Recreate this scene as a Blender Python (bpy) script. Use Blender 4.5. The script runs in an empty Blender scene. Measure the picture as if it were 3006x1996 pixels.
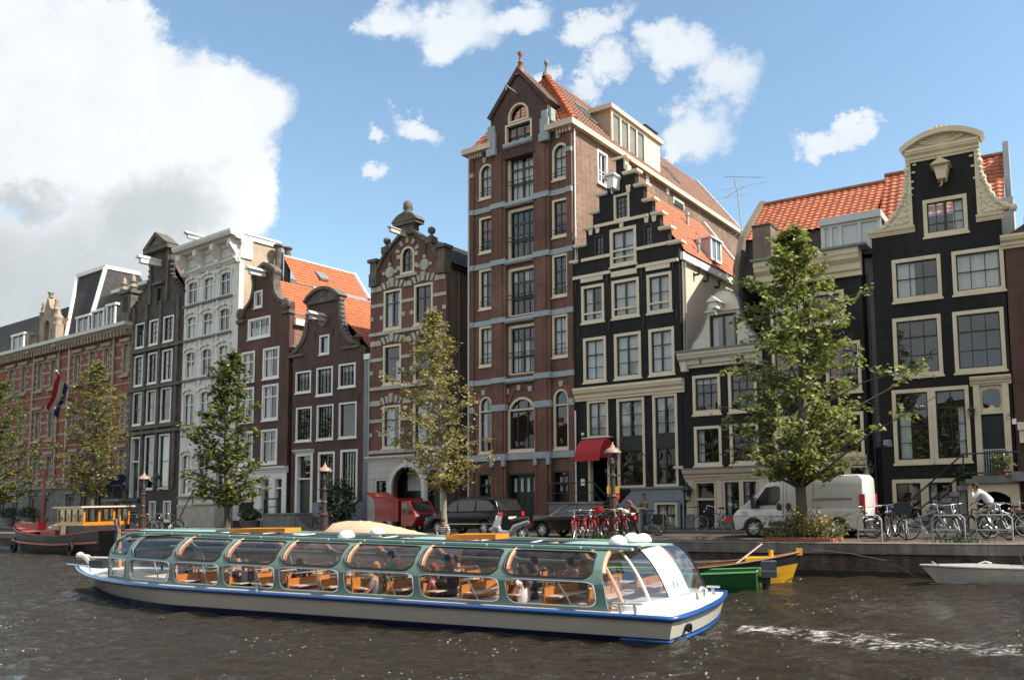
import bpy,math,random
from mathutils import Vector as V,Matrix,noise
from mathutils.geometry import tessellate_polygon
RN=random.Random(11)
sc=bpy.context.scene
COL=sc.collection
PI=math.pi
EYE=V((0,0,1.6));FPX=2400.0;PPX=1914.0;PPY=1235.0
CAMR=Matrix.Rotation(math.radians(95.3),3,'X')@Matrix.Rotation(-0.02,3,'Z')
def ray(x,y):
 return(CAMR@V(((x-PPX)/FPX,-(y-PPY)/FPX,-1))).normalized()
def proj(p):
 q=CAMR.transposed()@(V(p)-EYE)
 return PPX+FPX*q.x/-q.z,PPY-FPX*q.y/-q.z
def hor(x):
 a,b=900.0,1900.0
 for _ in range(40):
  m=(a+b)/2
  if ray(x,m).z>0:a=m
  else:b=m
 return a
def at_z(x,y,z):
 r=ray(x,y);return EYE+r*((z-EYE.z)/r.z)
def at_y(x,y,Y):
 r=ray(x,y);return EYE+r*(Y/r.y)
def cam_setup():
 cam=bpy.data.cameras.new('camera');o=bpy.data.objects.new('camera',cam);COL.objects.link(o)
 cam.sensor_width=36;cam.sensor_fit='HORIZONTAL';cam.lens=FPX/3006*36
 cam.shift_x=-(PPX-1503)/3006;cam.shift_y=(PPY-998)/3006
 cam.clip_start=.1;cam.clip_end=5000
 o.matrix_world=Matrix.Translation(EYE)@CAMR.to_4x4()
 sc.camera=o
cam_setup()
def crop(ox,oy,k=1568/600):
 return lambda x,y:(ox+x/k,oy+y/k)
M={}
def _n(nt,t,**kw):
 n=nt.nodes.new(t)
 for k,v in kw.items():
  if k.startswith('i_'):n.inputs[k[2:].replace('_',' ')].default_value=v
  else:setattr(n,k,v)
 return n
def mk(name,col,rough=.6,metal=0,var=.12,vs=1.5,bump=0,bs=25,spec=.5,coat=0,em=0,trans=0):
 m=bpy.data.materials.new(name);m.use_nodes=True;nt=m.node_tree;b=nt.nodes['Principled BSDF'];L=nt.links.new
 b.inputs['Base Color'].default_value=(*col,1);b.inputs['Roughness'].default_value=rough
 b.inputs['Metallic'].default_value=metal;b.inputs['Specular IOR Level'].default_value=spec
 b.inputs['Coat Weight'].default_value=coat
 if coat:b.inputs['Coat Roughness'].default_value=.05
 if em:b.inputs['Emission Color'].default_value=(*col,1);b.inputs['Emission Strength'].default_value=em
 tc=_n(nt,'ShaderNodeTexCoord')
 if var:
  nz=_n(nt,'ShaderNodeTexNoise',i_Scale=vs,i_Detail=6,i_Roughness=.65);L(tc.outputs['Object'],nz.inputs['Vector'])
  mr=_n(nt,'ShaderNodeMapRange');mr.inputs[1].default_value=.3;mr.inputs[2].default_value=.7
  mr.inputs[3].default_value=1-var;mr.inputs[4].default_value=1+var;L(nz.outputs['Fac'],mr.inputs[0])
  mx=_n(nt,'ShaderNodeMix',data_type='RGBA',blend_type='MULTIPLY');mx.inputs[0].default_value=1
  mx.inputs[6].default_value=(*col,1);L(mr.outputs[0],mx.inputs[7]);L(mx.outputs[2],b.inputs['Base Color'])
 if bump:
  n2=_n(nt,'ShaderNodeTexNoise',i_Scale=bs,i_Detail=4);L(tc.outputs['Object'],n2.inputs['Vector'])
  bp=_n(nt,'ShaderNodeBump',i_Strength=bump,i_Distance=.02);L(n2.outputs['Fac'],bp.inputs['Height']);L(bp.outputs[0],b.inputs['Normal'])
 M[name]=m;return m
def mkbrick(name,c1,c2,mortar,rough=.8,bw=.23,bh=.075,var=.25,spec=.3,bump=.5,vs=.45):
 m=bpy.data.materials.new(name);m.use_nodes=True;nt=m.node_tree;b=nt.nodes['Principled BSDF'];L=nt.links.new
 b.inputs['Roughness'].default_value=rough;b.inputs['Specular IOR Level'].default_value=spec
 uv=_n(nt,'ShaderNodeUVMap');tc=_n(nt,'ShaderNodeTexCoord')
 br=_n(nt,'ShaderNodeTexBrick',i_Scale=1,i_Mortar_Size=.008,i_Bias=0)
 br.inputs['Brick Width'].default_value=bw;br.inputs['Row Height'].default_value=bh
 br.inputs['Color1'].default_value=(*c1,1);br.inputs['Color2'].default_value=(*c2,1);br.inputs['Mortar'].default_value=(*mortar,1)
 L(uv.outputs[0],br.inputs['Vector'])
 nz=_n(nt,'ShaderNodeTexNoise',i_Scale=vs,i_Detail=9,i_Roughness=.7);L(tc.outputs['Object'],nz.inputs['Vector'])
 mr=_n(nt,'ShaderNodeMapRange');mr.inputs[1].default_value=.3;mr.inputs[2].default_value=.7
 mr.inputs[3].default_value=1-var;mr.inputs[4].default_value=1+var;L(nz.outputs['Fac'],mr.inputs[0])
 mx=_n(nt,'ShaderNodeMix',data_type='RGBA',blend_type='MULTIPLY');mx.inputs[0].default_value=1
 L(br.outputs['Color'],mx.inputs[6]);L(mr.outputs[0],mx.inputs[7])
 mp=_n(nt,'ShaderNodeMapping');mp.inputs['Scale'].default_value=(3,3,.25);L(tc.outputs['Object'],mp.inputs['Vector'])
 n3=_n(nt,'ShaderNodeTexNoise',i_Scale=1.2,i_Detail=5);L(mp.outputs[0],n3.inputs['Vector'])
 m3=_n(nt,'ShaderNodeMapRange');m3.inputs[1].default_value=.35;m3.inputs[2].default_value=.65;m3.inputs[3].default_value=1-var*.6;m3.inputs[4].default_value=1+var*.35
 L(n3.outputs['Fac'],m3.inputs[0])
 my=_n(nt,'ShaderNodeMix',data_type='RGBA',blend_type='MULTIPLY');my.inputs[0].default_value=1
 L(mx.outputs[2],my.inputs[6]);L(m3.outputs[0],my.inputs[7]);L(my.outputs[2],b.inputs['Base Color'])
 bp=_n(nt,'ShaderNodeBump',i_Strength=bump,i_Distance=.012);bp.invert=True;L(br.outputs['Fac'],bp.inputs['Height']);L(bp.outputs[0],b.inputs['Normal'])
 M[name]=m;return m
def mkglass(name,tint=(.8,.85,.85),boost=1.0,rough=.01,wav=.12,wscale=1.3,base=.0):
 m=bpy.data.materials.new(name);m.use_nodes=True;nt=m.node_tree;L=nt.links.new
 nt.nodes.remove(nt.nodes['Principled BSDF']);out=nt.nodes['Material Output']
 tc=_n(nt,'ShaderNodeTexCoord');nz=_n(nt,'ShaderNodeTexNoise',i_Scale=wscale,i_Detail=1);L(tc.outputs['Object'],nz.inputs['Vector'])
 bp=_n(nt,'ShaderNodeBump',i_Strength=wav,i_Distance=.05);L(nz.outputs['Fac'],bp.inputs['Height'])
 fr=_n(nt,'ShaderNodeFresnel');L(bp.outputs[0],fr.inputs['Normal']);ge=_n(nt,'ShaderNodeNewGeometry');io=_n(nt,'ShaderNodeMath',operation='MULTIPLY_ADD');io.inputs[1].default_value=-.8333;io.inputs[2].default_value=1.5;L(ge.outputs['Backfacing'],io.inputs[0]);L(io.outputs[0],fr.inputs['IOR'])
 mm=_n(nt,'ShaderNodeMath',operation='MULTIPLY_ADD',use_clamp=True);mm.inputs[1].default_value=boost;mm.inputs[2].default_value=base;L(fr.outputs[0],mm.inputs[0])
 gl=_n(nt,'ShaderNodeBsdfGlossy',i_Roughness=rough);L(bp.outputs[0],gl.inputs['Normal'])
 tr=_n(nt,'ShaderNodeBsdfTransparent');tr.inputs[0].default_value=(*tint,1)
 ms=_n(nt,'ShaderNodeMixShader');L(mm.outputs[0],ms.inputs[0]);L(tr.outputs[0],ms.inputs[1]);L(gl.outputs[0],ms.inputs[2]);L(ms.outputs[0],out.inputs[0])
 M[name]=m;return m
def mkleaf(name,cols,trans=.35,rough=.45):
 m=bpy.data.materials.new(name);m.use_nodes=True;nt=m.node_tree;L=nt.links.new
 b=nt.nodes['Principled BSDF'];out=nt.nodes['Material Output']
 tc=_n(nt,'ShaderNodeNewGeometry');rp=_n(nt,'ShaderNodeValToRGB');rp.color_ramp.interpolation='LINEAR'
 els=rp.color_ramp.elements;els[0].color=(*cols[0],1);els[1].color=(*cols[-1],1)
 for i,c in enumerate(cols[1:-1]):
  e=els.new((i+1)/(len(cols)-1));e.color=(*c,1)
 L(tc.outputs['Random Per Island'],rp.inputs[0]);L(rp.outputs[0],b.inputs['Base Color'])
 b.inputs['Roughness'].default_value=rough
 tl=_n(nt,'ShaderNodeBsdfTranslucent');L(rp.outputs[0],tl.inputs[0])
 ms=_n(nt,'ShaderNodeMixShader');ms.inputs[0].default_value=trans;L(b.outputs[0],ms.inputs[1]);L(tl.outputs[0],ms.inputs[2]);L(ms.outputs[0],out.inputs[0])
 M[name]=m;return m
ORG={}
class MB:
 def __init__(s,xf=None):
  s.v=[];s.f=[];s.uv=[];s.mi=[];s.xf=xf or(lambda p:V(p));s.cm=0
 def face(s,pts,uvs=None):
  pts=[V(p)for p in pts]
  if uvs is None:
   n=(pts[1]-pts[0]).cross(pts[-1]-pts[0]);a=[abs(c)for c in n]
   if a[2]>=a[0]and a[2]>=a[1]:uvs=[(p.x,p.y)for p in pts]
   elif a[0]>=a[1]:uvs=[(p.z,p.y)for p in pts]
   else:uvs=[(p.x,p.z)for p in pts]
  i=len(s.v);s.v+=[s.xf(p)for p in pts];s.f.append(list(range(i,i+len(pts))));s.uv+=uvs;s.mi.append(s.cm)
 def grid(s,pts,nu,nv,cu=False,cv=False):
  i=len(s.v);P=[V(p)for p in pts];s.v+=[s.xf(p)for p in P]
  for b in range(nv if cv else nv-1):
   for a in range(nu if cu else nu-1):
    q=[b*nu+a,b*nu+(a+1)%nu,(b+1)%nv*nu+(a+1)%nu,(b+1)%nv*nu+a]
    s.f.append([i+k for k in q]);s.uv+=[(P[k].x+P[k].z*.3,P[k].y+P[k].z)for k in q];s.mi.append(s.cm)
  return i
 def box(s,x0,x1,y0,y1,z0,z1):
  c=[(x,y,z)for z in(z0,z1)for y in(y0,y1)for x in(x0,x1)]
  for q in((0,2,3,1),(4,5,7,6),(0,1,5,4),(2,6,7,3),(0,4,6,2),(1,3,7,5)):
   s.face([c[k]for k in q])
 def tess(s,loops,fn,flip=False):
  fl=[p for l in loops for p in l]
  for t in tessellate_polygon([[V((p[0],p[1],0))for p in l]for l in loops]):
   a,b,c=(fl[k]for k in t)
   if((b[0]-a[0])*(c[1]-a[1])-(b[1]-a[1])*(c[0]-a[0])<0)!=flip:b,c=c,b
   s.face([fn(a),fn(b),fn(c)])
 def prism(s,poly,z0,z1,holes=(),back=True,sides=True,hz=None):
  s.tess([poly]+list(holes),lambda p:(p[0],p[1],z1))
  if back:s.tess([poly]+list(holes),lambda p:(p[0],p[1],z0),True)
  a=sum(poly[i-1][0]*poly[i][1]-poly[i][0]*poly[i-1][1]for i in range(len(poly)))
  if sides:
   for i in range(len(poly)):
    p,q=(poly[i-1],poly[i])if a>0 else(poly[i],poly[i-1])
    s.face([(p[0],p[1],z0),(q[0],q[1],z0),(q[0],q[1],z1),(p[0],p[1],z1)])
  zz=z0 if hz is None else hz
  for h in holes:
   a=sum(h[i-1][0]*h[i][1]-h[i][0]*h[i-1][1]for i in range(len(h)))
   for i in range(len(h)):
    p,q=(h[i],h[i-1])if a>0 else(h[i-1],h[i])
    s.face([(p[0],p[1],zz),(q[0],q[1],zz),(q[0],q[1],z1),(p[0],p[1],z1)])
 def tube(s,pts,r,n=8,cap=True):
  pts=[V(p)for p in pts];rs=r if isinstance(r,(list,tuple))else[r]*len(pts);out=[];prev=None
  for i,p in enumerate(pts):
   d=(pts[min(i+1,len(pts)-1)]-pts[max(i-1,0)]).normalized()
   if prev is None:prev=d.orthogonal().normalized()
   else:
    prev=prev-d*prev.dot(d);prev=prev.normalized()if prev.length>1e-6 else d.orthogonal().normalized()
   w=d.cross(prev)
   out+=[p+(prev*math.cos(2*PI*k/n)+w*math.sin(2*PI*k/n))*rs[i]for k in range(n)]
  s.grid(out,n,len(pts),cu=True)
  if cap:
   s.face(list(reversed(out[:n])));s.face(out[-n:])
 def lathe(s,prof,c=(0,0,0),n=12,ax='z'):
  c=V(c);out=[]
  for r,h in prof:
   for k in range(n):
    a=2*PI*k/n;x,y=r*math.cos(a),r*math.sin(a)
    out.append(c+(V((x,y,h))if ax=='z' else V((h,x,y))if ax=='x' else V((x,h,y))))
  s.grid(out,n,len(prof),cu=True)
 def ball(s,c,r,n=10,m=7):
  rx,ry,rz=r if isinstance(r,(tuple,list))else(r,r,r);c=V(c);out=[]
  for j in range(m):
   t=-PI/2+PI*j/(m-1)
   for k in range(n):
    a=2*PI*k/n;out.append(c+V((rx*math.cos(t)*math.cos(a),ry*math.cos(t)*math.sin(a),rz*math.sin(t))))
  s.grid(out,n,m,cu=True)
 def build(s,name,mat,parent=None,smooth=False,loc=None,kind=None):
  org=ORG.get(parent.name,V((0,0,0)))if parent else(V(loc)if loc is not None else V((0,0,0)))
  me=bpy.data.meshes.new(name);me.from_pydata([p-org for p in s.v],[],s.f)
  ul=me.uv_layers.new(name='UVMap');flat=[c for p in s.uv for c in p];ul.data.foreach_set('uv',flat)
  for k in(mat if isinstance(mat,(list,tuple))else[mat]):me.materials.append(M[k]if isinstance(k,str)else k)
  if any(s.mi):me.polygons.foreach_set('material_index',s.mi)
  if smooth:me.polygons.foreach_set('use_smooth',[True]*len(me.polygons))
  me.update();me.validate()
  o=bpy.data.objects.new(name,me);COL.objects.link(o)
  if parent:o.parent=parent
  else:o.location=org
  ORG[o.name]=org
  if kind:o['kind']=kind
  return o
def empty(name,loc=(0,0,0),label=None,cat=None,group=None):
 o=bpy.data.objects.new(name,None);COL.objects.link(o);o.location=loc;o.empty_display_size=.3;ORG[o.name]=V(loc)
 return tag(o,label,cat,group)
def tag(o,label=None,cat=None,group=None):
 if label:o['label']=label
 if cat:o['category']=cat
 if group:o['group']=group
 return o
def dup(o,parent=None):
 c=o.copy();COL.objects.link(c);c.parent=parent
 for ch in list(o.children):dup(ch,c)
 return c
def text_mb(mb,s,fn,size,adv=None):
 G={'H':'A0A6 C0C6 A3C3','E':'C0A0A6C6 A3B3','R':'A0A6C6C3A3 B3C0','N':'A0A6C0C6','G':'C5C6A6A0C0C3B3','A':'A0A4B6C4C0 A2C2','C':'C5C6A6A0C0C1','T':'B0B6 A6C6','U':'A6A0C0C6','M':'A0A6B3C6C0','3':'A6C6C0A0 A3C3','7':'A6C6B0','n':'A0A4C4C0','o':'A0A4C4C0A0','1':'B0B6','6':'C6A6A0C0C3A3','2':'A6C6C3A3A0C0','8':'A0A6C6C0A0 A3C3','5':'C6A6A3C3C0A0','0':'A0A6C6C0A0','i':'B0B4','L':'A6A0C0','S':'C6A6A3C3C0A0','P':'A0A6C6C3A3','4':'A6A3C3 C6C0','-':'A3C3',' ':''}
 x0=0;w=size*.05
 for ch in s:
  for st in G.get(ch,'').split():
   ps=[({'A':0,'B':.25,'C':.5}[st[k]]*size+x0,int(st[k+1])/6*size)for k in range(0,len(st),2)]
   for a,b in zip(ps,ps[1:]):
    d=V((b[0]-a[0],b[1]-a[1]));l=d.length
    if l==0:continue
    d/=l;nx,ny=-d.y*w,d.x*w;ex,ey=d.x*w,d.y*w
    mb.face([fn(a[0]-nx-ex,a[1]-ny-ey),fn(b[0]-nx+ex,b[1]-ny+ey),fn(b[0]+nx+ex,b[1]+ny+ey),fn(a[0]+nx-ex,a[1]+ny-ey)])
  x0+=size*(.68 if ch!=' ' else.4)
def split_parts(o,tol=.012):
 me=o.data;key={};par=list(range(len(me.polygons)))
 def find(a):
  while par[a]!=a:par[a]=par[par[a]];a=par[a]
  return a
 for f in me.polygons:
  for i in f.vertices:
   k=tuple(round(c,3)for c in me.vertices[i].co)
   if k in key:par[find(f.index)]=find(key[k])
   else:key[k]=f.index
 isl={}
 for f in me.polygons:isl.setdefault(find(f.index),[]).append(f.index)
 bb=[]
 for fs in isl.values():
  vs=[me.vertices[i].co for q in fs for i in me.polygons[q].vertices];bb.append([[min(v[k]for v in vs)-tol for k in range(3)],[max(v[k]for v in vs)+tol for k in range(3)],fs])
 g=list(range(len(bb)))
 def fg(a):
  while g[a]!=a:a=g[a]
  return a
 for i in range(len(bb)):
  for j in range(i):
   if all(bb[i][0][k]<=bb[j][1][k]and bb[j][0][k]<=bb[i][1][k]for k in range(3)):g[fg(i)]=fg(j)
 cl={}
 for i,b in enumerate(bb):cl.setdefault(fg(i),[]).extend(b[2])
 if len(cl)<2 or len(cl)>70:return
 ul=me.uv_layers[0].data;base=o.name.split('.')[0]
 for fs in cl.values():
  v,f,uv=[],[],[]
  for q in fs:
   pl=me.polygons[q];i=len(v);v+=[me.vertices[k].co.copy()for k in pl.vertices];f.append(list(range(i,len(v))));uv+=[c for l in pl.loop_indices for c in ul[l].uv]
  nm=bpy.data.meshes.new(base);nm.from_pydata(v,[],f);u2=nm.uv_layers.new(name='UVMap');u2.data.foreach_set('uv',uv);nm.materials.append(me.materials[0]);c=bpy.data.objects.new(base,nm);COL.objects.link(c);c.parent=o.parent;ORG[c.name]=ORG.get(o.name,V((0,0,0)))
 bpy.data.objects.remove(o)
mkbrick('black_brick',(.0135,.0125,.0115),(.020,.0185,.017),(.010,.0095,.009),rough=.6,spec=.22,var=.45,bump=.6)
mkbrick('brown_brick',(0.105,0.0518,0.0392),(0.075,0.0364,0.0284),(0.128,0.084,0.0675),var=.3)
mkbrick('dark_brown_brick',(0.0992,0.0522,0.042),(0.0713,0.0377,0.0308),(0.124,0.087,0.0728),var=.25)
mkbrick('red_brown_brick',(.168,.080,.058),(.118,.058,.043),(0.198,0.132,0.105),var=.3)
mkbrick('warm_brick',(.135,.058,.038),(.092,.040,.028),(.15,.11,.09),var=.25)
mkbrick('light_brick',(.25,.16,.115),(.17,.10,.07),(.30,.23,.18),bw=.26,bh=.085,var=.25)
mkbrick('inst_brick',(0.275,0.0792,0.0529),(0.206,0.06,0.0437),(0.25,0.144,0.103),var=.2)
mkbrick('quay_brick',(.12,.085,.07),(.075,.056,.048),(.045,.04,.036),bw=.24,bh=.085,var=.55,vs=.9)
mkbrick('arch_brick',(.26,.085,.05),(.2,.065,.04),(.2,.12,.09),var=.2)
mkbrick('slate',(.036,.033,.033),(.05,.046,.045),(.02,.02,.02),bw=.3,bh=.2,var=.2)
mkbrick('weatherboard',(.45,.45,.44),(.42,.42,.41),(.1,.1,.1),bw=9,bh=.17,var=.1)
mkbrick('pavers',(.085,.068,.058),(.062,.050,.044),(.035,.03,.027),bw=.21,bh=.09,var=.3)
mkbrick('red_pavers',(.17,.105,.08),(.13,.083,.064),(.06,.045,.038),bw=.21,bh=.09,var=.35,vs=1.2)
mkbrick('coping_stone',(.17,.155,.135),(.14,.128,.112),(.04,.038,.036),bw=1.6,bh=3,var=.4,vs=1.5)
mkbrick('rusticated',(.17,.165,.16),(.14,.137,.133),(.05,.05,.05),bw=.9,bh=.34,var=.35)
mkbrick('white_ashlar',(.56,.54,.50),(.53,.51,.47),(.3,.29,.27),bw=1.1,bh=.42,var=.12)
mk('cream',(.66,.57,.42),.45,var=.08)
mk('cream_deep',(.62,.53,.37),.5,var=.1)
mk('cream_plaster',(.60,.50,.39),.8,var=.12,vs=.8)
mk('pale_plaster',(.60,.55,.45),.8,var=.1,vs=.8)
mk('beige_cement',(.40,.32,.23),.85,var=.22,vs=.7,bump=.2)
mk('brown_plaster',(.16,.125,.095),.9,var=.35,vs=.6)
mk('white_paint',(.74,.73,.70),.45,var=.05)
mk('white_stucco',(.63,.61,.57),.6,var=.08)
mk('grey_white',(.5,.5,.48),.5,var=.08)
mk('sandstone',(.30,.245,.185),.8,var=.3,vs=2.5,bump=.3)
mk('sooty_stone',(.11,.094,.078),.85,var=.5,vs=1.6,bump=.4)
mk('dark_stone',(.054,.046,.039),.8,var=.55,vs=1.3,bump=.4)
mk('band_stone',(.42,.39,.33),.75,var=.2,vs=2)
mk('blue_grey',(.30,.345,.37),.6,var=.15)
mk('plinth_blue',(.20,.235,.265),.6,var=.12)
mk('grey_stone',(.19,.185,.175),.8,var=.3,vs=2,bump=.2)
mk('dark_green',(.010,.018,.016),.35,var=.1)
mk('dark_paint',(.013,.014,.015),.35,var=.1)
mk('black_metal',(.012,.012,.013),.4,var=.1)
mk('chrome',(.75,.75,.75),.15,metal=1,var=0)
mk('zinc',(.36,.38,.39),.45,metal=.3,var=.15)
mk('lead',(.18,.19,.2),.6,var=.2)
mk('orange_tile',(.46,.125,.048),.65,var=.36,vs=3.2)
mk('old_orange_tile',(.40,.12,.055),.65,var=.45,vs=3.0)
mk('red_brown_tile',(.20,.075,.045),.65,var=.35,vs=2.0)
mk('pink_brown_tile',(.24,.125,.085),.7,var=.25,vs=2.0)
mk('brown_tile',(.13,.095,.075),.75,var=.35,vs=2.2)
mk('black_tile',(.034,.033,.030),.6,var=.4,vs=2.2)
mk('shingle',(.055,.043,.037),.8,var=.35,vs=1.5)
mk('curtain',(.72,.71,.68),.9,var=.08)
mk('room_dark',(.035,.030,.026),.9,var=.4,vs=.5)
mk('blind',(.62,.58,.47),.8,var=.05)
mk('red_curtain',(.30,.08,.05),.9,var=.2)
mk('panel_dark',(.018,.019,.019),.45,var=.1)
mk('awning_red',(.38,.018,.026),.75,var=.1)
mk('awning_blue',(.012,.018,.05),.8,var=.1)
mk('sign_blue',(.008,.016,.035),.4,var=0)
mk('sign_white',(.8,.8,.8),.5,var=0)
mk('flag_red',(.48,.035,.03),.8,var=.1)
mk('flag_white',(.7,.7,.7),.8,var=.05)
mk('flag_blue',(.02,.05,.16),.8,var=.1)
mk('shutter_blue',(.030,.045,.055),.5,var=.1)
mk('graffiti',(.2,.02,.09),.7,var=.1)
mk('terracotta',(.32,.12,.07),.8,var=.2)
mkglass('glass',boost=1.5,base=.05,wav=.25,wscale=1.1)
mkglass('clear_glass',(.93,.95,.94),boost=1.0,base=.0,wav=.0)
mkglass('tint_glass',(.62,.56,.54),boost=1.3,base=.03,wav=.04)
mkglass('car_glass',(.32,.36,.35),boost=1.5,base=.03,wav=.0)
def arcpts(u0,u1,v,rise,n=12):
 c=(u0+u1)/2;h=(u1-u0)/2
 if rise>=h-1e-4:return[(c+h*math.cos(PI*k/n),v+h*math.sin(PI*k/n))for k in range(n+1)]
 r=(h*h+rise*rise)/(2*rise);a=math.asin(min(1,h/r));vc=v+rise-r
 return[(c+r*math.sin(a-2*a*k/n),vc+r*math.cos(a-2*a*k/n))for k in range(n+1)]
def openpoly(u0,u1,v0,v1,arch=0,n=12):
 if not arch:return[(u0,v0),(u1,v0),(u1,v1),(u0,v1)]
 return[(u0,v0),(u1,v0)]+arcpts(u0,u1,v1-arch,arch,n)
class Fr:
 def __init__(s,A,U,N,root):
  s.A=V(A);s.U=V(U).normalized();s.N=V(N).normalized();s.Z=V((0,0,1));s.root=root;s.holes=[]
 def P(s,p):return s.A+s.U*p[0]+s.Z*p[1]+s.N*p[2]
 def uv(s,p,d=0):
  r=ray(*p);o=s.A+s.N*d;t=(o-EYE).dot(s.N)/r.dot(s.N);q=EYE+r*t-s.A
  return q.dot(s.U),q.z
 def ux(s,x,v,d=0):
  lo,hi=s.uv((x,1400),d)[0],None;y=1400
  for _ in range(4):
   u=s.uv((x,y),d)[0];y=proj(s.P((u,v,d)))[1]
  return u
 def sv(s,p,u):
  r=ray(*p);o=s.A+s.U*u;t=(o-EYE).dot(s.U)/r.dot(s.U);q=EYE+r*t-s.A
  return q.dot(s.N),q.z
 def poly(s,c,pts,d=0):return[s.uv(c(*p),d)for p in pts]
 def mb(s):return MB(s.P)
 def rect(s,c,x0,y0,x1,y1,d=0):
  xm=(x0+x1)/2;v1=s.uv(c(xm,y0),d)[1];v0=s.uv(c(xm,y1),d)[1];vm=(v0+v1)/2
  return s.ux(c(x0,0)[0],vm,d),s.ux(c(x1,0)[0],vm,d),v0,v1
 def strip(s,name,mat,boxes,parent=None):
  m=s.mb()
  for b in boxes:m.box(*b)
  return m.build(name,mat,parent or s.root)
 def cornice(s,name,mat,u0,u1,v0,v1,dep,parent=None,steps=((0,.25),(.18,.25),(.22,.45),(.45,.5),(.6,.85),(.72,.9),(.8,1),(1,1)),d0=0):
  m=s.mb();pr=[(d0+dep*b,v0+(v1-v0)*a)for a,b in steps];pr=[(d0-.06,v0)]+pr+[(d0-.06,v1)]
  n=len(pr)
  for i in range(n):
   a,b=pr[i],pr[(i+1)%n];m.face([(u0,a[1],a[0]),(u1,a[1],a[0]),(u1,b[1],b[0]),(u0,b[1],b[0])])
  m.face([(u0,p[1],p[0])for p in pr]);m.face([(u1,p[1],p[0])for p in reversed(pr)])
  return m.build(name,mat,parent or s.root)
 def win(s,u0,u1,v0,v1,fm='cream',fw=.1,sm='dark_green',vs=(.5,),hs=(.5,),cur=None,arch=0,sill=.04,proud=.03,rec=.12,glass='glass',name='window',fwb=None,bw=.035,sb=.05,bars=(),cd=.1,cm='curtain',hole=True,d=0,frame=True,label=None,panel=None):
  if cur is None and name=='window' and RN.random()<.4:cur=RN.choice(['left','right','sides','half',[(0,.22,0,1),(.8,1,0,.9)]])
  root=s.root;op=openpoly(u0,u1,v0,v1,arch)
  if hole:s.holes.append(op)
  fwb=fw if fwb is None else fwb
  inn=openpoly(u0+fw,u1-fw,v0+fwb,v1-fw,max(arch-fw*.6,0)if arch and arch<(u1-u0)/2-.01 else(arch-fw if arch else 0))
  e=.005;out=openpoly(u0-e,u1+e,v0-e,v1+e,arch)
  m=s.mb();m.prism(out,d,d+proud,[inn],back=False,hz=d-rec)
  if sill:m.box(u0-.06,u1+.06,v0-.09,v0-.006,d-.02,d+proud+sill)
  for b0,b1 in bars:m.box(u0+fw,u1-fw,v0+(v1-v0)*b0,v0+(v1-v0)*b1,d-.02,d+proud-.004)
  w=m.build(name,fm,root)
  if label:w['label']=label
  a0,a1,b0,b1=u0+fw,u1-fw,v0+fwb,v1-fw
  def top(u):
   if not arch:return b1
   best=b1
   for p,q in zip(inn[1:],inn[2:]):
    lo,hi=min(p[0],q[0]),max(p[0],q[0])
    if lo-1e-6<=u<=hi+1e-6 and hi-lo>1e-6:
     t=(u-p[0])/(q[0]-p[0]);best=p[1]+(q[1]-p[1])*t
   return best
  m=s.mb();z0,z1=d-rec+.012,d-rec+.055
  if sb:
   ins=openpoly(a0+sb,a1-sb,b0+sb,b1-sb,max(arch-fw-sb,0.02)if arch else 0);m.prism([(p[0],p[1])for p in inn],z0,z1,[ins],back=False,sides=False,hz=z0)
  for f in vs:
   wd=bw
   if isinstance(f,tuple):f,wd=f
   u=a0+(a1-a0)*f;m.box(u-wd/2,u+wd/2,b0+sb*.9,top(u)-sb*.5,z0,z1-.008)
  for f in hs:
   wd=bw
   if isinstance(f,tuple):f,wd=f
   v=b0+(b1-b0)*f;m.box(a0+sb*.9,a1-sb*.9,v-wd/2,v+wd/2,z0,z1-.012)
  if sb or vs or hs:m.build('sash',sm,w)
  m=s.mb();m.tess([inn],lambda p:(p[0],p[1],d-rec+.005));m.build('pane',glass,w)
  if panel:
   m=s.mb()
   for f0,f1 in panel:m.box(a0,a1,b0+(b1-b0)*f0,b0+(b1-b0)*f1,d-rec+.06,d-rec+.09)
   m.build('panel','panel_dark',w)
  if cur:
   m=s.mb();zc=d-rec-cd
   H=b1-b0;W=a1-a0
   segs={'full':[(0,1,0,1)],'sides':[(0,.3,0,1),(.7,1,0,1)],'left':[(0,.32,0,1)],'right':[(.68,1,0,1)],'half':[(0,1,0,.5)],'top':[(0,1,.7,1)],'left2':[(0,.55,0,1)],'right2':[(.45,1,0,1)],'toph':[(0,1,.45,1)],'gap':[(0,.44,0,1),(.56,1,0,1)]}[cur]if isinstance(cur,str)else cur
   for f0,f1,g0,g1 in segs:
    n=max(6,int((f1-f0)*W/.035));ph=RN.random()*9;pts=[]
    for j in range(2):
     for i in range(n+1):
      uu=a0+W*(f0+(f1-f0)*i/n);g=g1 if j else g0
      pts.append((uu,b0+H*g,zc+.028*math.sin(uu*38+ph)+.02*math.sin(uu*17+ph*2)-(.0 if j else.02)))
    m.grid(pts,n+1,2)
   m.build('curtain',cm,w,smooth=True)
  return w
 def W(s,c,x0,y0,x1,y1,**k):
  u0,u1,v0,v1=s.rect(c,x0,y0,x1,y1);return s.win(u0,u1,v0,v1,**k)
 def WR(s,c,y0,y1,ref,xs,kws=None,**k):
  x0,x1=xs[ref];_,_,v0,v1=s.rect(c,x0,y0,x1,y1);vm=(v0+v1)/2;out=[]
  for i,(a,b)in enumerate(xs):
   kk=dict(k);kk.update((kws or{}).get(i,{}))
   out.append(s.win(s.ux(c(a,0)[0],vm),s.ux(c(b,0)[0],vm),v0,v1,**kk))
  return out
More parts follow.
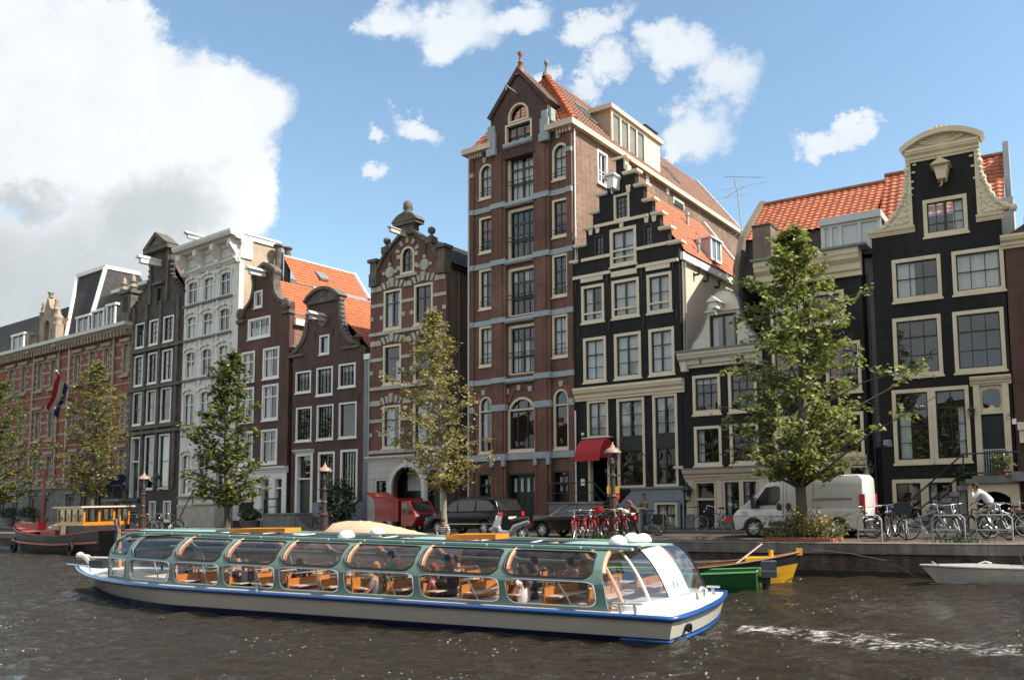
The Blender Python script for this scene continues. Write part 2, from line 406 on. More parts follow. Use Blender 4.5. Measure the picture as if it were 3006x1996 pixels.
 def door(s,u0,u1,v0,v1,fm='cream',fw=.12,lm='dark_green',light=0,dep=.22,panels=((.12,.42),(.5,.9)),cols=2,name='door',hole=True,frame=True,trans=0,label=None):
  if hole:s.holes.append(openpoly(u0,u1,v0,v1))
  m=s.mb();e=.005;out=[(u0-e,v0),(u1+e,v0),(u1+e,v1+e),(u0-e,v1+e)]
  m.prism(out,0,.04,[[(u0+fw,v0+.001),(u1-fw,v0+.001),(u1-fw,v1-fw),(u0+fw,v1-fw)]],back=False,hz=-dep)
  a0,a1,b0,b1=u0+fw,u1-fw,v0,v1-fw
  if trans:m.box(a0,a1,b1-trans-.05,b1-trans+.05,-dep,-.03)
  w=m.build(name,fm,s.root)
  if label:w['label']=label
  top=b1-trans-.05 if trans else b1
  m=s.mb();m.box(a0,a1,b0,top,-dep-.05,-dep)
  pw=(a1-a0)/cols
  for k in range(cols):
   for p0,p1 in panels:
    x0,x1,y0,y1=a0+pw*k+.07,a0+pw*(k+1)-.07,b0+(top-b0)*p0,b0+(top-b0)*p1
    m.box(x0,x1,y0,y1,-dep+.002,-dep+.02);m.box(x0+.05,x1-.05,y0+.05,y1-.05,-dep+.022,-dep+.035)
  m.build('leaf',lm,w)
  if trans:
   m=s.mb();m.face([(a0,b1-trans+.05,-dep),(a1,b1-trans+.05,-dep),(a1,b1,-dep),(a0,b1,-dep)]);m.build('pane','glass',w)
  m=s.mb();h=min(1.05,(top-b0)*.5);m.ball((a1-.1,b0+h,-dep+.06),.035);m.tube([(a1-.1,b0+h,-dep+.02),(a1-.1,b0+h,-dep+.06)],.015);m.build('handle','chrome',w,smooth=True)
  return w
 def wall(s,name,mat,outline,th=.35,hd=-.3,parent=None):
  m=s.mb();m.prism(outline,-th,0,s.holes,back=True,hz=hd);return m.build(name,mat,parent or s.root)
 def side(s,u,right=True):
  A=s.P((u,0,0));return Fr(A,-s.N,s.U if right else-s.U,s.root)if right else Fr(A,s.N,-s.U,s.root)
 def tiles(s,a,b,c,d,mat,name='roof',tw=.26,th=.34,parent=None,amp=.045):
  a,b,c,d=(s.P(p)for p in(a,b,c,d));m=MB()
  n=((b-a).cross(c-a)).normalized()
  if n.z<0:n=-n
  nc=max(2,int(max((b-a).length,(d-c).length)/tw));nr=max(2,int(((c-a).length+(d-b).length)/2/th));K=5
  pts=[]
  sh=(b-a).length<.001
  for r in range(nr):
   for e in(0,1):
    t=(r+e)/nr;h=.035 if e==0 else.0
    L=a.lerp(c,t);Rr=b.lerp(d,t)
    for q in range(nc*K+1):
     f=q/(nc*K);w=(q%K)/K;z=amp*(math.sin(w*PI*2)*.5+.5)**1.0
     pts.append(L.lerp(Rr,f)+n*(z+h))
  m.grid(pts,nc*K+1,nr*2)
  return m.build(name,mat,parent or s.root)
def fac_s():
 kn=[(-800,.00055),(0,.00050),(372,.00046),(600,.00042),(850,.00034),(1085,.00029),(1380,.00027),(1850,.00025),(2260,.00021),(2600,.00018),(3600,.00015)]
 def D(x):
  for(a,p),(b,q)in zip(kn,kn[1:]):
   if x<=b:return p+(q-p)*(x-a)/(b-a)
  return kn[-1][1]
 tab={1850:math.log(59.4)}
 v=tab[1850]
 for x in range(1850,3500):v+=D(x+.5);tab[x+1]=v
 v=tab[1850]
 for x in range(1850,-700,-1):v-=D(x-.5);tab[x-1]=v
 return tab
_FT=fac_s()
def fac(x,y=None):
 s=math.exp(_FT[int(round(x))]);r=ray(x,hor(x));return V((r.x/r.y,1,0))*(FPX/s)
class House(Fr):
 def __init__(s,name,label,xl,xr,cat='house',depth=11,A=None,B=None,setback=0):
  A=A or fac(xl);B=B or fac(xr);U=(B-A).normalized();N=V((U.y,-U.x,0))
  if N.y>0:N=-N
  A=A-N*setback;B=B-N*setback
  root=empty(name,A,label,cat);super().__init__(A,U,N,root);s.Wd=(B-A).length;s.dep=depth
 def body(s,h,mat,inner=1.7,left=True,right=True,hl=None,hr=None,back=True,slot='side_wall'):
  hl=hl or h;hr=hr or h
  for ok,u,hh,sg in((left,0,hl,1),(right,s.Wd,hr,-1)):
   if ok:
    m=s.mb();m.box(min(u,u+sg*.3),max(u,u+sg*.3),-.2,hh,-s.dep,-.352);m.build('side_wall',mat,s.root)
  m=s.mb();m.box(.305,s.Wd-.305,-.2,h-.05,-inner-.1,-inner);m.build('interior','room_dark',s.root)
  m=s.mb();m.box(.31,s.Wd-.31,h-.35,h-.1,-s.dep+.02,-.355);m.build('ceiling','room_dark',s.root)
  if back:
   m=s.mb();m.box(0,s.Wd,-.2,h,-s.dep-.3,-s.dep-.002);m.build('back_wall',mat,s.root)
def mirror_gable(F,c,left,uc=None):
 pass
ca,cb,cc,cd_,ce,cf=crop(0,650),crop(500,650),crop(1000,550),crop(1340,100),crop(1340,600),crop(1640,500)
cg,ch,ci,cj,ck,cl,cm_,cn,co=crop(2000,450),crop(2406,350),crop(0,1150),crop(500,1150),crop(1000,1150),crop(1500,1150),crop(1640,1000),crop(2000,950),crop(2406,900)
cq,cr=crop(2206,1350,3.92),crop(2606,1350,3.92)
def beam(F,u,v,name='hoist_beam',mat='white_paint',L=1.1,w=.34,h=.3,roof=True):
 m=F.mb();m.box(u-w*.3,u+w*.3,v,v+h*.8,.0,L)
 m.box(u-w*.45,u+w*.45,v+h*.8,v+h,.0,L+.12)
 if roof:
  m.prism([(u-w*.6,v+h+.003),(u+w*.6,v+h+.003),(u,v+h+.2)],-.02,L+.2)
 m.tube([(u,v+.02,L-.15),(u,v-.14,L-.15),(u+.05,v-.2,L-.15)],.018,6)
 return m.build(name,mat,F.root)
def finial(F,u,v,d,prof,mat,name='finial',n=12):
 m=F.mb();c=F.P((u,v,d));m.xf=lambda p:V(p);m.lathe(prof,c,n);return m.build(name,mat,F.root,smooth=True)
def anchors(F,c,pts,mat='black_metal',h=.5):
 m=F.mb()
 for p in pts:
  u,v=F.uv(c(*p));m.box(u-.03,u+.03,v-h/2,v+h/2,.004,.05)
 return m.build('wall_anchors',mat,F.root)
def pipe(F,u,v0,v1,d=.08,r=.05,mat='zinc',name='drainpipe'):
 m=F.mb();m.tube([(u,v0,d),(u,v1,d)],r,8)
 for k in range(int((v1-v0)/2.4)+1):m.tube([(u,v0+.4+k*2.4,d),(u,v0+.47+k*2.4,d)],r+.018,8)
 return m.build(name,mat,F.root,smooth=False)
def step_house():
 H=House('step_gable_house','black brick house with cream stepped gable, red awning and pale blue base',1692,2009,depth=13);W=H.Wd
 L=[(110,715),(145,590),(210,460),(262,335),(310,195),(370,60)];Rr=[(912,558),(840,447),(775,333),(715,228),(650,118),(585,22)]
 lv=[H.uv(cf(*p))for p in L];rv=[H.uv(cf(*p))for p in Rr]
 vs=[(a[1]+b[1])/2 for a,b in zip(lv,rv)];ul=[0.0]+[a[0]for a in lv[1:]];ur=[W]+[b[0]for b in rv[1:]]
 tl,tr=H.uv(cf(441,-75)),H.uv(cf(501,-85));vt=(tl[1]+tr[1])/2
 out=[(0,-.3),(W,-.3)]
 for u,v in zip(ur,vs):out+=[(u,v if not out or True else v)];out.append((u,v));out[-2]=(u,out[-3][1])if len(out)>3 else out[-2]
 out=[(0,-.3),(W,-.3)]
 pv=None
 for u,v in zip(ur,vs):
  if pv is not None:out.append((u,pv))
  out.append((u,v));pv=v
 out+=[(tr[0],pv),(tr[0],vt),(tl[0],vt),(tl[0],vs[-1])]
 for k in range(5,-1,-1):
  out.append((ul[k],vs[k]))
  if k:out.append((ul[k],vs[k-1]))
 m=H.mb()
 for k in range(6):
  nu=ul[k+1]if k<5 else tl[0];m.box(ul[k]-.22,nu+.06,vs[k]+.003,vs[k]+.13,-.42,.12);m.box(ul[k]-.14,nu+.02,vs[k]-.05,vs[k]+.0,.004,.07)
  nu=ur[k+1]if k<5 else tr[0];m.box(nu-.06,ur[k]+.22,vs[k]+.003,vs[k]+.13,-.42,.12);m.box(nu-.02,ur[k]+.14,vs[k]-.05,vs[k],.004,.07)
 uc=(tl[0]+tr[0])/2;m.box(tl[0]-.25,tr[0]+.25,vt+.003,vt+.14,-.42,.12);m.box(tl[0]-.1,tl[0]-.003,vt-.55,vt,-.3,.05);m.box(tr[0]+.003,tr[0]+.1,vt-.55,vt,-.3,.05);m.box(tr[0]+.1,tr[0]+.24,vt-.75,vt-.35,-.3,.05)
 m.build('step_cap','cream',H.root)
 k4=dict(fw=.13,fwb=.16)
 H.W(cf,425,182,543,382,sm='shutter_blue',vs=(.33,.66),hs=(.25,.5,.75),cur='full',cm='shutter_blue',fw=.11)
 H.W(cf,395,440,596,728,fw=.16,vs=((.5,.12),),hs=(.5,),cur='full',bars=((.20,.245),(.39,.435)))
 for r in((278,500,343,655),(655,415,717,580)):
  H.W(cf,*r,fm='dark_paint',fw=.05,sm='shutter_blue',vs=(.5,),hs=(.33,.66),cur='full',cm='shutter_blue',sill=0,proud=.01)
 H.WR(cf,835,1128,1,[(176,349),(408,617),(678,868)],kws={0:dict(cur=[(0,.42,0,1),(.5,1,0,.25)])},fw=.14,vs=((.5,.1),),hs=(.52,),cur='full',bars=((.22,.265),))
 H.WR(cf,1246,1594,1,[(191,364),(428,632),(693,888)],kws={0:dict(vs=(.5,),hs=((.62,.07),.3))},fw=.14,vs=((.5,.1),),hs=((.66,.06),.33),cur='full')
 u0,u1,v0,v1=H.rect(cm_,132,330,966,432);H.cornice('cornice','cream',u0,u1,v0,v1,.32)
 zs=H.rect(cm_,450,440,660,1130)
 a=dict(fw=.13,vs=((.5,.09),),hs=(.84,.70,(.575,.09),(.405,.09),.22),panel=((.41,.57),),cur=[(0,.42,.575,1),(.58,1,.575,1)])
 H.W(cm_,450,440,662,1130,**a);H.W(cm_,726,408,914,1120,**a)
 H.W(cm_,220,457,380,745,fw=.12,vs=((.5,.08),),hs=(.58,.22),cur='full',sill=0)
 u0,u1,_,_=H.rect(cm_,230,900,392,1200);v1=H.uv(cm_(310,745))[1];vf=H.uv(cm_(320,1240))[1]
 H.holes.append([(u0,vf),(u1,vf),(u1,v1-.02),(u0,v1-.02)])
 m=H.mb();m.box(u0-.004,u0+.12,vf,v1-.15,-.25,.03);m.box(u1-.12,u1+.004,vf,v1-.15,-.25,.03);w=m.build('door','cream',H.root)
 m=H.mb();m.box(u0+.12,u0+.16,vf,v1-.2,-1.1,-.25);m.box(u0+.2,u0+.24,vf+.3,vf+.9,-1.1,-.25);m.build('leaf','dark_green',w)
 m=H.mb();m.box(u0+.2,u1-.2,vf+1.55,vf+1.72,-1.2,-1.15);m.build('nameplate','blind',w)
 ax0,ax1=u0-.1,u1+.12;m=H.mb();pts=[];n=26
 for j in range(9):
  t=j/8;d=.05+1.0*math.sin(t*PI/2)**.9;v=v1-.05-1.0*(1-math.cos(t*PI/2))
  for i in range(n+1):pts.append((ax0+(ax1-ax0)*i/n,v,d))
 for i in range(n+1):pts.append((ax0+(ax1-ax0)*i/n,v1-1.17-.06*(i%2),1.07))
 m.grid(pts,n+1,10)
 for e in(0,n):
  ring=[pts[j*(n+1)+e]for j in range(9)];m.face(ring+[(ring[0][0],v1-1.05,.05)])
 w=m.build('awning','awning_red',H.root)
 m=H.mb();m.box(ax0-.1,ax1+.1,v1-.03,v1+.04,-.01,.3);m.build('awning_box','grey_white',w)
 vb=H.uv(cm_(680,1136))[1];ub=H.ux(cm_(388,0)[0],1.2);m=H.mb()
 bw=H.rect(cm_,745,1238,917,1443)
 m.prism([(ub,-.2),(W+.004,-.2),(W+.004,vb),(ub,vb)],-.02,.07,[openpoly(bw[0],bw[1],bw[2],bw[3])])
 m.box(ub-.04,W+.05,vb+.002,vb+.1,-.02,.16);m.box(ub,W+.03,.0,.18,.072,.11);m.box(bw[0]-.1,bw[1]+.1,bw[3]+.05,bw[3]+.13,.072,.14)
 m.build('plinth','plinth_blue',H.root)
 H.win(*bw,fw=.11,sm='dark_green',vs=((.5,.07),),hs=((.5,.09),),cur=[(0,1,0,1)],cm='blind',cd=.03,proud=.1,rec=.05)
 anchors(H,cf,[(135,900),(375,830),(640,790),(880,715),(155,1240),(390,1190),(655,1160),(910,1100)])
 m=H.mb()
 for p in((247,470),(300,455),(483,415),(675,375),(733,365),(536,145)):
  u,v=H.uv(cf(*p));m.prism([(u-.09,v-.2),(u+.09,v-.2),(u+.15,v+.2),(u-.15,v+.2)],.003,.05)
 for(x0,y,x1,y1_)in((395,395,860,300),(180,672,395,672),(600,590,870,560)):pass
 for a_,b_ in(((278,438),(690,345)),((178,698),(398,650)),((597,610),(900,545)),((110,838),(400,778)),((600,745),(918,685))):
  p,q=H.uv(cf(*a_)),H.uv(cf(*b_));v=(p[1]+q[1])/2;m.box(p[0],q[0],v-.08,v+.08,.003,.09)
 for xs in((172,340),(405,603),(672,857)):
  p=H.rect(cf,xs[0],800,xs[1],830);vv=H.rect(cf,405,766,603,808);m.box(p[0],p[1],vv[2],vv[3],.003,.06)
 m.build('stone_trim','cream',H.root)
 m=H.mb();u,v=H.uv(cf(445,110));m.prism([(u-.17,v-.36),(u+.17,v-.36),(u+.19,v+.08),(u+.26,v+.25),(u-.26,v+.25),(u-.19,v+.08)],.0,.6);m.box(u-.3,u+.3,v+.255,v+.36,0,.72)
 m.tube([(u,v-.4,.5),(u,v-.6,.5),(u+.07,v-.66,.5)],.02,6);m.build('hoist_beam','white_paint',H.root)
 ev=vs[0]-.2
 S=H.side(W);dE,vE=H.sv((2165,850),W);D=-dE
 evs=H.sv(cf(925,680),W)[1];D=min(16,max(9,D));H.dep=D
 H.wall('wall','black_brick',out)
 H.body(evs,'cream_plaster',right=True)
 m=H.mb();m.box(W+.003,W+.2,evs-.02,evs+.36,-D,-.1);m.build('gutter','white_paint',H.root)
 vr=vs[-1]-.15;uc=W/2
 rv_=H.mb()
 H.tiles((W+.22,evs+.36,-.36),(W+.22,evs+.36,-D),(uc,vr,-.36),(uc,vr,-D),'orange_tile')
 H.tiles((-.05,evs+.3,-D),(-.05,evs+.3,-.36),(uc,vr,-D),(uc,vr,-.36),'orange_tile')
 m=H.mb();m.prism([(-.1,evs-.1),(W+.25,evs-.1),(W+.3,evs+.4),(uc+.05,vr+.3),(uc-.05,vr+.3),(-.1,evs+.4)],-D-.35,-D-.01);m.build('rear_gable','grey_white',H.root)
 sl=lambda u:evs+.36+(vr-evs-.36)*(W+.22-u)/(W+.22-uc)
 def onroof(x,y):
  best=None
  for k in range(200):
   u=uc+(W+.2-uc)*k/199;d,v=H.sv((x,y),u);e=abs(v-sl(u))
   if best is None or e<best[0]:best=(e,u,d)
  return best[1],best[2]
 for(x,y)in(cf(990,430),cf(1075,650)):
  u,d=onroof(x,y);m=H.mb();m.tube([(u,sl(u)-.1,d),(u,sl(u)+.75,d)],.09,8);m.tube([(u,sl(u)+.6,d),(u,sl(u)+.8,d)],.13,8);m.build('vent_pipe','zinc',H.root)
 u,d=onroof(*cf(1180,700));d=max(d,-D+1.6);v=sl(u)
 m=H.mb();m.box(u-1.3,u+.2,v-.1,v+1.1,d-.62,d+.62);dm=m.build('dormer','zinc',H.root)
 m=H.mb();m.box(u-1.4,u+.32,v+1.102,v+1.2,d-.75,d+.75);m.box(u+.202,u+.25,v-.05,v+1.1,d+.5,d+.66);m.box(u+.202,u+.25,v-.05,v+1.1,d-.66,d-.5);m.box(u+.202,u+.25,v-.08,v+.05,d-.5,d+.5);m.box(u+.202,u+.24,v+.05,v+1.1,d-.05,d+.05);m.build('frame','white_paint',dm)
 m=H.mb();m.face([(u+.21,v,d+.5),(u+.21,v,d-.5),(u+.21,v+1.1,d-.5),(u+.21,v+1.1,d+.5)]);m.build('pane','glass',dm)
 for k in range(3):
  d,v=H.sv(cf(1055+68*k+(20 if k==2 else 0),800+48*k),W+.1);m=H.mb();m.tube([(W-.02,v,d),(W+.25,v-.02,d),(W+.27,v+.1,d),(W+.27,v+.3,d)],.06,8);m.tube([(W+.27,v+.24,d),(W+.27,v+.34,d)],.1,8);m.build('flue','black_metal',H.root)
 pipe(S,.45,.4,evs-.1,mat='zinc');pipe(S,.2,5,evs-.1,r=.04,mat='beige_cement',name='cable_duct')
 pipe(H,.05,.3,6.1,r=.045,mat='white_paint')
 m=H.mb();m.box(u0-1.7,u1+.02,0,vf-.02,.08,1.15)
 m.box(u0-1.75,u1+.05,vf-.018,vf+.06,.08,1.2)
 for k in range(5):m.box(u1+.06+k*.28,u1+.34+k*.28,0,vf-.03-(k+1)*vf/6,.1,1.1)
 st=m.build('stoop','grey_stone',H.root);m=H.mb()
 for uu in(u0-1.65,u0-.7,u0+.2):m.tube([(uu,vf,1.12),(uu,vf+1,1.12)],.03,6)
 m.tube([(u0-1.65,vf+1,1.12),(u1-.2,vf+1,1.12),(u1+1.3,.95,1.12)],.03,6);m.tube([(u0-1.65,vf+.5,1.12),(u1-.2,vf+.5,1.12),(u1+1.3,.5,1.12)],.02,6);m.tube([(u1+1.3,0,1.12),(u1+1.3,.95,1.12)],.03,6);m.tube([(u1-.2,vf,1.12),(u1-.2,vf+1,1.12)],.03,6)
 m.build('railing','black_metal',st)
 u,v=H.uv(cm_(690,975));lu=H.ux(cm_(630,0)[0],v);m=H.mb();m.tube([(u,v-.3,.03),(u,v+.5,.1),(u-.1,v+.75,.5),(lu,v+.6,.9)],.022,6)
 m.prism([(u-.05,v-.5),(u+.05,v-.5),(u+.08,v+.3),(u-.08,v+.3)],.004,.03);ln=m.build('wall_lantern','black_metal',H.root)
 lantern_head(H.P((lu,v-.15,.9)),ln,.8)
 m=H.mb();u,v=H.uv(cm_(186,1085));m.box(u-.12,u+.12,v-.17,v+.17,.004,.02);m.build('notice','sign_white',H.root)
 m=H.mb();u,v=H.uv(cm_(195,718));m.ball(H_local(u,v,.12),.09);m.tube([(u,v,0),(u,v,.1)],.04);m.build('camera_dome','white_paint',H.root)
 return H
def H_local(u,v,d):return(u,v,d)
def lantern_head(p,parent,s=1.0,parent_names=('lantern_glass','lantern_cap')):
 """four sided glass lantern whose foot is at p"""
 p=V(p);m=MB();b,t,h=.12*s,.2*s,.5*s
 B=[p+V((x*b,y*b,0))for x,y in((-1,-1),(1,-1),(1,1),(-1,1))];T=[p+V((x*t,y*t,h))for x,y in((-1,-1),(1,-1),(1,1),(-1,1))]
 for k in range(4):m.face([B[k],B[(k+1)%4],T[(k+1)%4],T[k]])
 g=m.build('lantern_glass','clear_glass',parent);m=MB()
 for k in range(4):m.tube([B[k],T[k]],.018*s,5);m.tube([T[k],T[(k+1)%4]],.02*s,5);m.tube([B[k],B[(k+1)%4]],.02*s,5)
 m.lathe([(.0,-.12*s),(.05*s,-.1*s),(.05*s,0),(.13*s,.0)],p,8)
 m.lathe([(.3*s,h),(.27*s,h+.05*s),(.12*s,h+.2*s),(.07*s,h+.22*s),(.06*s,h+.3*s),(.03*s,h+.38*s),(0,h+.4*s)],p,8)
 m.build('lantern_cap','black_metal',parent);return g
def tall_house():
 H=House('warehouse','tall brown brick warehouse with pointed hoist gable, grey bands and steep tiled roof',1379,1690.5,depth=22);W=H.Wd
 vE=(H.uv(cd_(115,950))[1]+H.uv(cd_(900,690))[1])/2
 fr=dict(fm='cream',fw=.11,sm='dark_green')
 pL,pR=(H.ux(ce(283,0)[0],9),H.ux(ce(393,0)[0],9)),(H.ux(ce(612,0)[0],9),H.ux(ce(733,0)[0],9))
 rows=[((1010,1275),(820,1105),None),None]
 gr=dict(vs=(.5,),hs=((.62,.07),.3),**fr)
 rail=((.1,.115),(.2,.215))
 def pairs(c,yl0,yl1,yr0,yr1,**k):
  a=H.rect(c,177,yl0,282,yl1);b=H.rect(c,737,yr0,858,yr1)
  v0,v1=(a[2]+b[2])/2,(a[3]+b[3])/2;kk=dict(gr);kk.update(k)
  for r in(a,b):
   w=H.win(r[0],r[1],v0,v1,**kk);m=H.mb()
   for q in(.1,.19):m.tube([(r[0]+.06,v0+(v1-v0)*q,.05),(r[1]-.06,v0+(v1-v0)*q,.05)],.018,5)
   m.build('rail','black_metal',w)
  return v0,v1
 pairs(cd_,1010,1272,825,1105,arch=.5,cur='full')
 pairs(ce,85,380,-25,238,cur='toph',cm='red_curtain')
 pairs(ce,510,812,372,695)
 pairs(ce,945,1248,838,1163,cur='full')
 cc_=dict(fw=.17,fwb=.08,sm='dark_green',vs=(.25,(.5,.08),.75),hs=((.73,.1),(.37,.09)),sb=.07)
 cr_=[(cd_,398,915,606,1270,'gap'),(ce,398,20,608,408,None),(ce,398,475,609,850,[(0,.2,.76,1),(.5,.75,.76,1)]),(ce,397,917,610,1300,[(.0,.28,0,.72),(.5,.72,0,.72)])]
 bandv=[]
 for c,x0,y0,x1,y1,cu in cr_:
  r=H.rect(c,x0,y0,x1,y1);w=H.win(pR[0]-(pR[0]-pL[1]),pR[0],r[2],r[3],cur=cu,sill=0,d=-.12,proud=.05,**cc_);m=H.mb()
  for q in(.36,.44):m.tube([(pL[1]+.1,r[2]+(r[3]-r[2])*q,.02),(pR[0]-.1,r[2]+(r[3]-r[2])*q,.02)],.025,5)
  m.build('rail','black_metal',w);bandv.append((r[2],r[3]))
 a=H.rect(ck,1065,45,1166,470);b=H.rect(cl,330,-32,447,437);v0,v1=(a[2]+b[2])/2,(a[3]+b[3])/2
 for r in(a,b):H.win(r[0],r[1],v0,v1,arch=(r[1]-r[0])/2,vs=(),hs=((.74,.12),),bars=((.72,.745),),**fr)
 r=H.rect(ck,1285,0,1497,455);H.win(pL[1]+.02,pR[0]-.02,v0,r[3],arch=1.25,vs=((.3,.05),(.7,.05)),hs=((.70,.14),),bars=((.685,.715),),fm='cream',fw=.12,sm='dark_green')
 gv1=H.uv(ck(1390,618))[1]
 a=H.rect(ck,1065,625,1166,930);b=H.rect(cl,330,605,447,860)
 dg=dict(fm='dark_green',fw=.08,lm='dark_green',trans=.55,dep=.3)
 H.door(a[0],a[1],0.02,gv1,**dg);H.door(b[0],b[1],.02,gv1,**dg);H.door(pL[1]+.02,pR[0]-.02,.02,gv1,fm='dark_green',lm='dark_green',cols=4,trans=.0,dep=.3,panels=((.06,.34),(.42,.62),(.68,.94)))
 m=H.mb()
 for u0,u1,n in((a[0],a[1],2),(pL[1],pR[0],4),(b[0],b[1],2)):
  for k in range(n):
   w=(u1-u0-.2)/n;m.box(u0+.1+w*k+w*.3,u0+.1+w*k+w*.7,gv1*.66,gv1*.9,-.262,-.255)
 m.build('door_light','grey_white',H.root)
 out=[(0,-.3),(W,-.3),(W,vE),(0,vE)];H.wall('wall','red_brown_brick',out)
 m=H.mb();top=vE-.35
 for u0,u1 in(pL,pR):m.box(u0,u1,0,H.uv(cd_(330,900))[1]+.1,.004,.16);m.box(u0+.22,u1-.22,.0,vE-.4,.162,.22)
 for u0,u1 in((-.004,.34),(W-.34,W+.004)):m.box(u0,u1,0,vE-.2,.004,.1)
 m.build('pilaster','red_brown_brick',H.root)
 m=H.mb();bands=[(cd_,(120,1390),(900,1170)),(ce,(110,508),(900,325)),(ce,(110,938),(895,798)),(ce,(115,1385),(912,1277))]
 bz=[]
 for c,p,q in bands:
  v=(H.uv(c(*p))[1]+H.uv(c(*q))[1])/2;bz.append(v)
  for u0,u1,d in((-.02,.36,.15),(.36,pL[0],.07),(pL[0]-.02,pL[1]+.02,.26),(pR[0]-.02,pR[1]+.02,.26),(pR[1],W-.36,.07),(W-.36,W+.02,.15)):m.box(u0,u1,v-.16,v+.13,.002,d)
  m.tube([(pL[1]-.02,v-.12,.13),(pR[0]+.02,v-.12,.13)],.15,10)
 v=H.uv(cd_(490,850))[1]-.0;m.tube([(pL[1]-.02,v,.2),(pR[0]+.02,v,.2)],.17,10)
 v=(H.uv(cd_(150,1105))[1]+H.uv(cd_(885,865))[1])/2
 for u0,u1 in((-.02,.36),(W-.36,W+.02)):m.box(u0,u1,v-.12,v+.12,.002,.15)
 v=H.uv(ck(1000,505))[1];v2=H.uv(cl(470,480))[1];v=(v+v2)/2-.05
 for u0,u1,d in((-.02,pL[0],.12),(pL[0]-.02,pL[1]+.02,.3),(pL[1],pR[0],.12),(pR[0]-.02,pR[1]+.02,.3),(pR[1],W+.02,.12)):m.box(u0,u1,v-.14,v+.2,.002,d)
 v=H.uv(ck(1260,120))[1]
 for u0,u1,d in((-.02,.38,.14),(a[0]+1.3-.0,pL[0]+.01,.08),(pL[0]-.02,pL[1]+.02,.26),(pR[0]-.02,pR[1]+.02,.26)):m.box(u0,u1,v-.2,v+.15,.002,d)
 m.box(W-.38,W+.02,v-.2,v+.15,.002,.14)
 for u0,u1 in(pL,pR):
  for u in(u0+.1,u1-.1):m.box(u-.1,u+.1,gv1+.35,gv1+.75,.165,.34)
 m.build('stone_band','blue_grey',H.root)
 m=H.mb()
 for c,x,y in((cd_,220,975),(cd_,782,785),(ck,1100,10),(cl,388,-60),(ce,395,1437),(ce,483,1408),(ce,570,1415)):
  u,v=H.uv(c(x,y));m.prism([(u-.1,v-.14),(u+.1,v-.14),(u+.14,v+.16),(u-.14,v+.16)],.003,.09)
 m.build('keystone','blue_grey',H.root)
 m=H.mb()
 for u0,u1,vv in((a[0]-.25,a[1]+.25,v1),(b[0]-.25,b[1]+.25,v1),(pL[1]-.0,pR[0]+.0,v1+.2)):
  h=(u1-u0)/2;r0=h-.25;c0=(u0+u1)/2;vb=v1-(a[1]-a[0])/2
  if u1-u0>2:continue
  o=[(c0+h*math.cos(PI*k/14),vb+h*math.sin(PI*k/14))for k in range(15)];i=[(c0+r0*math.cos(PI*k/14),vb+r0*math.sin(PI*k/14))for k in range(14,-1,-1)]
  m.prism(o+i,.002,.05)
 for u0,u1 in(pL,pR):
  for e in(u0+.0,u1-.12):m.box(e,e+.12,.3,v1-.4,.163,.19)
 m.build('brick_arch','arch_brick',H.root)
 m=H.mb()
 for u0,u1 in(pL,pR):m.box(u0-.06,u1+.06,0,.75,.225,.3)
 m.build('plinth','sandstone',H.root)
 m=H.mb();m.box(-.3,pL[0]+.12,vE-.02,vE+.3,-.5,.4);m.box(pR[1]-.12,W+.32,vE-.02,vE+.3,-.5,.4)
 D=H.dep;m.box(W+.004,W+.32,vE-.0,vE+.3,-D,-.5)
 for k in range(5):
  for z in(.1+k*.2,W-.9+k*.2):m.box(z,z+.09,vE-.28,vE-.021,.003,.2)
 m.build('gutter','cream_plaster',H.root)
 q=lambda x,y:H.uv(cd_(x,y),.2)
 gl=[q(*p)for p in((313,910),(300,860),(285,740),(280,655),(325,620),(400,430),(470,290))];gr_=[q(*p)for p in((650,780),(640,700),(665,520),(720,520))]
 ap=q(478,275);uc=(pL[0]+pR[1])/2;hw=(pR[1]-pL[0])/2-.12;ub=ap[1]-.25
 vsh=H.uv(cd_(285,650),.2)[1];vsh2=H.uv(cd_(690,520),.2)[1];vs_=(vsh+vsh2)/2
 go=[(uc-hw,vE-.9),(uc+hw,vE-.9),(uc+hw+.1,vE),(uc+hw+.1,vs_-.1),(uc+hw-.15,vs_+.15),(uc+.0,ub),(uc-hw+.15,vs_+.15),(uc-hw-.1,vs_-.1),(uc-hw-.1,vE)]
 rw=H.rect(cd_,400,575,585,855);G=Fr(H.P((0,0,.2)),H.U,H.N,H.root);G.A=H.P((0,0,.2))
 hv0=H.uv(cd_(490,835),.2)[1];hv1=H.uv(cd_(500,570),.2)[1]
 gap=pR[0]-pL[1]
 G.win(uc-gap/2+.05,uc+gap/2-.05,hv0,hv0+(hv1-hv0)*.62,fm='cream',fw=.1,sm='dark_green',vs=((.33,.09),(.67,.09)),hs=(.35,),cur=[(.36,.66,0,.3)],hole=True,rec=.2)
 G.win(uc-.72,uc+.72,hv0+(hv1-hv0)*.62+.05,hv1+.35,arch=.72,fm='cream',fw=.1,sm='dark_green',vs=(.5,),hs=(),hole=True,rec=.2,sill=0)
 G.wall('hoist_gable','dark_brown_brick',go,th=.5)
 m=H.mb();t=.32
 for sg in(-1,1):
  p0=(uc+sg*(hw+.1),vs_-.1);p1=(uc,ub+.1);dx,dv=p1[0]-p0[0],p1[1]-p0[1];l=math.hypot(dx,dv);nx,nv=-dv/l*t*(1 if sg<0 else-1),abs(dx)/l*t
  ply=[p0,p1,(p1[0]+nx*.0,p1[1]+.3),(p0[0]+nx*.8,p0[1]+nv*.8)]
  m.prism(ply if sg>0 else list(reversed(ply)),-1.1,.32)
 m.build('gable_coping','dark_brown_brick',H.root)
 m=H.mb()
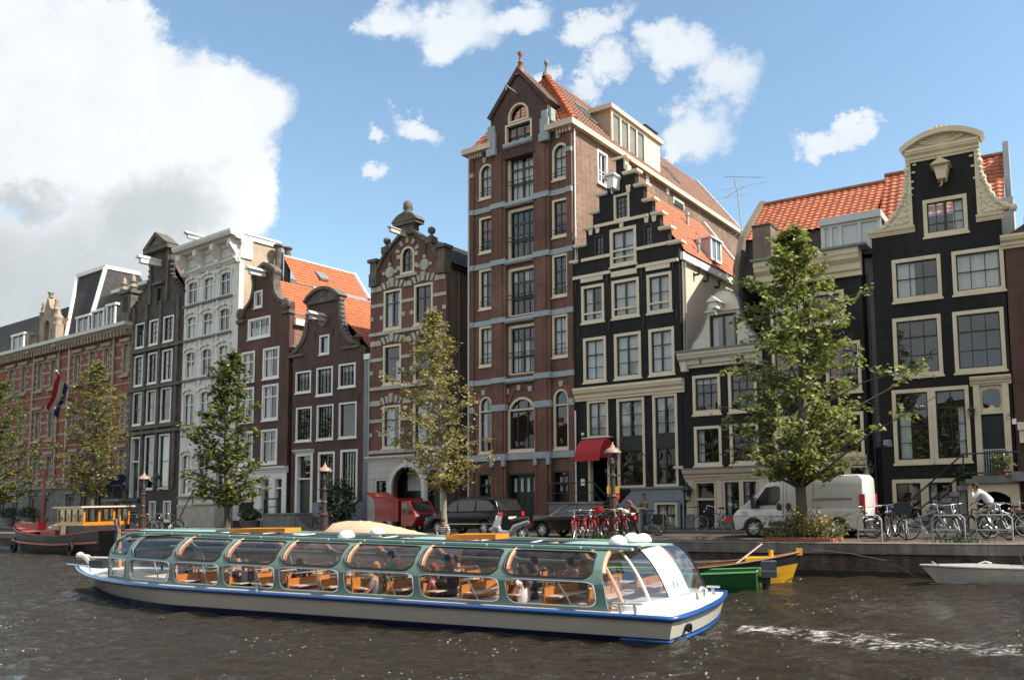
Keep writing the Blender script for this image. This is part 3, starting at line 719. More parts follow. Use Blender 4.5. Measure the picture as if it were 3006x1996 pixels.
 for sg in(-1,1):
  u=uc+sg*(hw-.05);m.box(u-.32,u+.32,vE-.55,vE-.15,.21,.42);m.box(u-.28,u+.28,vE-.15,vE+.75,.205,.34);m.box(u-.2,u+.2,vE+.75,vE+1.2,.205,.3)
  m.box(min(u,u+sg*.4),max(u,u+sg*.4),vE+.6,vE+1.3,-.2,.2)
 m.build('gable_stone','blue_grey',H.root)
 finial(H,uc,ub+.1,.0,[(.36,-.2),(.26,.2),(.11,.6),(.17,.65),(.09,.72),(.07,1.0),(.19,1.2),(.09,1.3),(0,1.3)],'red_brown_tile',n=8)
 m=H.mb();bu,bv=H.uv(cd_(440,470),.3);m.tube([(uc,bv,.2),(uc,bv+.05,1.3)],.06,6);m.tube([(uc,bv+.05,1.25),(uc,bv-.2,1.25)],.03,6);m.build('hoist_beam','lead',H.root)
 du=2.6;ru,rvv=H.uv(cd_(765,300),-du);ru=W/2;e=vE+.3
 H.tiles((uc+.2,e,.0),(W+.2,e,.0),(ru-.0,rvv,-du),(ru+.02,rvv,-du),'old_orange_tile')
 H.tiles((-.2,e,.0),(uc-.2,e,.0),(ru-.02,rvv,-du),(ru,rvv,-du),'old_orange_tile')
 H.tiles((W+.2,e,.0),(W+.2,e,-D),(ru,rvv,-du),(ru,rvv,-D),'pink_brown_tile')
 H.tiles((-.2,e,-D),(-.2,e,.0),(ru,rvv,-D),(ru,rvv,-du),'pink_brown_tile')
 m=H.mb();n=15
 for k in range(n):
  a0,a1=k/n,(k+1.12)/n;p=V((W+.2,e,0)).lerp(V((ru,rvv,-du)),a0);q2=V((W+.2,e,0)).lerp(V((ru,rvv,-du)),a1);m.tube([p+V((0,.06,0)),q2+V((0,.03,0))],[.17,.14],8)
 m.build('hip_tiles','orange_tile',H.root)
 finial(H,ru,rvv,-du,[(.3,-.1),(.22,.2),(.1,.4),(.09,.65),(.17,.78),(.1,.95),(0,1.0)],'lead')
 m=H.mb();m.prism([(-.2,e-.2),(W+.25,e-.2),(W+.25,e+.1),(ru,rvv+.25),(-.2,e+.1)],-D-.35,-D-.005);m.build('rear_gable','grey_white',H.root)
 S=H.side(W);cs=[(cd_,1118,885,0)]
 d0,v0=H.sv(cd_(1080,1000),W);d1,v1=H.sv(cd_(1158,1060),W)
 _,vt=H.sv(cd_(1118,905),W);_,vb=H.sv(cd_(1115,1160),W)
 S.win(-d0,-d1,vb,vt,fm='white_paint',fw=.13,sm='white_paint',vs=((.5,.1),),hs=(.42,.3),cur='left',sill=.1)
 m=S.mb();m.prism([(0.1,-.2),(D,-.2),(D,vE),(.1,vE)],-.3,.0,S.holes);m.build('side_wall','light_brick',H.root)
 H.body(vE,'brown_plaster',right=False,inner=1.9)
 for x,y in(cf(678,62),cf(833,160)):
  d,v=H.sv((x,y),W);m=S.mb();m.box(-d-.18,-d+.18,v-.2,v+.2,.003,.05);m.build('vent','white_paint',H.root)
 d,v=H.sv(cf(930,250),W);m=S.mb();m.box(-d-1.0,-d+.5,v-.35,v+.15,.003,.06);vw=m.build('window','white_paint',H.root);m=S.mb();m.box(-d-.9,-d+.4,v-.35,v-.02,.062,.07);m.build('pane','room_dark',vw)
 pipe(S,.12,1,vE-.1,mat='white_paint');pipe(H,.05,.2,vE-.2,d=.16,r=.05,mat='grey_white')
 p0=H.sv(cd_(1190,830),W-.4);p1=H.sv(cd_(1440,1000),W-.4);p2=H.sv(cd_(1560,1060),W-.4);pt=H.sv(cd_(1187,560),W-.4)
 vb,vt=e+.05,pt[1];dA,dB,dC=p0[0],p1[0],p2[0]
 m=H.mb();m.box(ru+.1,W-.45,vb-.3,vt-.15,dC,dA);dm=m.build('roof_dormer','beige_cement',H.root)
 m=H.mb();m.box(ru-.2,W-.2,vt-.148,vt+.12,dC-.2,dA+.25);m.build('roof_edge','cream_plaster',dm)
 m=H.mb();n=4
 for k in range(n+1):
  d=dA+(dB-dA)*k/n;m.box(W-.44,W-.34,vb,vt-.15,d-.1,d+.06)
 m.box(W-.445,W-.35,vb-.1,vb+.12,dB,dA);m.box(W-.445,W-.35,vt-.35,vt-.15,dB,dA);m.build('frame','cream',dm)
 m=H.mb();m.face([(W-.4,vb,dA),(W-.4,vb,dB),(W-.4,vt-.2,dB),(W-.4,vt-.2,dA)]);m.build('pane','glass',dm)
 m=H.mb();m.box(W-.44,W-.36,vb-.1,vt-.15,dC,dB-.07);m.build('side_panel','cream',dm)
 m=H.mb();q=H.sv(cd_(1470,720),W-1.2);m.box(ru+.4,W-1.0,vt+.12,vt+.95,q[0]-.7,q[0]+.7);ch=m.build('chimney','grey_white',H.root)
 m=H.mb();m.box(ru+.3,W-.9,vt+.955,vt+1.05,q[0]-.8,q[0]+.8);m.build('chimney_cap','black_metal',ch)
 for x,y in(cd_(1000,630),cf(860,40)):
  best=None
  for k in range(100):
   u=ru+(W+.2-ru)*k/99;d,v=H.sv((x,y),u);z=e+(rvv-e)*(W+.2-u)/(W+.2-ru)
   if best is None or abs(v-z)<best[0]:best=(abs(v-z),u,d,z)
  _,u,d,z=best;sl=(rvv-e)/(W+.2-ru);m=H.mb();h=.45
  P=[(u-.5,z+.5*sl+.14,d+h),(u+.5,z-.5*sl+.14,d+h),(u+.5,z-.5*sl+.14,d-h),(u-.5,z+.5*sl+.14,d-h)]
  sk=None
  for a_,b_ in zip(P,P[1:]+P[:1]):m.tube([a_,b_],.06,6)
  sk=m.build('skylight','lead',H.root);m=H.mb();m.face(P);m.build('pane','glass',sk)
 return H
def ring(pts):return pts
def uvs(F,c,pts,d=0):return[F.uv(c(*p),d)for p in pts]
def smooth(pts,k=3):
 out=[]
 for i in range(len(pts)-1):
  p0,p1,p2,p3=pts[max(i-1,0)],pts[i],pts[i+1],pts[min(i+2,len(pts)-1)]
  for j in range(k):
   t=j/k;f=lambda a:.5*(2*p1[a]+(p2[a]-p0[a])*t+(2*p0[a]-5*p1[a]+4*p2[a]-p3[a])*t*t+(3*p1[a]-p0[a]-3*p2[a]+p3[a])*t**3)
   out.append((f(0),f(1)))
 return out+[pts[-1]]
def edge_trim(F,pts,name,mat,w=.16,d0=-.4,d1=.12,parent=None):
 m=F.mb();n=len(pts);off=[]
 for i in range(n):
  a,b=pts[max(i-1,0)],pts[min(i+1,n-1)];dx,dy=b[0]-a[0],b[1]-a[1];l=math.hypot(dx,dy)or 1;off.append((-dy/l,dx/l))
 lo=[(p[0]-o[0]*w*.35,p[1]-o[1]*w*.35)for p,o in zip(pts,off)];hi=[(p[0]+o[0]*w*.65,p[1]+o[1]*w*.65)for p,o in zip(pts,off)]
 for i in range(n-1):
  q=[lo[i],lo[i+1],hi[i+1],hi[i]]
  m.face([(x,y,d1)for x,y in q]);m.face([(x,y,d0)for x,y in reversed(q)])
  m.face([(hi[i][0],hi[i][1],d1),(hi[i+1][0],hi[i+1][1],d1),(hi[i+1][0],hi[i+1][1],d0),(hi[i][0],hi[i][1],d0)])
  m.face([(lo[i+1][0],lo[i+1][1],d1),(lo[i][0],lo[i][1],d1),(lo[i][0],lo[i][1],d0),(lo[i+1][0],lo[i+1][1],d0)])
 for e in(0,-1):m.face([(lo[e][0],lo[e][1],d0),(hi[e][0],hi[e][1],d0),(hi[e][0],hi[e][1],d1),(lo[e][0],lo[e][1],d1)])
 return m.build(name,mat,parent or F.root)
def ridge_roof(H,ev,vr,mat,D=None,over=.15,d0=-.36,tw=.26,rear='grey_white',lmat=None,rc=None,evl=None):
 D=D or H.dep;W=H.Wd;uc=rc if rc is not None else W/2
 H.tiles((W+over,ev,d0),(W+over,ev,-D),(uc,vr,d0),(uc,vr,-D),mat,tw=tw)
 H.tiles((-over,evl or ev,-D),(-over,evl or ev,d0),(uc,vr,-D),(uc,vr,d0),lmat or mat,tw=tw)
 m=H.mb();m.prism([(-over,ev-.1),(W+over,ev-.1),(W+over+.06,ev+.22),(uc,vr+.28),(-over-.06,ev+.22)],-D-.3,-D-.01);m.build('rear_gable',rear,H.root)
def right_house():
 H=House('neck_gable_house','black house with carved cream neck gable and curved top at the edge of the row',2592,2988,depth=12);W=H.Wd
 neckL,neckR=H.uv(ch(697,340)),H.uv(ch(1192,252));vn=(neckL[1]+neckR[1])/2
 shl,shr=H.uv(ch(465,905)),H.uv(ch(1500,750));vsd=(shl[1]+shr[1])/2
 bl,br=H.uv(ch(720,860)),H.uv(ch(1205,790));uL,uR=(neckL[0]+bl[0])/2,(neckR[0]+br[0])/2
 out=[(0,-.3),(W,-.3),(W,vsd),(uR,vsd),(uR,vn),(uL,vn),(uL,vsd),(0,vsd)]
 kw=dict(fm='cream_deep',fw=.15,sm='dark_green')
 H.W(ch,797,598,1133,885,vs=((.5,.12),.25,.75),hs=(.62,.3),cur=[(.7,.98,0,1),(0,.5,.78,.95)],**kw)
 r=H.rect(ch,560,1058,932,1385);r2=H.rect(ch,1020,992,1416,1330);v0,v1=(r[2]+r2[2])/2,(r[3]+r2[3])/2
 H.win(r[0],r[1],v0,v1,vs=(.33,.66),hs=((.52,.05),.0),cur=[(0,.44,0,1)],bars=((.02,.09),),**kw);H.win(r2[0],r2[1],v0,v1,vs=(.33,.66),hs=((.5,.05),),cur='full',**kw)
 r=H.rect(co,568,77,938,535);r2=H.rect(co,1030,20,1422,495);v0,v1=(r[2]+r2[2])/2,(r[3]+r2[3])/2
 H.win(r[0],r[1],v0,v1,vs=(.33,.66),hs=((.68,.06),.33),cm='room_dark',**kw);H.win(r2[0],r2[1],v0,v1,vs=(.33,.66),hs=((.68,.06),.33),**kw)
 r=H.rect(co,566,622,1155,1195);um=(r[0]+r[1])/2
 H.win(r[0],um+.06,r[2],r[3],vs=(.5,),hs=((.75,.06),.5,.25),cur=[(.06,.42,0,.72)],**kw);H.win(um+.075,r[1],r[2],r[3],vs=(.5,),hs=((.75,.06),.5,.25),cur=[(.74,1,0,.75)],**kw)
 r=H.rect(cr,60,218,795,640);um=r[0]+(r[1]-r[0])*.485
 H.win(r[0],um+.06,.35,r[3],vs=(.5,),hs=((.55,.06),),**kw);H.win(um+.075,r[1],.35,r[3],vs=(),hs=((.55,.06),),**kw)
 vtop=H.uv(co(1330,600))[1];vsill=H.uv(co(1330,1290))[1];u0,u1=H.ux(co(1195,0)[0],4),H.ux(co(1468,0)[0],4)
 vfan=H.uv(co(1330,810))[1];fl=(u1-u0)
 H.holes.append([(u0+.02,vsill),(u1-.02,vsill),(u1-.02,vtop),(u0+.02,vtop)])
 m=H.mb();pw=fl*.18
 m.box(u0,u0+pw,vsill,vtop,-.2,.1);m.box(u1-pw,u1,vsill,vtop,-.2,.1);m.box(u0+pw,u1-pw,vfan-.06,vfan+.06,-.2,.06)
 a0,a1=u0+pw,u1-pw;c0,cv=(a0+a1)/2,(vfan+vtop)/2;hw,hh=(a1-a0)/2-.06,(vtop-vfan)/2-.14
 hole=[]
 for k in range(48):
  t=2*PI*k/48;e=.35;sx,sy=math.copysign(abs(math.cos(t))**e,math.cos(t)),math.copysign(abs(math.sin(t))**e,math.sin(t));f=.93+.05*math.cos(8*t)
  y=sy*hh*f
  if sy<0 and abs(sx)<.5:y+=.16*(.5-abs(sx))*2
  hole.append((c0+sx*hw*f,cv+y))
 m.prism([(a0,vfan+.06),(a1,vfan+.06),(a1,vtop),(a0,vtop)],-.12,-.05,[hole])
 dw=m.build('door','cream_deep',H.root)
 m=H.mb();m.face([(a0,vfan,-.1),(a1,vfan,-.1),(a1,vtop,-.1),(a0,vtop,-.1)]);m.build('pane','glass',dw)
 m=H.mb();m.box(a0,a1,vsill,vfan-.06,-.26,-.2);m.box(a0+.12,a1-.12,vsill+.15,vfan-.2,-.195,-.16)
 for k in range(24):v=vsill+.2+(vfan-vsill-.45)*k/24;m.box(a0+.16,a1-.16,v,v+.035,-.158,-.145)
 m.build('leaf','dark_green',dw)
 H.cornice('door_cornice','cream_deep',u0-.1,u1+.12,vtop+.003,H.uv(co(1330,532))[1],.28,parent=dw)
 m=H.mb();text_mb(m,'Anno 1678'.replace('6','6'),lambda x,y:(c0-.55+x,vtop+.06+y,.085),.16);m.build('inscription','dark_paint',dw)
 m=H.mb();uu,vv=H.uv(co(1436,862));text_mb(m,'25',lambda x,y:(uu+x,vv+y,.106),.2);m.build('house_number','dark_paint',dw)
 H.wall('wall','black_brick',out)
 for sg,ub,us in((-1,uL,0),(1,uR,W)):
  src=[(475,865),(540,790),(610,690),(655,570),(665,470),(680,340)]if sg<0 else[(1485,680),(1400,655),(1330,600),(1290,530),(1240,420),(1210,250)]
  e=smooth(uvs(H,ch,src),4);poly=[(ub,vsd+.28)]+([(p[0],max(p[1],vsd+.28))for p in e])+[(ub,e[-1][1])]
  m=H.mb();m.prism(poly if sg>0 else list(reversed(poly)),-.3,.07)
  for i,p in enumerate(e):
   r=.11+.05*(i%3==0);m.ball((p[0],max(p[1],vsd+.34),.0),(r,r*1.1,.17),8,6)
   if i%2==0:m.ball((p[0]-sg*.25,max(p[1]-.15,vsd+.4),.07),(.09,.06,.05),7,5)
  for k in range(26):
   a,b=RN.random(),RN.random();p=e[int(a*12)];u=p[0]+(ub-p[0])*b*.8;v=vsd+.35+(p[1]-vsd-.4)*RN.random()
   if v>vsd+.36:m.ball((u,v,.07),(.05+RN.random()*.1,.04+RN.random()*.05,.045),7,5)
  m.build('carved_scroll','cream_deep',H.root)
  H.cornice('shoulder_cornice','cream_deep',min(ub,us)-(.06 if sg>0 else.1),max(ub,us)+(.1 if sg>0 else.06),vsd+.003,vsd+.27,.16)
  m=H.mb();m.box(ub+(.003 if sg>0 else-.16),ub+(.16 if sg>0 else-.003),vsd+.28,vn-.01,-.25,.09);m.build('trim','cream_deep',H.root)
 pl,pr=H.uv(ch(640,320)),H.uv(ch(1245,190));p2,p3=pl[0],pr[0];H.cornice('pediment_cornice','cream_deep',p2+.1,p3-.1,vn+.003,vn+.5,.3)
 pt=H.uv(ch(960,105))[1];ar=arcpts(p2-.02,p3+.02,vn+.5,pt-vn-.5,20)
 m=H.mb();m.prism([(p2+.05,vn+.505),(p3-.05,vn+.505)]+[(a,b-.05)for a,b in ar[1:-1]],-.3,.1)
 uc=(p2+p3)/2
 for k in range(11):
  t=PI*(.08+.84*k/10);m.tube([(uc+.12*math.cos(t),vn+.62+.1*math.sin(t),.1),(uc+.75*math.cos(t)*(1.25-.25*math.sin(t)),vn+.62+.75*math.sin(t),.13)],[.03,.075],6)
 for sg in(-1,1):m.ball((uc+sg*.98,vn+.82,.12),(.12,.1,.05),8,6);m.tube([(uc+sg*.2,vn+.6,.12),(uc+sg*.6,vn+.64,.14),(uc+sg*.95,vn+.78,.13)],.045,6)
 m.build('pediment','cream_deep',H.root)
 edge_trim(H,list(reversed(ar)),'pediment_edge','cream_deep',w=.22,d0=-.35,d1=.36)
 u,v=H.uv(ch(935,410),.3);m=H.mb();m.prism([(u-.16,v-.35),(u+.16,v-.35),(u+.26,v+.1),(u+.3,v+.22),(u-.3,v+.22),(u-.26,v+.1)],0,.62);m.prism([(u-.4,v+.225),(u+.4,v+.225),(u+.1,v+.42),(u,v+.55),(u-.1,v+.42)],-.05,.8)
 m.tube([(u,v-.3,.4),(u,v-.55,.4),(u-.1,v-.6,.4)],.03,6);m.build('hoist_beam','cream_deep',H.root)
 r=H.rect(co,486,1018,563,1078);m=H.mb();m.box(r[0],r[1],r[2],r[3],.004,.03);pn=m.build('street_sign','sign_blue',H.root)
 m=H.mb();hh=(r[3]-r[2])
 text_mb(m,'HEREN',lambda x,y:(r[0]+.03+x,r[2]+hh*.66+y,.036),hh*.27);text_mb(m,'GRACHT',lambda x,y:(r[0]+.03+x,r[2]+hh*.30+y,.036),hh*.27);text_mb(m,'CENTRUM',lambda x,y:(r[0]+.16+x,r[2]+hh*.09+y,.036),hh*.13)
 m.build('lettering','sign_white',pn)
 u,v=H.uv(co(1493,880));m=H.mb();m.box(u-.08,u+.08,v-.11,v+.11,.004,.06);m.build('bell_plate','sign_white',H.root)
 m=H.mb();u,v=H.uv(co(1170,830));m.box(u-.05,u+.05,v-.1,v+.1,0,.14);wl=m.build('wall_lantern','black_metal',H.root);lantern_head(H.P((u,v-.1,.22)),wl,.55)
 m=H.mb();lv=vsill-.03;m.box(u0-.35,u1+.25,lv-.3,lv-.12,.12,1.5);m.box(u0-.1,u1+.2,lv-.12,lv,.12,1.2);m.box(u1-.0,u1+.8,lv-.25,lv+.1,.1,1.6)
 n=8
 for k in range(n):
  h=lv-.3-(k+1)*(lv-.3)/n
  m.box(u0-.36-(k+1)*.3,u0-.36-k*.3+.06,max(h-.02,0),h+.16,.12,1.35)
  m.box(u0-.34-(k+1)*.3,u0-.36-k*.3,0,h-.02,.3,1.2)
 st=m.build('stoop','grey_stone',H.root)
 m=H.mb();m.prism([(u0-.3,.0),(u1+.2,0),(u1+.2,lv-.32),(u0-.3,lv-.32)],.1,1.3,[openpoly(u0+.0,u1-.1,.02,lv-.62,.25)]);m.build('basement_arch','cream_deep',st)
 m=H.mb();s0=(u0-.4,lv+.85);s1=(u0-.4-n*.3,.95)
 for z in(1.28,):
  m.tube([(u1+.3,s0[1],z),(s0[0],s0[1],z),(s1[0],s1[1],z)],.035,6);m.tube([(u1+.3,lv+.1,z),(s0[0],lv+.1,z),(s1[0],.35,z)],.03,6)
  for uu in(u1+.3,u1-.3,s0[0]):m.tube([(uu,lv,z),(uu,s0[1],z)],.03,6)
  m.tube([(s1[0],0,z),(s1[0],.95,z)],.035,6)
 m.build('railing','black_metal',st)
 m=H.mb()
 for k in range(9):uu=a0+.05+(a1-a0-.1)*k/8;m.tube([(uu,lv+.08,.5),(uu,lv+1.0,.5)],.022,5)
 m.tube([(a0,lv+1.0,.5),(a1,lv+1.0,.5)],.03,6);m.tube([(a0,lv+.08,.5),(a1,lv+.08,.5)],.03,6);m.build('safety_gate','zinc',st)
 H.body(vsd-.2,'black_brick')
 re,rr=H.sv(ch(1330,575),W-0.3),None
 dr=-5.2;vr=H.uv(ch(1480,262),dr)[1];ve=vr-3.1;de=dr+2.4
 H.tiles((-.2,ve,de),(W+.05,ve,de),(-.2,vr,dr),(W+.05,vr,dr),'old_orange_tile',tw=.34,th=.3);m=H.mb();m.box(-.2,W-.5,vsd-1,ve,dr-2,de-.1);m.build('attic_wall','shingle',H.root)
 m=H.mb();m.box(W+.055,W+.3,ve-1,vr+.15,dr-.3,dr+1.2);m.build('party_wall','zinc',H.root)
 m=H.mb();m.tube([(-.2,vr+.05,dr),(W+.05,vr+.05,dr)],.13,8);m.build('ridge_tiles','red_brown_tile',H.root)
 return H
def tree_house():
 H=House('cornice_house','black brick house with deep cream cornice behind the largest tree and white van',2252,2556,depth=11);W=H.Wd
 t0,t1=H.uv(cg(640,870)),H.uv(cg(1430,750));b0,b1=H.uv(cg(640,1030)),H.uv(cg(1445,940));vt,vb=(t0[1]+t1[1])/2,(b0[1]+b1[1])/2
 kw=dict(fm='cream_deep',fw=.13,sm='dark_green')
 for rr,cu in(((1150,1052,1250,1295),'w'),):pass
 a=H.rect(cn,1110,140,1378,525);b=H.rect(cn,1130,680,1393,1012);c2=H.rect(cg,1150,1050,1250,1297)
 wd=a[1]-a[0];lf=.45
 for i,(r,cm)in enumerate(((c2,None),(a,'red_curtain'),(b,None))):
  v0,v1=r[2],r[3];ur1=a[1]if i else c2[1]
  H.win(ur1-wd,ur1,v0,v1,vs=(.5,),hs=((.55,.06),),cur='left' if cm else None,cm=cm or 'curtain',**kw);H.win(lf,lf+wd,v0,v1,vs=(.5,),hs=((.55,.06),),cur='sides',cm=cm or 'curtain',**kw)
  if ur1-wd-(lf+wd)>wd*.6:pass
 s=H.rect(cn,660,1050,1495,1100);vs1=H.uv(cn(1240,1085))[1]
 x=[H.ux(cn(q,0)[0],2.3)for q in(725,1040,1100,1265,1290,1445)]
 for k in(0,2,4):H.win(x[k],x[k+1],.75 if k else.75,vs1-.05,fm='cream_plaster',fw=.07,sm='dark_paint',vs=(),hs=(.72,),cur=None if k else[(.2,.35,.3,1)])
 H.wall('wall','black_brick',[(0,-.3),(W,-.3),(W,vt),(0,vt)])
 H.cornice('shop_cornice','cream_plaster',-.02,W*.98,vs1,vs1+.42,.3)
 m=H.mb();xs=[0]+x+[W*.97]
 for k in range(0,len(xs),2):m.box(xs[k],xs[k+1],.0,vs1-.005,.003,.07)
 for k in(0,2,4):m.box(x[k]-.0,x[k+1],0,.7,.003,.07)
 m.build('shop_front','cream_plaster',H.root)
 H.cornice('main_cornice','cream_deep',-.1,W+.05,vb,vt+.1,.62)
 m=H.mb();u,v=H.uv(cg(1015,910));m.box(u-.2,u+.2,v-.3,v+.3,.15,.75);m.build('hoist_beam','cream_deep',H.root)
 m=H.mb();m.box(-.2,W+.4,vt+.102,vt+.2,-.5,.75);m.build('lead_gutter','lead',H.root)
 u,v=H.uv(cn(1463,1100));m=H.mb();m.box(u-.04,u+.04,v,v+.25,0,.25);wl=m.build('wall_lantern','black_metal',H.root);lantern_head(H.P((u,v-.25,.25)),wl,.6)
 H.body(vt,'black_brick')
 dr=-6.2;L0=H.uv(cg(490,690),-1.2);xl=H.ux(cg(455,0)[0],vt+2,-1.0)
 uR=W+.35
 mv=H.uv(cg(900,615),-1.9)[1]
 rv=(H.uv(cg(900,365),-4.6)[1]+H.uv(cg(1580,215),-4.6)[1])/2
 m=H.mb();m.face([(xl,vt-.6,-.9),(uR,vt-.6,-.9),(uR,mv,-1.9),(xl,mv,-1.9)]);m.build('mansard','shingle',H.root)
 H.tiles((xl,mv,-1.75),(uR,mv,-1.75),(xl,rv,-4.6),(uR,rv,-4.6),'old_orange_tile',tw=.34,th=.3)
 m=H.mb();m.face([(xl,mv,-7.5),(xl,rv,-4.6),(uR,rv,-4.6),(uR,mv,-7.5)]);m.face([(xl,vt-.6,-8.4),(xl,mv,-7.5),(uR,mv,-7.5),(uR,vt-.6,-8.4)]);m.build('rear_roof','brown_tile',H.root)
 m=H.mb();n=12;m.tube([(xl,rv+.05,-4.6),(uR,rv+.05,-4.6)],.14,8);m.build('ridge_tiles','red_brown_tile',H.root)
 m=H.mb();pf=[(-.4,vt-3.6),(-.55,vt+.3),(-1.55,mv+.25),(-4.6,rv+.3),(-7.8,mv),(-8.6,vt-3.6)]
 for u0,u1 in((xl-.28,xl),):
  for k in range(len(pf)):a_,b_=pf[k],pf[(k+1)%len(pf)];m.face([(u0,a_[1],a_[0]),(u1,a_[1],a_[0]),(u1,b_[1],b_[0]),(u0,b_[1],b_[0])])
  m.face([(u0,p[1],p[0])for p in pf]);m.face([(u1,p[1],p[0])for p in reversed(pf)])
 m.build('side_wall','brown_plaster',H.root)
 ct=H.uv(cg(625,560),-.6)[1];u0,u1=H.ux(cg(552,0)[0],ct-1.5,-.6),H.ux(cg(690,0)[0],ct-1.5,-.6)
 m=H.mb();m.box(u0,u1,vt-.7,ct,-1.7,-.6);chm=m.build('chimney','brown_plaster',H.root);m=H.mb();m.box(u0-.03,u1+.03,ct,ct+.1,-1.75,-.56);m.build('chimney_cap','shingle',chm)
 u0,u1=H.ux(cg(1090,0)[0],vt+1,-.55),H.ux(cg(1520,0)[0],vt+1,-.55);v0=vt+.05;v1=H.uv(cg(1300,530),-.55)[1]
 m=H.mb();m.box(u0,u1,v0,v1,-2.8,-.58);dm=m.build('roof_dormer','lead',H.root)
 D=Fr(H.P((0,0,-.55)),H.U,H.N,dm);w=u1-u0
 m=H.mb();m.box(u0-.12,u1+.12,v1+.003,v1+.32,-2.9,-.35);m.build('roof_edge','grey_white',dm)
 m=H.mb()
 for f,t in((0,.09),(.14,.07),(.31,.09),(.66,.07),(1,.09)):m.box(u0+w*f-t,u0+w*f+t,v0,v1,-.56,-.48)
 m.box(u0,u1,v1-.12,v1,-.56,-.475);m.box(u0,u1,v0,v0+.12,-.56,-.475);m.build('frame','grey_white',dm)
 m=H.mb();m.face([(u0,v0,-.53),(u1,v0,-.53),(u1,v1,-.53),(u0,v1,-.53)]);m.build('pane','glass',dm);m=H.mb();m.face([(u0,v0,-.57),(u1,v0,-.57),(u1,v1,-.57),(u0,v1,-.57)]);m.build('roller_blind','curtain',dm)
 m=H.mb();m.box(W+.003,W+.42,3.5,vt-.1,-.9,-.8);m.build('boarding','weatherboard',H.root)
 m=H.mb();m.box(W+.003,W+.42,0,3.5,-.5,-.3);m.build('slot_wall','black_brick',H.root)
 pipe(H,W+.2,.2,vt-1,d=-.2,r=.06,mat='black_metal')
 return H
def cream_house():
 H=House('cream_gable_house','narrow house with pale cream bell gable above black front and cream ground floor',2010.5,2251,depth=10);W=H.Wd
 c0,c1=H.uv(cm_(932,130)),H.uv(cm_(932,225));vt,vb=H.uv(cm_(1250,72))[1],H.uv(cm_(1250,190))[1]
 kw=dict(fm='cream',fw=.13,sm='dark_green')
 r=H.rect(cm_,1030,262,1240,562);x=[(1030,1240),(1303,1520)]
 H.WR(cm_,262,562,0,x,kws={0:dict(cur=[(0,1,.8,.93)],bars=((.03,.1),))},vs=(.33,.66),hs=((.55,.06),.8),**kw)
 H.WR(cm_,655,955,0,[(1042,1250),(1315,1535)],kws={0:dict(cur=[(0,.26,0,1)]),1:dict(cur=[(.7,1,0,.85)])},vs=(.33,.66),hs=((.55,.06),.3),**kw)
 vg=H.uv(cm_(1150,1062))[1];vg2=H.uv(cm_(1150,985))[1]
 d=H.rect(cm_,1048,1078,1210,1465);H.door(d[0],d[1],.05,d[3],fm='cream_plaster',lm='dark_green',trans=.75,fw=.08,cols=1)
 w=H.rect(cm_,1262,1066,1535,1378);um=(w[0]+w[1])/2
 H.win(w[0],um+.03,w[2],w[3],fm='cream_plaster',fw=.09,sm='dark_green',vs=(.5,),hs=(.6,),cur=[(.0,.3,0,1)]);H.win(um+.045,w[1],w[2],w[3],fm='cream_plaster',fw=.09,sm='dark_green',vs=(.5,),hs=(.6,))
 hs=list(H.holes);H.wall('wall','black_brick',[(0,-.3),(W,-.3),(W,vt),(0,vt)])
 m=H.mb();ug=H.ux(cm_(982,0)[0],1.5)
 m.prism([(ug,-.2),(W-.01,-.2),(W-.01,vg),(ug,vg)],.002,.05,[[(d[0]-.03,-.1),(d[1]+.03,-.1),(d[1]+.03,d[3]+.03),(d[0]-.03,d[3]+.03)],[(w[0]-.03,w[2]-.05),(w[1]+.03,w[2]-.05),(w[1]+.03,w[3]+.03),(w[0]-.03,w[3]+.03)]]);m.build('ground_floor','cream_plaster',H.root)
 m=H.mb();m.box(ug-.02,d[0]-.06,0,.75,.055,.12);m.box(d[1]+.06,W-.02,0,.45,.055,.1);m.build('plinth','grey_stone',H.root)
 H.cornice('shop_cornice','cream_plaster',ug-.06,W-.005,vg+.002,vg2,.34);m=H.mb();m.box(ug-.1,W,vg2+.003,vg2+.06,-.02,.4);m.build('lead_cover','lead',H.root)
 H.cornice('main_cornice','pale_plaster',-.02,W-.01,vb,vt,.5);m=H.mb();m.box(-.1,W,vt+.003,vt+.08,-.4,.58);m.build('lead_gutter','lead',H.root)
 for k,u in enumerate((.1,W-.35)):
  m=H.mb();m.box(u,u+.28,vb-.15,vb+.3,.02,.32);m.build('bracket','pale_plaster',H.root)
 u,v=H.uv(cm_(1107,150));m=H.mb();m.tube([(u,v+.2,.3),(u,v-.2,.3)],.03,6);m.build('hook','black_metal',H.root)
 G=Fr(H.P((0,0,-.25)),H.U,H.N,H.root);uc=G.uv(cf(1262,1200))[0]
 src=[(1005,1395),(1020,1330),(1070,1262),(1110,1180),(1130,1105),(1132,1050),(1155,985),(1200,935),(1250,912)]
 e=smooth([G.uv(cf(*p))for p in src],3);e[-1]=(uc,e[-1][1]);full=e+[(2*uc-p[0],p[1])for p in reversed(e[:-1])]
 full=[(min(p[0],W),p[1])for p in full]
 r=G.rect(cf,1160,1100,1366,1380);gv=vt+.02
 G.win(uc-(r[1]-r[0])/2,uc+(r[1]-r[0])/2,max(r[2],gv+.05),r[3],fm='dark_green',fw=.07,sm='dark_green',vs=((.5,.12),),hs=(),cur=[(0,.2,0,1)],sill=0,proud=.01)
 pts=[(p[0],max(p[1],gv))for p in full];pts[0]=(pts[0][0],gv);pts[-1]=(pts[-1][0],gv)
 G.wall('bell_gable','pale_plaster',list(reversed(pts)))
 edge_trim(G,list(reversed(full[::1])),'gable_edge','lead',w=.07,d0=-.4,d1=.05)
 m=G.mb();v1=r[3]+.12;hw=(r[1]-r[0])/2+.2;m.box(uc-hw,uc+hw,v1,v1+.1,.003,.1);m.build('string_course','pale_plaster',H.root)
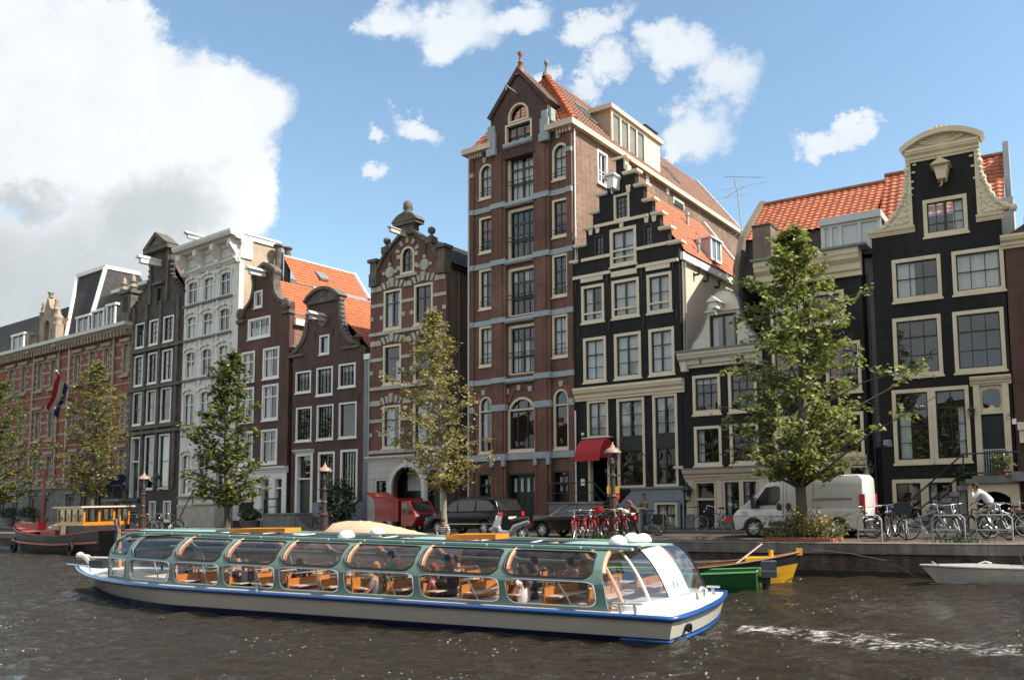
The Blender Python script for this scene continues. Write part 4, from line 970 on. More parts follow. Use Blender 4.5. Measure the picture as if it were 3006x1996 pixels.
 u,v=G.uv(cf(1235,1045));m=G.mb();m.prism([(u-.14,v-.2),(u+.14,v-.2),(u+.16,v+.08),(u-.16,v+.08)],0,.7);m.prism([(u-.3,v+.085),(u+.3,v+.085),(u,v+.35)],-.02,.85);m.tube([(u,v-.15,.5),(u,v-.42,.5),(u+.08,v-.5,.5)],.025,6);m.build('hoist_beam','white_paint',H.root)
 H.body(vt,'brown_plaster')
 top=e[-1][1]-.5
 m=H.mb();m.box(0,W,vt-.04,vt+.12,-9.5,-.75);m.build('flat_roof','lead',H.root)
 u,v=H.uv(cm_(955,980));m=H.mb();m.tube([(u,v,.02),(u,v,.25)],.025,6);m.box(u-.35,u+.12,v+.0,v+.12,.2,.34);m.build('security_camera','grey_white',H.root)
 u,v=H.uv(cm_(1007,1175));m=H.mb();m.box(u-.04,u+.04,v-.1,v+.35,.05,.25);wl=m.build('wall_lantern','black_metal',H.root);lantern_head(H.P((u,v-.28,.28)),wl,.95)
 return H
def edge_house():
 B=fac(3300);H=House('plaster_house','brown plastered house with cream trim cut off by the picture edge',2991,3300,depth=12);W=H.Wd
 vb=H.uv(ch(1530,890))[1];[H.win(u,u+1.2,z,z+1.9,fm='cream_deep',fw=.12,hs=(.5,.75))for u in(.75,2.3)for z in(1.0,4.8,7.6,10.2)if z+2<vb];H.wall('wall','brown_brick',[(0,-.3),(W,-.3),(W,vb),(W,vb+3.5),(W*.8,vb+5),(W*.6,vb+5),(W*.4,vb+3),(W*.25,vb+.5),(.02,vb)])
 H.cornice('cornice','cream_deep',-.12,W,vb-.5,vb,.35);edge_trim(H,[(W*.6,vb+5),(W*.4,vb+3),(W*.25,vb+.5)],'gable_edge','cream_deep',w=.35,d0=-.3,d1=.3)
 m=H.mb();m.box(0.1,W,3.9,4.2,.0,.45);m.box(.15,.4,3.4,3.9,.0,.35);m.build('string_course','cream',H.root)
 H.body(vb,'brown_plaster');m=H.mb();m.box(-1.2,.4,vb+.2,vb+2.1,-3.2,-1.4);m.build('roof_dormer','grey_white',H.root)
 return H
def banded_house():
 H=House('banded_house','dark brick house with white stone bands, ball finials and crowned gable',1081,1308,depth=14);W=H.Wd
 vE=(H.uv(cc(232,700))[1]+H.uv(cc(823,600))[1])/2
 src_l=[(232,705),(298,605),(362,505),(362,478),(400,448),(462,372)];src_r=[(823,590),(742,508),(705,405),(640,400),(600,352),(575,335)]
 l=uvs(H,cc,src_l);r=uvs(H,cc,src_r);uc=H.uv(cc(535,500))[0];vt=(l[-1][1]+r[-1][1])/2
 half=[((abs(a[0]-uc)+abs(b[0]-uc))/2,(a[1]+b[1])/2)for a,b in zip(l,r)];half[0]=(W/2,vE);uc=W/2
 out=[(0,-.3),(W,-.3)]+[(uc+h,v)for h,v in half]+[(uc-h,v)for h,v in reversed(half)]
 kw=dict(fm='cream',fw=.12,sm='dark_green')
 rw=H.rect(cc,470,452,575,660);hw=(rw[1]-rw[0])/2;H.win(uc-hw,uc+hw,rw[2],rw[3],arch=hw*.8,vs=((.5,.05),),hs=(.66,.33),**kw)
 xs1=[(332,467),(565,707)]
 a=H.rect(cc,332,795,467,1088);b=H.rect(cc,565,732,707,1045);v0,v1=(a[2]+b[2])/2,(a[3]+b[3])/2;cols=[(a[0],a[1]),(b[0],b[1])]
 rows=[(v0,v1)]
 q=H.rect(cc,325,1208,463,1508);rows.append((q[2],q[3]));q=H.rect(ck,320,105,456,430);rows.append((q[2],q[3]))
 for i,(w0,w1)in enumerate(rows):
  for j,(u0,u1)in enumerate(cols):H.win(u0,u1,w0,w1,vs=((.5,.05),)if i==0 else(),hs=((.68,.06),),cur=None if(i,j)in((0,0),(0,1),(1,1))else 'left2' if i==2 else[(.55,.9,0,.6)],**kw)
 gv=H.uv(ck(230,510))[1];m=H.mb()
 dl=H.rect(ck,262,668,362,900);au=[H.ux(ck(x,0)[0],2)for x in(400,555)];aw=au[1]-au[0];at=H.uv(ck(480,575))[1];ur=[H.ux(ck(x,0)[0],2)for x in(672,758)]
 A0,A1=au[0],au[0]+(ur[0]-au[0])*.86
 H.win(dl[0],dl[1],.75,dl[3],fm='white_paint',fw=.1,sm='dark_green',vs=((.5,.05),),hs=((.7,.07),))
 H.door(ur[0],ur[1]+.1,.05,dl[3],fm='dark_green',fw=.07,trans=.6,cols=1)
 rise=min((A1-A0)/2-.02,at-1.4);arch=openpoly(A0,A1,.04,at,rise);H.holes.append(arch)
 H.wall('wall','warm_brick' if False else 'red_brown_brick',out)
 m=H.mb();e=.02
 m.prism([(-.03,-.2),(W+.02,-.2),(W+.02,gv-.3),(-.03,gv-.3)],.003,.08,[openpoly(dl[0]-e,dl[1]+e,.7,dl[3]+e),openpoly(ur[0]-e,ur[1]+.1+e,.0,dl[3]+e),openpoly(A0-e,A1+e,.0,at+e,rise+.01)])
 m.build('ground_floor','white_ashlar',H.root)
 H.cornice('cornice','white_stucco',-.06,W+.03,gv-.298,gv+.08,.3)
 m=H.mb();ol=openpoly(A0-.0,A1+.0,.0,at,rise);ou=openpoly(A0-.26,A1+.26,0,at+.26,rise+.2);m.prism(ou,.082,.16,[ol]);m.box((A0+A1)/2-.14,(A0+A1)/2+.14,at-.02,at+.42,.1,.24);m.build('arch_surround','white_stucco',H.root)
 m=H.mb();m.box(A0,A1,.02,at,-.95,-.9);m.build('porch_door','dark_green',H.root);m=H.mb();m.box(A0+.3,A1-.3,at-rise-.2,at-.3,-.898,-.88);m.build('fanlight','grey_white',H.root)
 m=H.mb()
 def bandat(v,h=.09):
  free=[(0,cols[0][0]-.02),(cols[0][1]+.02,cols[1][0]-.02),(cols[1][1]+.02,W)]
  for u0,u1 in free:m.box(u0-(.02 if u0==0 else 0),u1+(.02 if u1==W else 0),v-h,v+h,.003,.045)
 for w0,w1 in rows:
  hh=w1-w0;bandat(w0+hh*.66,.1);m.box(-.03,W+.03,w0-.3,w0-.1,.003,.09)
  for f in(.28,):
   for u in(.0,cols[0][0]-.32,cols[0][1]+.03,cols[1][0]-.32,cols[1][1]+.03,W-.28):m.box(u,u+.28,w0+hh*f,w0+hh*f+.25,.003,.04)
  for u in(.0-.02,cols[0][1]+.06,W-.42+.02):pass
  for u0,u1 in((-.02,cols[0][0]-.1),(cols[0][1]+.12,cols[1][0]-.12),(cols[1][1]+.1,W+.02)):m.prism([(u0+.06,w1+.05),(u1-.06,w1+.05),(u1-.12,w1+.36),(u0+.12,w1+.36)],.003,.05)
  for u0,u1 in cols:
   c=(u0+u1)/2
   for k,t in enumerate((-.85,-.43,0,.43,.85)):
    x=c+t*(u1-u0)/2;tl=t*.22;w=.13 if k!=2 else.17;h0,h1=w1+.06+.12*(1-t*t),w1+.48+.12*(1-t*t)+(.12 if k==2 else 0);m.prism([(x-w*.7,h0),(x+w*.7,h0),(x+w+tl,h1),(x-w+tl,h1)],.003,.06+(.05 if k==2 else 0))
 for k in range(5):
  t=PI*(.1+.8*k/4);r0,r1=hw+.1,hw+.42;cx,cy=uc,rw[3]-hw*.8;m.prism([(cx+r0*math.cos(t-.12),cy+r0*math.sin(t-.12)),(cx+r1*math.cos(t-.13),cy+r1*math.sin(t-.13)),(cx+r1*math.cos(t+.13),cy+r1*math.sin(t+.13)),(cx+r0*math.cos(t+.12),cy+r0*math.sin(t+.12))][::1],.003,.07)
 for sg in(-1,1):
  for v in(rw[2]+.3,rw[2]+1.0):m.box(uc+sg*(hw+.16)-.15,uc+sg*(hw+.16)+.15,v,v+.26,.003,.05)
 m.box(uc-hw-.3,uc+hw+.3,rw[2]-.22,rw[2]-.05,.003,.14)
 m.build('stone_band','band_stone',H.root)
 m=H.mb()
 for x,y in((380,655),(645,595)):
  u,v=H.uv(cc(x,y));m.lathe([(.36,.0),(.36,.06),(.28,.1),(0,.1)],(u,v,0),14)
  for dx,dy in((.5,0),(-.5,0),(0,.5),(0,-.5)):m.box(u+dx-.1,u+dx+.1,v+dy-.1,v+dy+.1,.003,.07)
 m.build('medallion','band_stone',H.root)
 edge_trim(H,[(uc+h,v)for h,v in half],'gable_coping','sooty_stone',w=.2,d1=.12);edge_trim(H,[(uc-h,v)for h,v in reversed(half)],'gable_coping','sooty_stone',w=.2,d1=.12)
 m=H.mb();pt=H.uv(cc(535,200))[1];pb=H.uv(cc(535,290))[1];pw=.95
 m.box(uc-.62,uc+.62,vt-.1,pb,-.3,.14);m.box(uc-pw,uc+pw,pb+.003,pb+.2,-.4,.32);m.prism([(uc-pw-.1,pb+.2)]+list(reversed(arcpts(uc-pw-.1,uc+pw+.1,pb+.2,pt-pb-.2,10)))[1:-1]+[(uc+pw+.1,pb+.2)],-.4,.36)
 for sg in(-1,1):
  m.box(uc+sg*half[2][0]-.25,uc+sg*half[2][0]+.25,half[2][1]-.1,half[2][1]+.3,-.35,.16);m.box(uc+sg*(W/2-.32)-.3,uc+sg*(W/2-.32)+.36,vE-.5,vE+.3,-.4,.2);m.box(uc+sg*(W/2-.32)-.24,uc+sg*(W/2-.32)+.3,vE+.3,vE+1.0,-.36,.16);m.box(uc+sg*(W/2-.32)-.36,uc+sg*(W/2-.32)+.42,vE+1.0,vE+1.2,-.45,.28)
 m.build('gable_stone','sooty_stone',H.root)
 for sg in(-1,1):finial(H,uc+sg*half[2][0],half[2][1]+.3,-.1,[(.2,0),(.22,.06),(.08,.12),(.1,.2),(.2,.3),(.24,.42),(.2,.56),(.08,.64),(0,.66)],'sooty_stone','ball_finial')
 finial(H,uc,pt-.05,0,[(.3,0),(.34,.1),(.2,.2),(.3,.35),(.26,.7),(.14,.85),(0,.88)],'sooty_stone')
 u,v=H.uv(cc(465,345),.6);beam(H,uc-.1,H.uv(cc(520,350),.1)[1]-.2,mat='grey_white',L=1.3,roof=False)
 anchors(H,cc,[(270,780),(508,730),(760,670),(268,1205),(503,1155),(382,550),(652,475)],h=.6)
 H.body(vE,'brown_plaster')
 ridge_roof(H,vE+.1,pb-.3,'black_tile');S=H.side(W);pipe(S,1.0,.2,vE-.2,mat='brown_plaster')
 m=H.mb();m.box(W+.003,W+.2,vE-.15,vE+.02,-H.dep,-.3);m.build('gutter','black_metal',H.root)
 g=fac(1379);gu=(g-H.A).dot(H.U);m=H.mb();m.box(W+.005,gu-.02,0,2.9,-2.1,-1.8);aw_=m.build('alley_wall','grey_white',H.root)
 m=H.mb();c_=((W+gu)/2,1.3)
 for k in range(7):m.box(c_[0]-.2+.09*(k%4),c_[0]-.05+.09*(k%4),1.15+.1*(k//2),1.3+.12*(k//2),-1.797,-1.79)
 for k in range(3):m.box(c_[0]-.12+k*.12,c_[0]-.09+k*.12,.85,1.15,-1.797,-1.79)
 m.build('graffiti','graffiti',aw_);m=H.mb();m.tube([(W+.25,0,-1.7),(W+.25,8,-1.7)],.06,8);m.build('drainpipe','grey_white',aw_)
 return H
def brown_small():
 H=House('brown_neck_gable_house','dark brown brick house with mossy stone neck gable and white sash windows',852,1066,depth=12);W=H.Wd
 vs_=(H.uv(cb(920,1055))[1]+H.uv(cb(1478,955))[1])/2
 nl=uvs(H,cb,[(985,1015),(1045,930),(1062,830),(1066,700),(1067,622)]);nr=uvs(H,cb,[(1420,930),(1335,850),(1305,760),(1290,680),(1283,590)])
 uc=H.uv(cb(1178,700))[0];half=[((abs(a[0]-uc)+abs(b[0]-uc))/2,(a[1]+b[1])/2)for a,b in zip(nl,nr)]
 hn=half[-1][0];vn=half[-1][1];nk=[(h,v)for h,v in half]
 kw=dict(fm='white_paint',fw=.1,sm='dark_green')
 H.W(cb,1145,872,1220,1017,vs=(),hs=(),cur='full',**kw)
 fine=dict(vs=(.2,.4,.6,.8),hs=tuple(k/6 for k in range(1,6)),bw=.02)
 a=H.rect(cb,963,1150,1080,1312);H.win(a[0],a[1],a[2],a[3],vs=(.5,.25,.75),hs=(.5,.75,.25),cur=[(0,1,.72,.95)],**kw)
 a2=H.rect(cb,1122,1118,1247,1332);H.win(a2[0],a2[1],a2[2],a2[3],vs=((.5,.06),.25,.75),hs=(.6,.8,.3),cur=[(0,1,.78,.95)],**kw)
 a3=H.rect(cb,1293,1090,1422,1270);H.win(a3[0],a3[1],a3[2],a3[3],vs=((.5,.06),.25,.75),hs=(.6,.3),cur=[(0,1,.72,.95)],**kw)
 H.WR(cj,100,365,1,[(965,1084),(1125,1251),(1295,1429)],kws={0:fine,1:fine,2:dict(vs=(),hs=())},cm='room_dark',**kw)
 b=H.rect(cj,1133,460,1260,845);kwb=dict(fm='white_paint',fw=.14,sm='dark_green');H.win(b[0],b[1],b[2],b[3],vs=(.2,.4,.6,.8),hs=tuple(k/8 for k in range(1,8)),bw=.02,**kwb);u0=H.ux(cj(1303,0)[0],2.5);u1=H.ux(cj(1435,0)[0],2.5);H.win(u0,u1,b[2],b[3]+.05,vs=(.2,.4,.6,.8),hs=tuple(k/8 for k in range(1,8)),bw=.02,**kwb)
 d=H.rect(cj,960,470,1092,935);dw=H.door(d[0],d[1],d[2],d[3],fm='white_paint',fw=.2,trans=1.45,cols=1);H.cornice('door_cornice','white_paint',d[0]-.1,d[1]+.1,d[3]+.006,d[3]+.22,.25,parent=dw)
 c_=W/2
 out=[(0,-.3),(W,-.3),(W,vs_)]+[(uc+h,v)for h,v in nk]+[(uc-h,v)for h,v in reversed(nk)]+[(0,vs_)]
 H.wall('wall','dark_brown_brick',out)
 pt=H.uv(cb(1180,520))[1];pb=vn-.15;pw=hn+.28
 m=H.mb();ar=arcpts(uc-pw,uc+pw,pb+.15,pt-pb-.15,14);m.prism([(uc-pw,pb),(uc+pw,pb)]+ar,-.35,.14);m.ball((uc,(pb+pt)/2+.1,.14),(.4,.22,.06),10,6);m.build('pediment','sooty_stone',H.root);edge_trim(H,list(reversed(ar)),'pediment_edge','sooty_stone',w=.2,d0=-.4,d1=.32)
 for sg in(-1,1):
  m=H.mb();e=smooth([(uc+sg*h,v)for h,v in nk],3);w=[(p[0],p[1])for p in e]
  base=[(uc+sg*(nk[0][0]+.15),vs_+.05)]
  ou=[(p[0]+sg*(.38*(1-i/len(w))+.12),p[1])for i,p in enumerate(w)];poly=w+list(reversed(ou));m.prism(poly if sg<0 else list(reversed(poly)),-.3,.08)
  for i,p in enumerate(ou):m.ball((p[0],p[1],-.05),(.12,.14,.15),7,5)
  m.box(min(uc+sg*nk[1][0],uc+sg*W/2),max(uc+sg*nk[1][0],uc+sg*(W/2)),vs_+.003,vs_+.18,-.4,.12);m.build('carved_scroll','sooty_stone',H.root)
  finial(H,uc+sg*(W/2-.35),vs_+.18,-.1,[(.16,0),(.12,.15),(.1,.2),(.28,.45),(.36,.5),(.2,.56),(.1,.7),(0,.72)],'sooty_stone','urn')
 m=H.mb();u,v=H.uv(cb(1175,760));m.lathe([(.4,-.0),(.4,.07),(.3,.1),(0,.1)],(u,v,0),14);m.build('beam_surround','grey_stone',H.root)
 u,v=H.uv(cb(1180,745));m=H.mb();m.prism([(u-.17,v-.2),(u+.17,v-.2),(u+.17,v+.08),(u-.17,v+.08)],0,1.0);m.prism([(u-.34,v+.083),(u+.34,v+.083),(u,v+.34)],-.02,1.2);m.build('hoist_beam','grey_white',H.root)
 anchors(H,cb,[(1108,870),(1247,845),(936,1420),(1445,1360)]);
 m=H.mb();vp=H.uv(cj(1200,835))[1];m.box(d[1]+.05,W+.01,-.2,vp-.1,.004,.07);m.build('plinth','plinth_blue',H.root)
 lv=d[2];m=H.mb();m.box(d[0]-1.4,d[1]+.1,0,lv-.01,.1,1.3);m.box(d[0]-1.45,d[1]+.12,lv-.008,lv+.07,.1,1.35)
 for k in range(4):m.box(d[1]+.1+k*.3,d[1]+.42+k*.3,0,lv-(k+1)*lv/5,.12,1.25)
 st=m.build('stoop','grey_stone',H.root);m=H.mb()
 for u in(d[0]-1.35,d[0]-.05):m.tube([(u,lv,1.25),(u,lv+1.0,1.25)],.04,6)
 m.tube([(d[0]-1.35,lv+1,1.25),(d[0]+.1,lv+1,1.25)],.05,6);m.tube([(d[0]-1.35,lv+.5,1.25),(d[0]-.05,lv+.5,1.25)],.03,6);m.build('railing','black_metal',st)
 H.body(vs_,'dark_brown_brick');vr=vn-.1
 ridge_roof(H,vs_-.2,vr,'orange_tile',rc=uc)
 m=H.mb();m.box(W+.003,W+.35,.0,vs_-.9,-.3,.06);m.build('downpipe_casing','lead',H.root);m=H.mb();m.box(W+.0,W+.5,vs_-.85,vs_-.5,-.6,.1);m.build('rain_hopper','white_paint',H.root)
 pipe(H,W+.45,.2,vs_-.9,d=.05,r=.05)
 return H
def brown_tall():
 H=House('brown_house','plain brown brick house with rounded neck gable and white painted shop front',685,839,depth=17);W=H.Wd
 srcL=[(487,770),(490,705),(540,690),(585,610),(598,500),(594,455),(612,400),(640,350),(675,335)]
 srcR=[(905,690),(893,615),(830,608),(775,570),(752,500),(752,440),(782,410),(735,375),(675,335)]
 l,r=uvs(H,cb,srcL),uvs(H,cb,srcR);uc=(l[5][0]+r[5][0])/2
 half=[((abs(a[0]-uc)+abs(b[0]-uc))/2,(a[1]+b[1])/2)for a,b in zip(l,r)];half[-1]=(0,half[-1][1]);vs_=half[0][1];half[0]=(W/2,vs_);half[1]=(W/2-.02,half[1][1])
 hs=smooth(half,4);hs[-1]=(0.001,hs[-1][1]);uc=W/2
 kw=dict(fm='white_paint',fw=.12,sm='white_paint')
 H.W(cb,645,533,708,660,vs=(),hs=(),**kw);H.W(cb,597,738,768,893,vs=((.5,.1),.25,.75),hs=(.5,),sb=.07,**kw)
 k2=dict(kw,vs=((.5,.06),),hs=((.68,.08),));a=H.rect(cb,712,968,835,1205);b=H.rect(cb,545,1000,648,1230)
 def two(v0,v1,cu='sides'):
  H.win(a[0],a[1],v0,v1,cur=cu,**k2);H.win(b[0],b[1],v0,v1,cur=cu,**k2)
 two((a[2]+b[2])/2,(a[3]+b[3])/2);q=H.rect(cb,710,1250,832,1522);two(q[2],q[3]);q=H.rect(cj,710,287,830,550);two(q[2],q[3],None)
 vg=H.uv(cj(690,630))[1];vg2=H.uv(cj(690,590))[1]
 w=H.rect(cj,503,745,657,945);H.win(w[0],w[1],w[2],w[3]+.4,vs=(),hs=(),**kw)
 d1=H.rect(cj,697,660,762,1025);d2=H.rect(cj,800,660,860,1025)
 for d in(d1,d2):H.door(d[0],d[1],.05,d[3],fm='white_paint',fw=.07,trans=.6,cols=1,lm='dark_green')
 out=[(0,-.3),(W,-.3)]+[(uc+h,v)for h,v in hs]+[(uc-h,v)for h,v in reversed(hs)];H.wall('wall','brown_brick',out)
 m=H.mb();m.prism([(.0,.55),(W+.05,.55),(W+.05,vg),(0,vg)],.003,.06,[openpoly(w[0]-.02,w[1]+.02,w[2]-.02,w[3]+.42),openpoly(d1[0]-.02,d1[1]+.02,.56,d1[3]+.02),openpoly(d2[0]-.02,d2[1]+.02,.56,d2[3]+.02)]);m.build('shop_front','white_paint',H.root);H.cornice('shop_cornice','white_paint',-.05,W+.12,vg+.003,vg2+.1,.3)
 edge_trim(H,[(uc+h,v)for h,v in hs[8:]],'gable_coping','sooty_stone',w=.22,d1=.14);edge_trim(H,[(uc-h,v)for h,v in reversed(hs[8:])],'gable_coping','sooty_stone',w=.22,d1=.14)
 for sg in(-1,1):
  m=H.mb();u=uc+sg*(W/2-.35);m.lathe([(.42,0),(.42,.14),(.3,.2),(.14,.2),(.1,.26),(0,.26)],(u,vs_+.45,0),14);m.box(u-.45,u+.45,vs_-.18,vs_+.05,-.35,.14);m.build('carved_scroll','sooty_stone',H.root)
 u,v=H.uv(cb(640,430));m=H.mb();m.prism([(uc-.17,v-.2),(uc+.17,v-.2),(uc+.17,v+.12),(uc-.17,v+.12)],0,1.1);m.prism([(uc-.33,v+.123),(uc+.33,v+.123),(uc,v+.36)],-.02,1.3);m.build('hoist_beam','white_paint',H.root)
 H.body(vs_,'brown_brick',right=False)
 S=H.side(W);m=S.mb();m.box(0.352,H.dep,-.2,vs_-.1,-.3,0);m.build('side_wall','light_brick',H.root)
 rt=H.uv(cb(785,435),-.4)[1];vr=half[5][1]+.05
 d1,v1=H.sv(cb(865,280),uc-2.2);d2,v2=H.sv(cb(1412,405),uc-2.2);d3,_=H.sv(cb(1520,598),uc);v1=(v1+v2)/2
 H.tiles((uc+.02,vr+.1,-2.5),(uc+.02,vr+.1,d3),(uc-2.2,v1,d1),(uc-2.2,v1,d2),'orange_tile');m=H.mb();m.tube([(uc-2.2,v1+.05,d1),(uc-2.2,v1+.05,d2)],.12,6);m.tube([(uc-2.2,v1+.1,d2),(uc+.1,vr+.15,d3)],.16,6);m.build('roof_trim','grey_white',H.root)
 P_=H.sv(cb(1165,435),uc-1.0);m=H.mb();zz=vr+.1+(v1-vr-.1)*.48;m.prism([(uc-1.35,zz+.35),(uc-.65,zz-.25),(uc-.6,zz-.1),(uc-1.3,zz+.52)],P_[0]-.4,P_[0]+.4);m.build('skylight','lead',H.root)
 ridge_roof(H,vs_-.6,vr,'orange_tile',D=17);m=H.mb();m.box(W+.004,W+.25,vs_-.95,vs_-.55,-12,-.3);m.build('gutter','white_paint',H.root)
 return H
def white_house():
 H=House('white_house','white stucco house with heavy bracketed cornice and three bays of arched windows',522,684,depth=9);W=H.Wd
 vt=(H.uv(cb(45,250))[1]+H.uv(cb(445,115))[1])/2;vb=(H.uv(cb(115,435))[1]+H.uv(cb(490,300))[1])/2
 kw=dict(fm='white_stucco',fw=.13,sm='white_paint',vs=((.5,.06),),hs=((.66,.07),),sill=0)
 x=[(125,212),(250,338),(368,467)];us=[H.rect(cb,a,470,b,650)[:2]for a,b in x];c0=[(us[k][0]+us[k][1])/2 for k in range(3)];pitch=(c0[2]-c0[0])/2;hw=sum(u[1]-u[0]for u in us)/6
 rows=[(420,610,250,338),(690,880,240,328),(965,1190,240,318)];vv=[]
 for y0,y1,x0,x1 in rows:r=H.rect(cb,x0,y0,x1,y1);vv.append((r[2],r[3]))
 vv.append((H.uv(cj(150,275))[1],H.uv(cb(270,1290))[1]));g=H.rect(cj,115,470,180,800);vv.append((g[2],g[3]))
 cs=[c0[1]-pitch,c0[1],c0[1]+pitch]
 for i,(v0,v1)in enumerate(vv):
  for j,c in enumerate(cs):
   if i==4 and j==2:continue
   H.win(c-hw,c+hw,v0,v1,arch=.22,glass='glass',cur='full' if(i+j)%3==1 else 'half' if(i*j)%2 else None,**kw)
   m=H.mb();e=list(reversed(arcpts(c-hw-.16,c+hw+.16,v1-.12,.3,10)));n=len(e);ply=e+[(p[0],p[1]+.14)for p in reversed(e)];m.prism(list(reversed(ply)),.003,.1);m.box(c-.13,c+.13,v1+.1,v1+.36,.003,.15);m.box(c-hw-.12,c-hw-.008,v1-.55,v1-.1,.003,.07);m.box(c+hw+.008,c+hw+.12,v1-.55,v1-.1,.003,.07);m.build('window_hood','white_stucco',H.root)
   m=H.mb();m.box(c-hw-.18,c+hw+.18,v0-.14,v0-.003,-.02,.2);m.build('sill','grey_stone',H.root)
   if i<4:m=H.mb();m.box(c-hw-.06,c-hw+.1,v0-.5,v0-.145,.003,.08);m.box(c+hw-.1,c+hw+.06,v0-.5,v0-.145,.003,.08);m.build('sill_bracket','white_stucco',H.root)
 d=(cs[2]-.6,cs[2]+.5);lv=H.uv(cj(390,862))[1];H.door(d[0],d[1],lv,vv[4][1]-.2,fm='white_stucco',trans=.9,lm='dark_green')
 H.wall('wall','white_stucco',[(0,-.3),(W,-.3),(W,vt-.1),(0,vt-.1)])
 m=H.mb()
 for j in(-.5,.5,1.5,2.5):
  pass
 for v0,v1 in vv[:3]:
  for f in(.25,.6):m.box(0,W,v0+(v1-v0)*f,v0+(v1-v0)*f+.0,.0,.0)
 H.cornice('main_cornice','white_stucco',-.3,W+.35,vt-.85,vt,.95,steps=((0,.1),(.3,.12),(.36,.5),(.5,.62),(.55,.9),(.8,1),(1,1)))
 H.cornice('architrave','white_stucco',-.05,W+.05,vb-.1,vb+.22,.22)
 for k in range(4):
  u=.2+(W-.4)*k/3;m=H.mb();pr=[(0,vt-.6),(.72,vt-.6),(.76,vt-1.0),(.5,vt-1.35),(.3,vt-1.6),(.36,vt-1.95),(.22,vt-2.15),(0,vt-2.2)];m.xf=lambda p:H.P((p.z,p.y,p.x));m.prism(list(reversed(pr)),u-.2,u+.2);m.ball((.62,vt-.95,u),(.17,.2,.24),8,6);m.ball((.3,vt-1.9,u),(.12,.14,.22),8,6);m.build('bracket','white_stucco',H.root)
 for k in range(3):
  u0=.2+(W-.4)*k/3+.35;u1=.2+(W-.4)*(k+1)/3-.35;m=H.mb();m.box(u0,u1,vb+.5,vt-.95,.003,.06);m.build('frieze_panel','white_stucco',H.root)
 beam(H,cs[1]-.3,vt+.02,mat='grey_white',L=1.5)
 S=H.side(W);d1,v1=H.sv(cb(840,232),W);D=-d1
 m=S.mb();m.prism([(.352,-.2),(D,-.2),(D,vt+.1),(.352,vt-.2)],-.3,0);m.build('side_wall','beige_cement',H.root)
 m=S.mb();m.box(.0,.9,vb+.2,vt-.1,.003,.1);m.box(-.3,D,vt-.099,vt+.05,-.3,.16);m.box(.9,D,vt-.45,vt-.1,.003,.1);m.build('side_trim','white_paint',H.root)
 H.dep=D;H.body(vt-.2,'beige_cement',right=False);m=H.mb();m.box(0,W,vt-.15,vt-.05,-D,-.3);m.build('flat_roof','lead',H.root)
 d2,v2=H.sv(cb(822,190),W+.6);d3,v3=H.sv(cb(820,430),W+.6)
 m=H.mb()
 for k in range(2):
  dq=d2-.1+k*-.75;m.tube([(W+.55,v3-.5,dq),(W+.55,v2,dq)],.22,10);m.tube([(W+.55,v2,dq),(W+.55,v2+.1,dq)],.34,10)
 m.build('chimney_pipes','sooty_stone',H.root)
 m=H.mb();m.box(d[0]-.5,W+.0,0,lv-.01,.1,1.3);m.box(d[0]-.55,W+.02,lv-.008,lv+.1,.1,1.4)
 for k in range(6):m.box(d[0]-.5-(k+1)*.28,d[0]-.5-k*.28,0,lv-(k+1)*lv/7,.15,1.25)
 st=m.build('stoop','band_stone',H.root);m=H.mb()
 for u in(d[0]-.4,W-.1):m.tube([(u,lv,1.3),(u,lv+1,1.3)],.04,6)
 m.tube([(W-.1,lv+1,1.3),(d[0]-.4,lv+1,1.3),(d[0]-2.1,.8,1.3)],.035,6);m.build('railing','black_metal',st)
 m=H.mb();m.box(d[1]-.1,d[1]+.4,lv+.4,lv+1.3,.1,.13);m.build('estate_board','flag_red',H.root)
 m=H.mb();m.box(-.0,d[0]-2.2,-.2,lv-.2,.003,.06);m.box(-.02,W,lv-.15,lv+.03,.003,.1);m.build('plinth','band_stone',H.root)
 return H
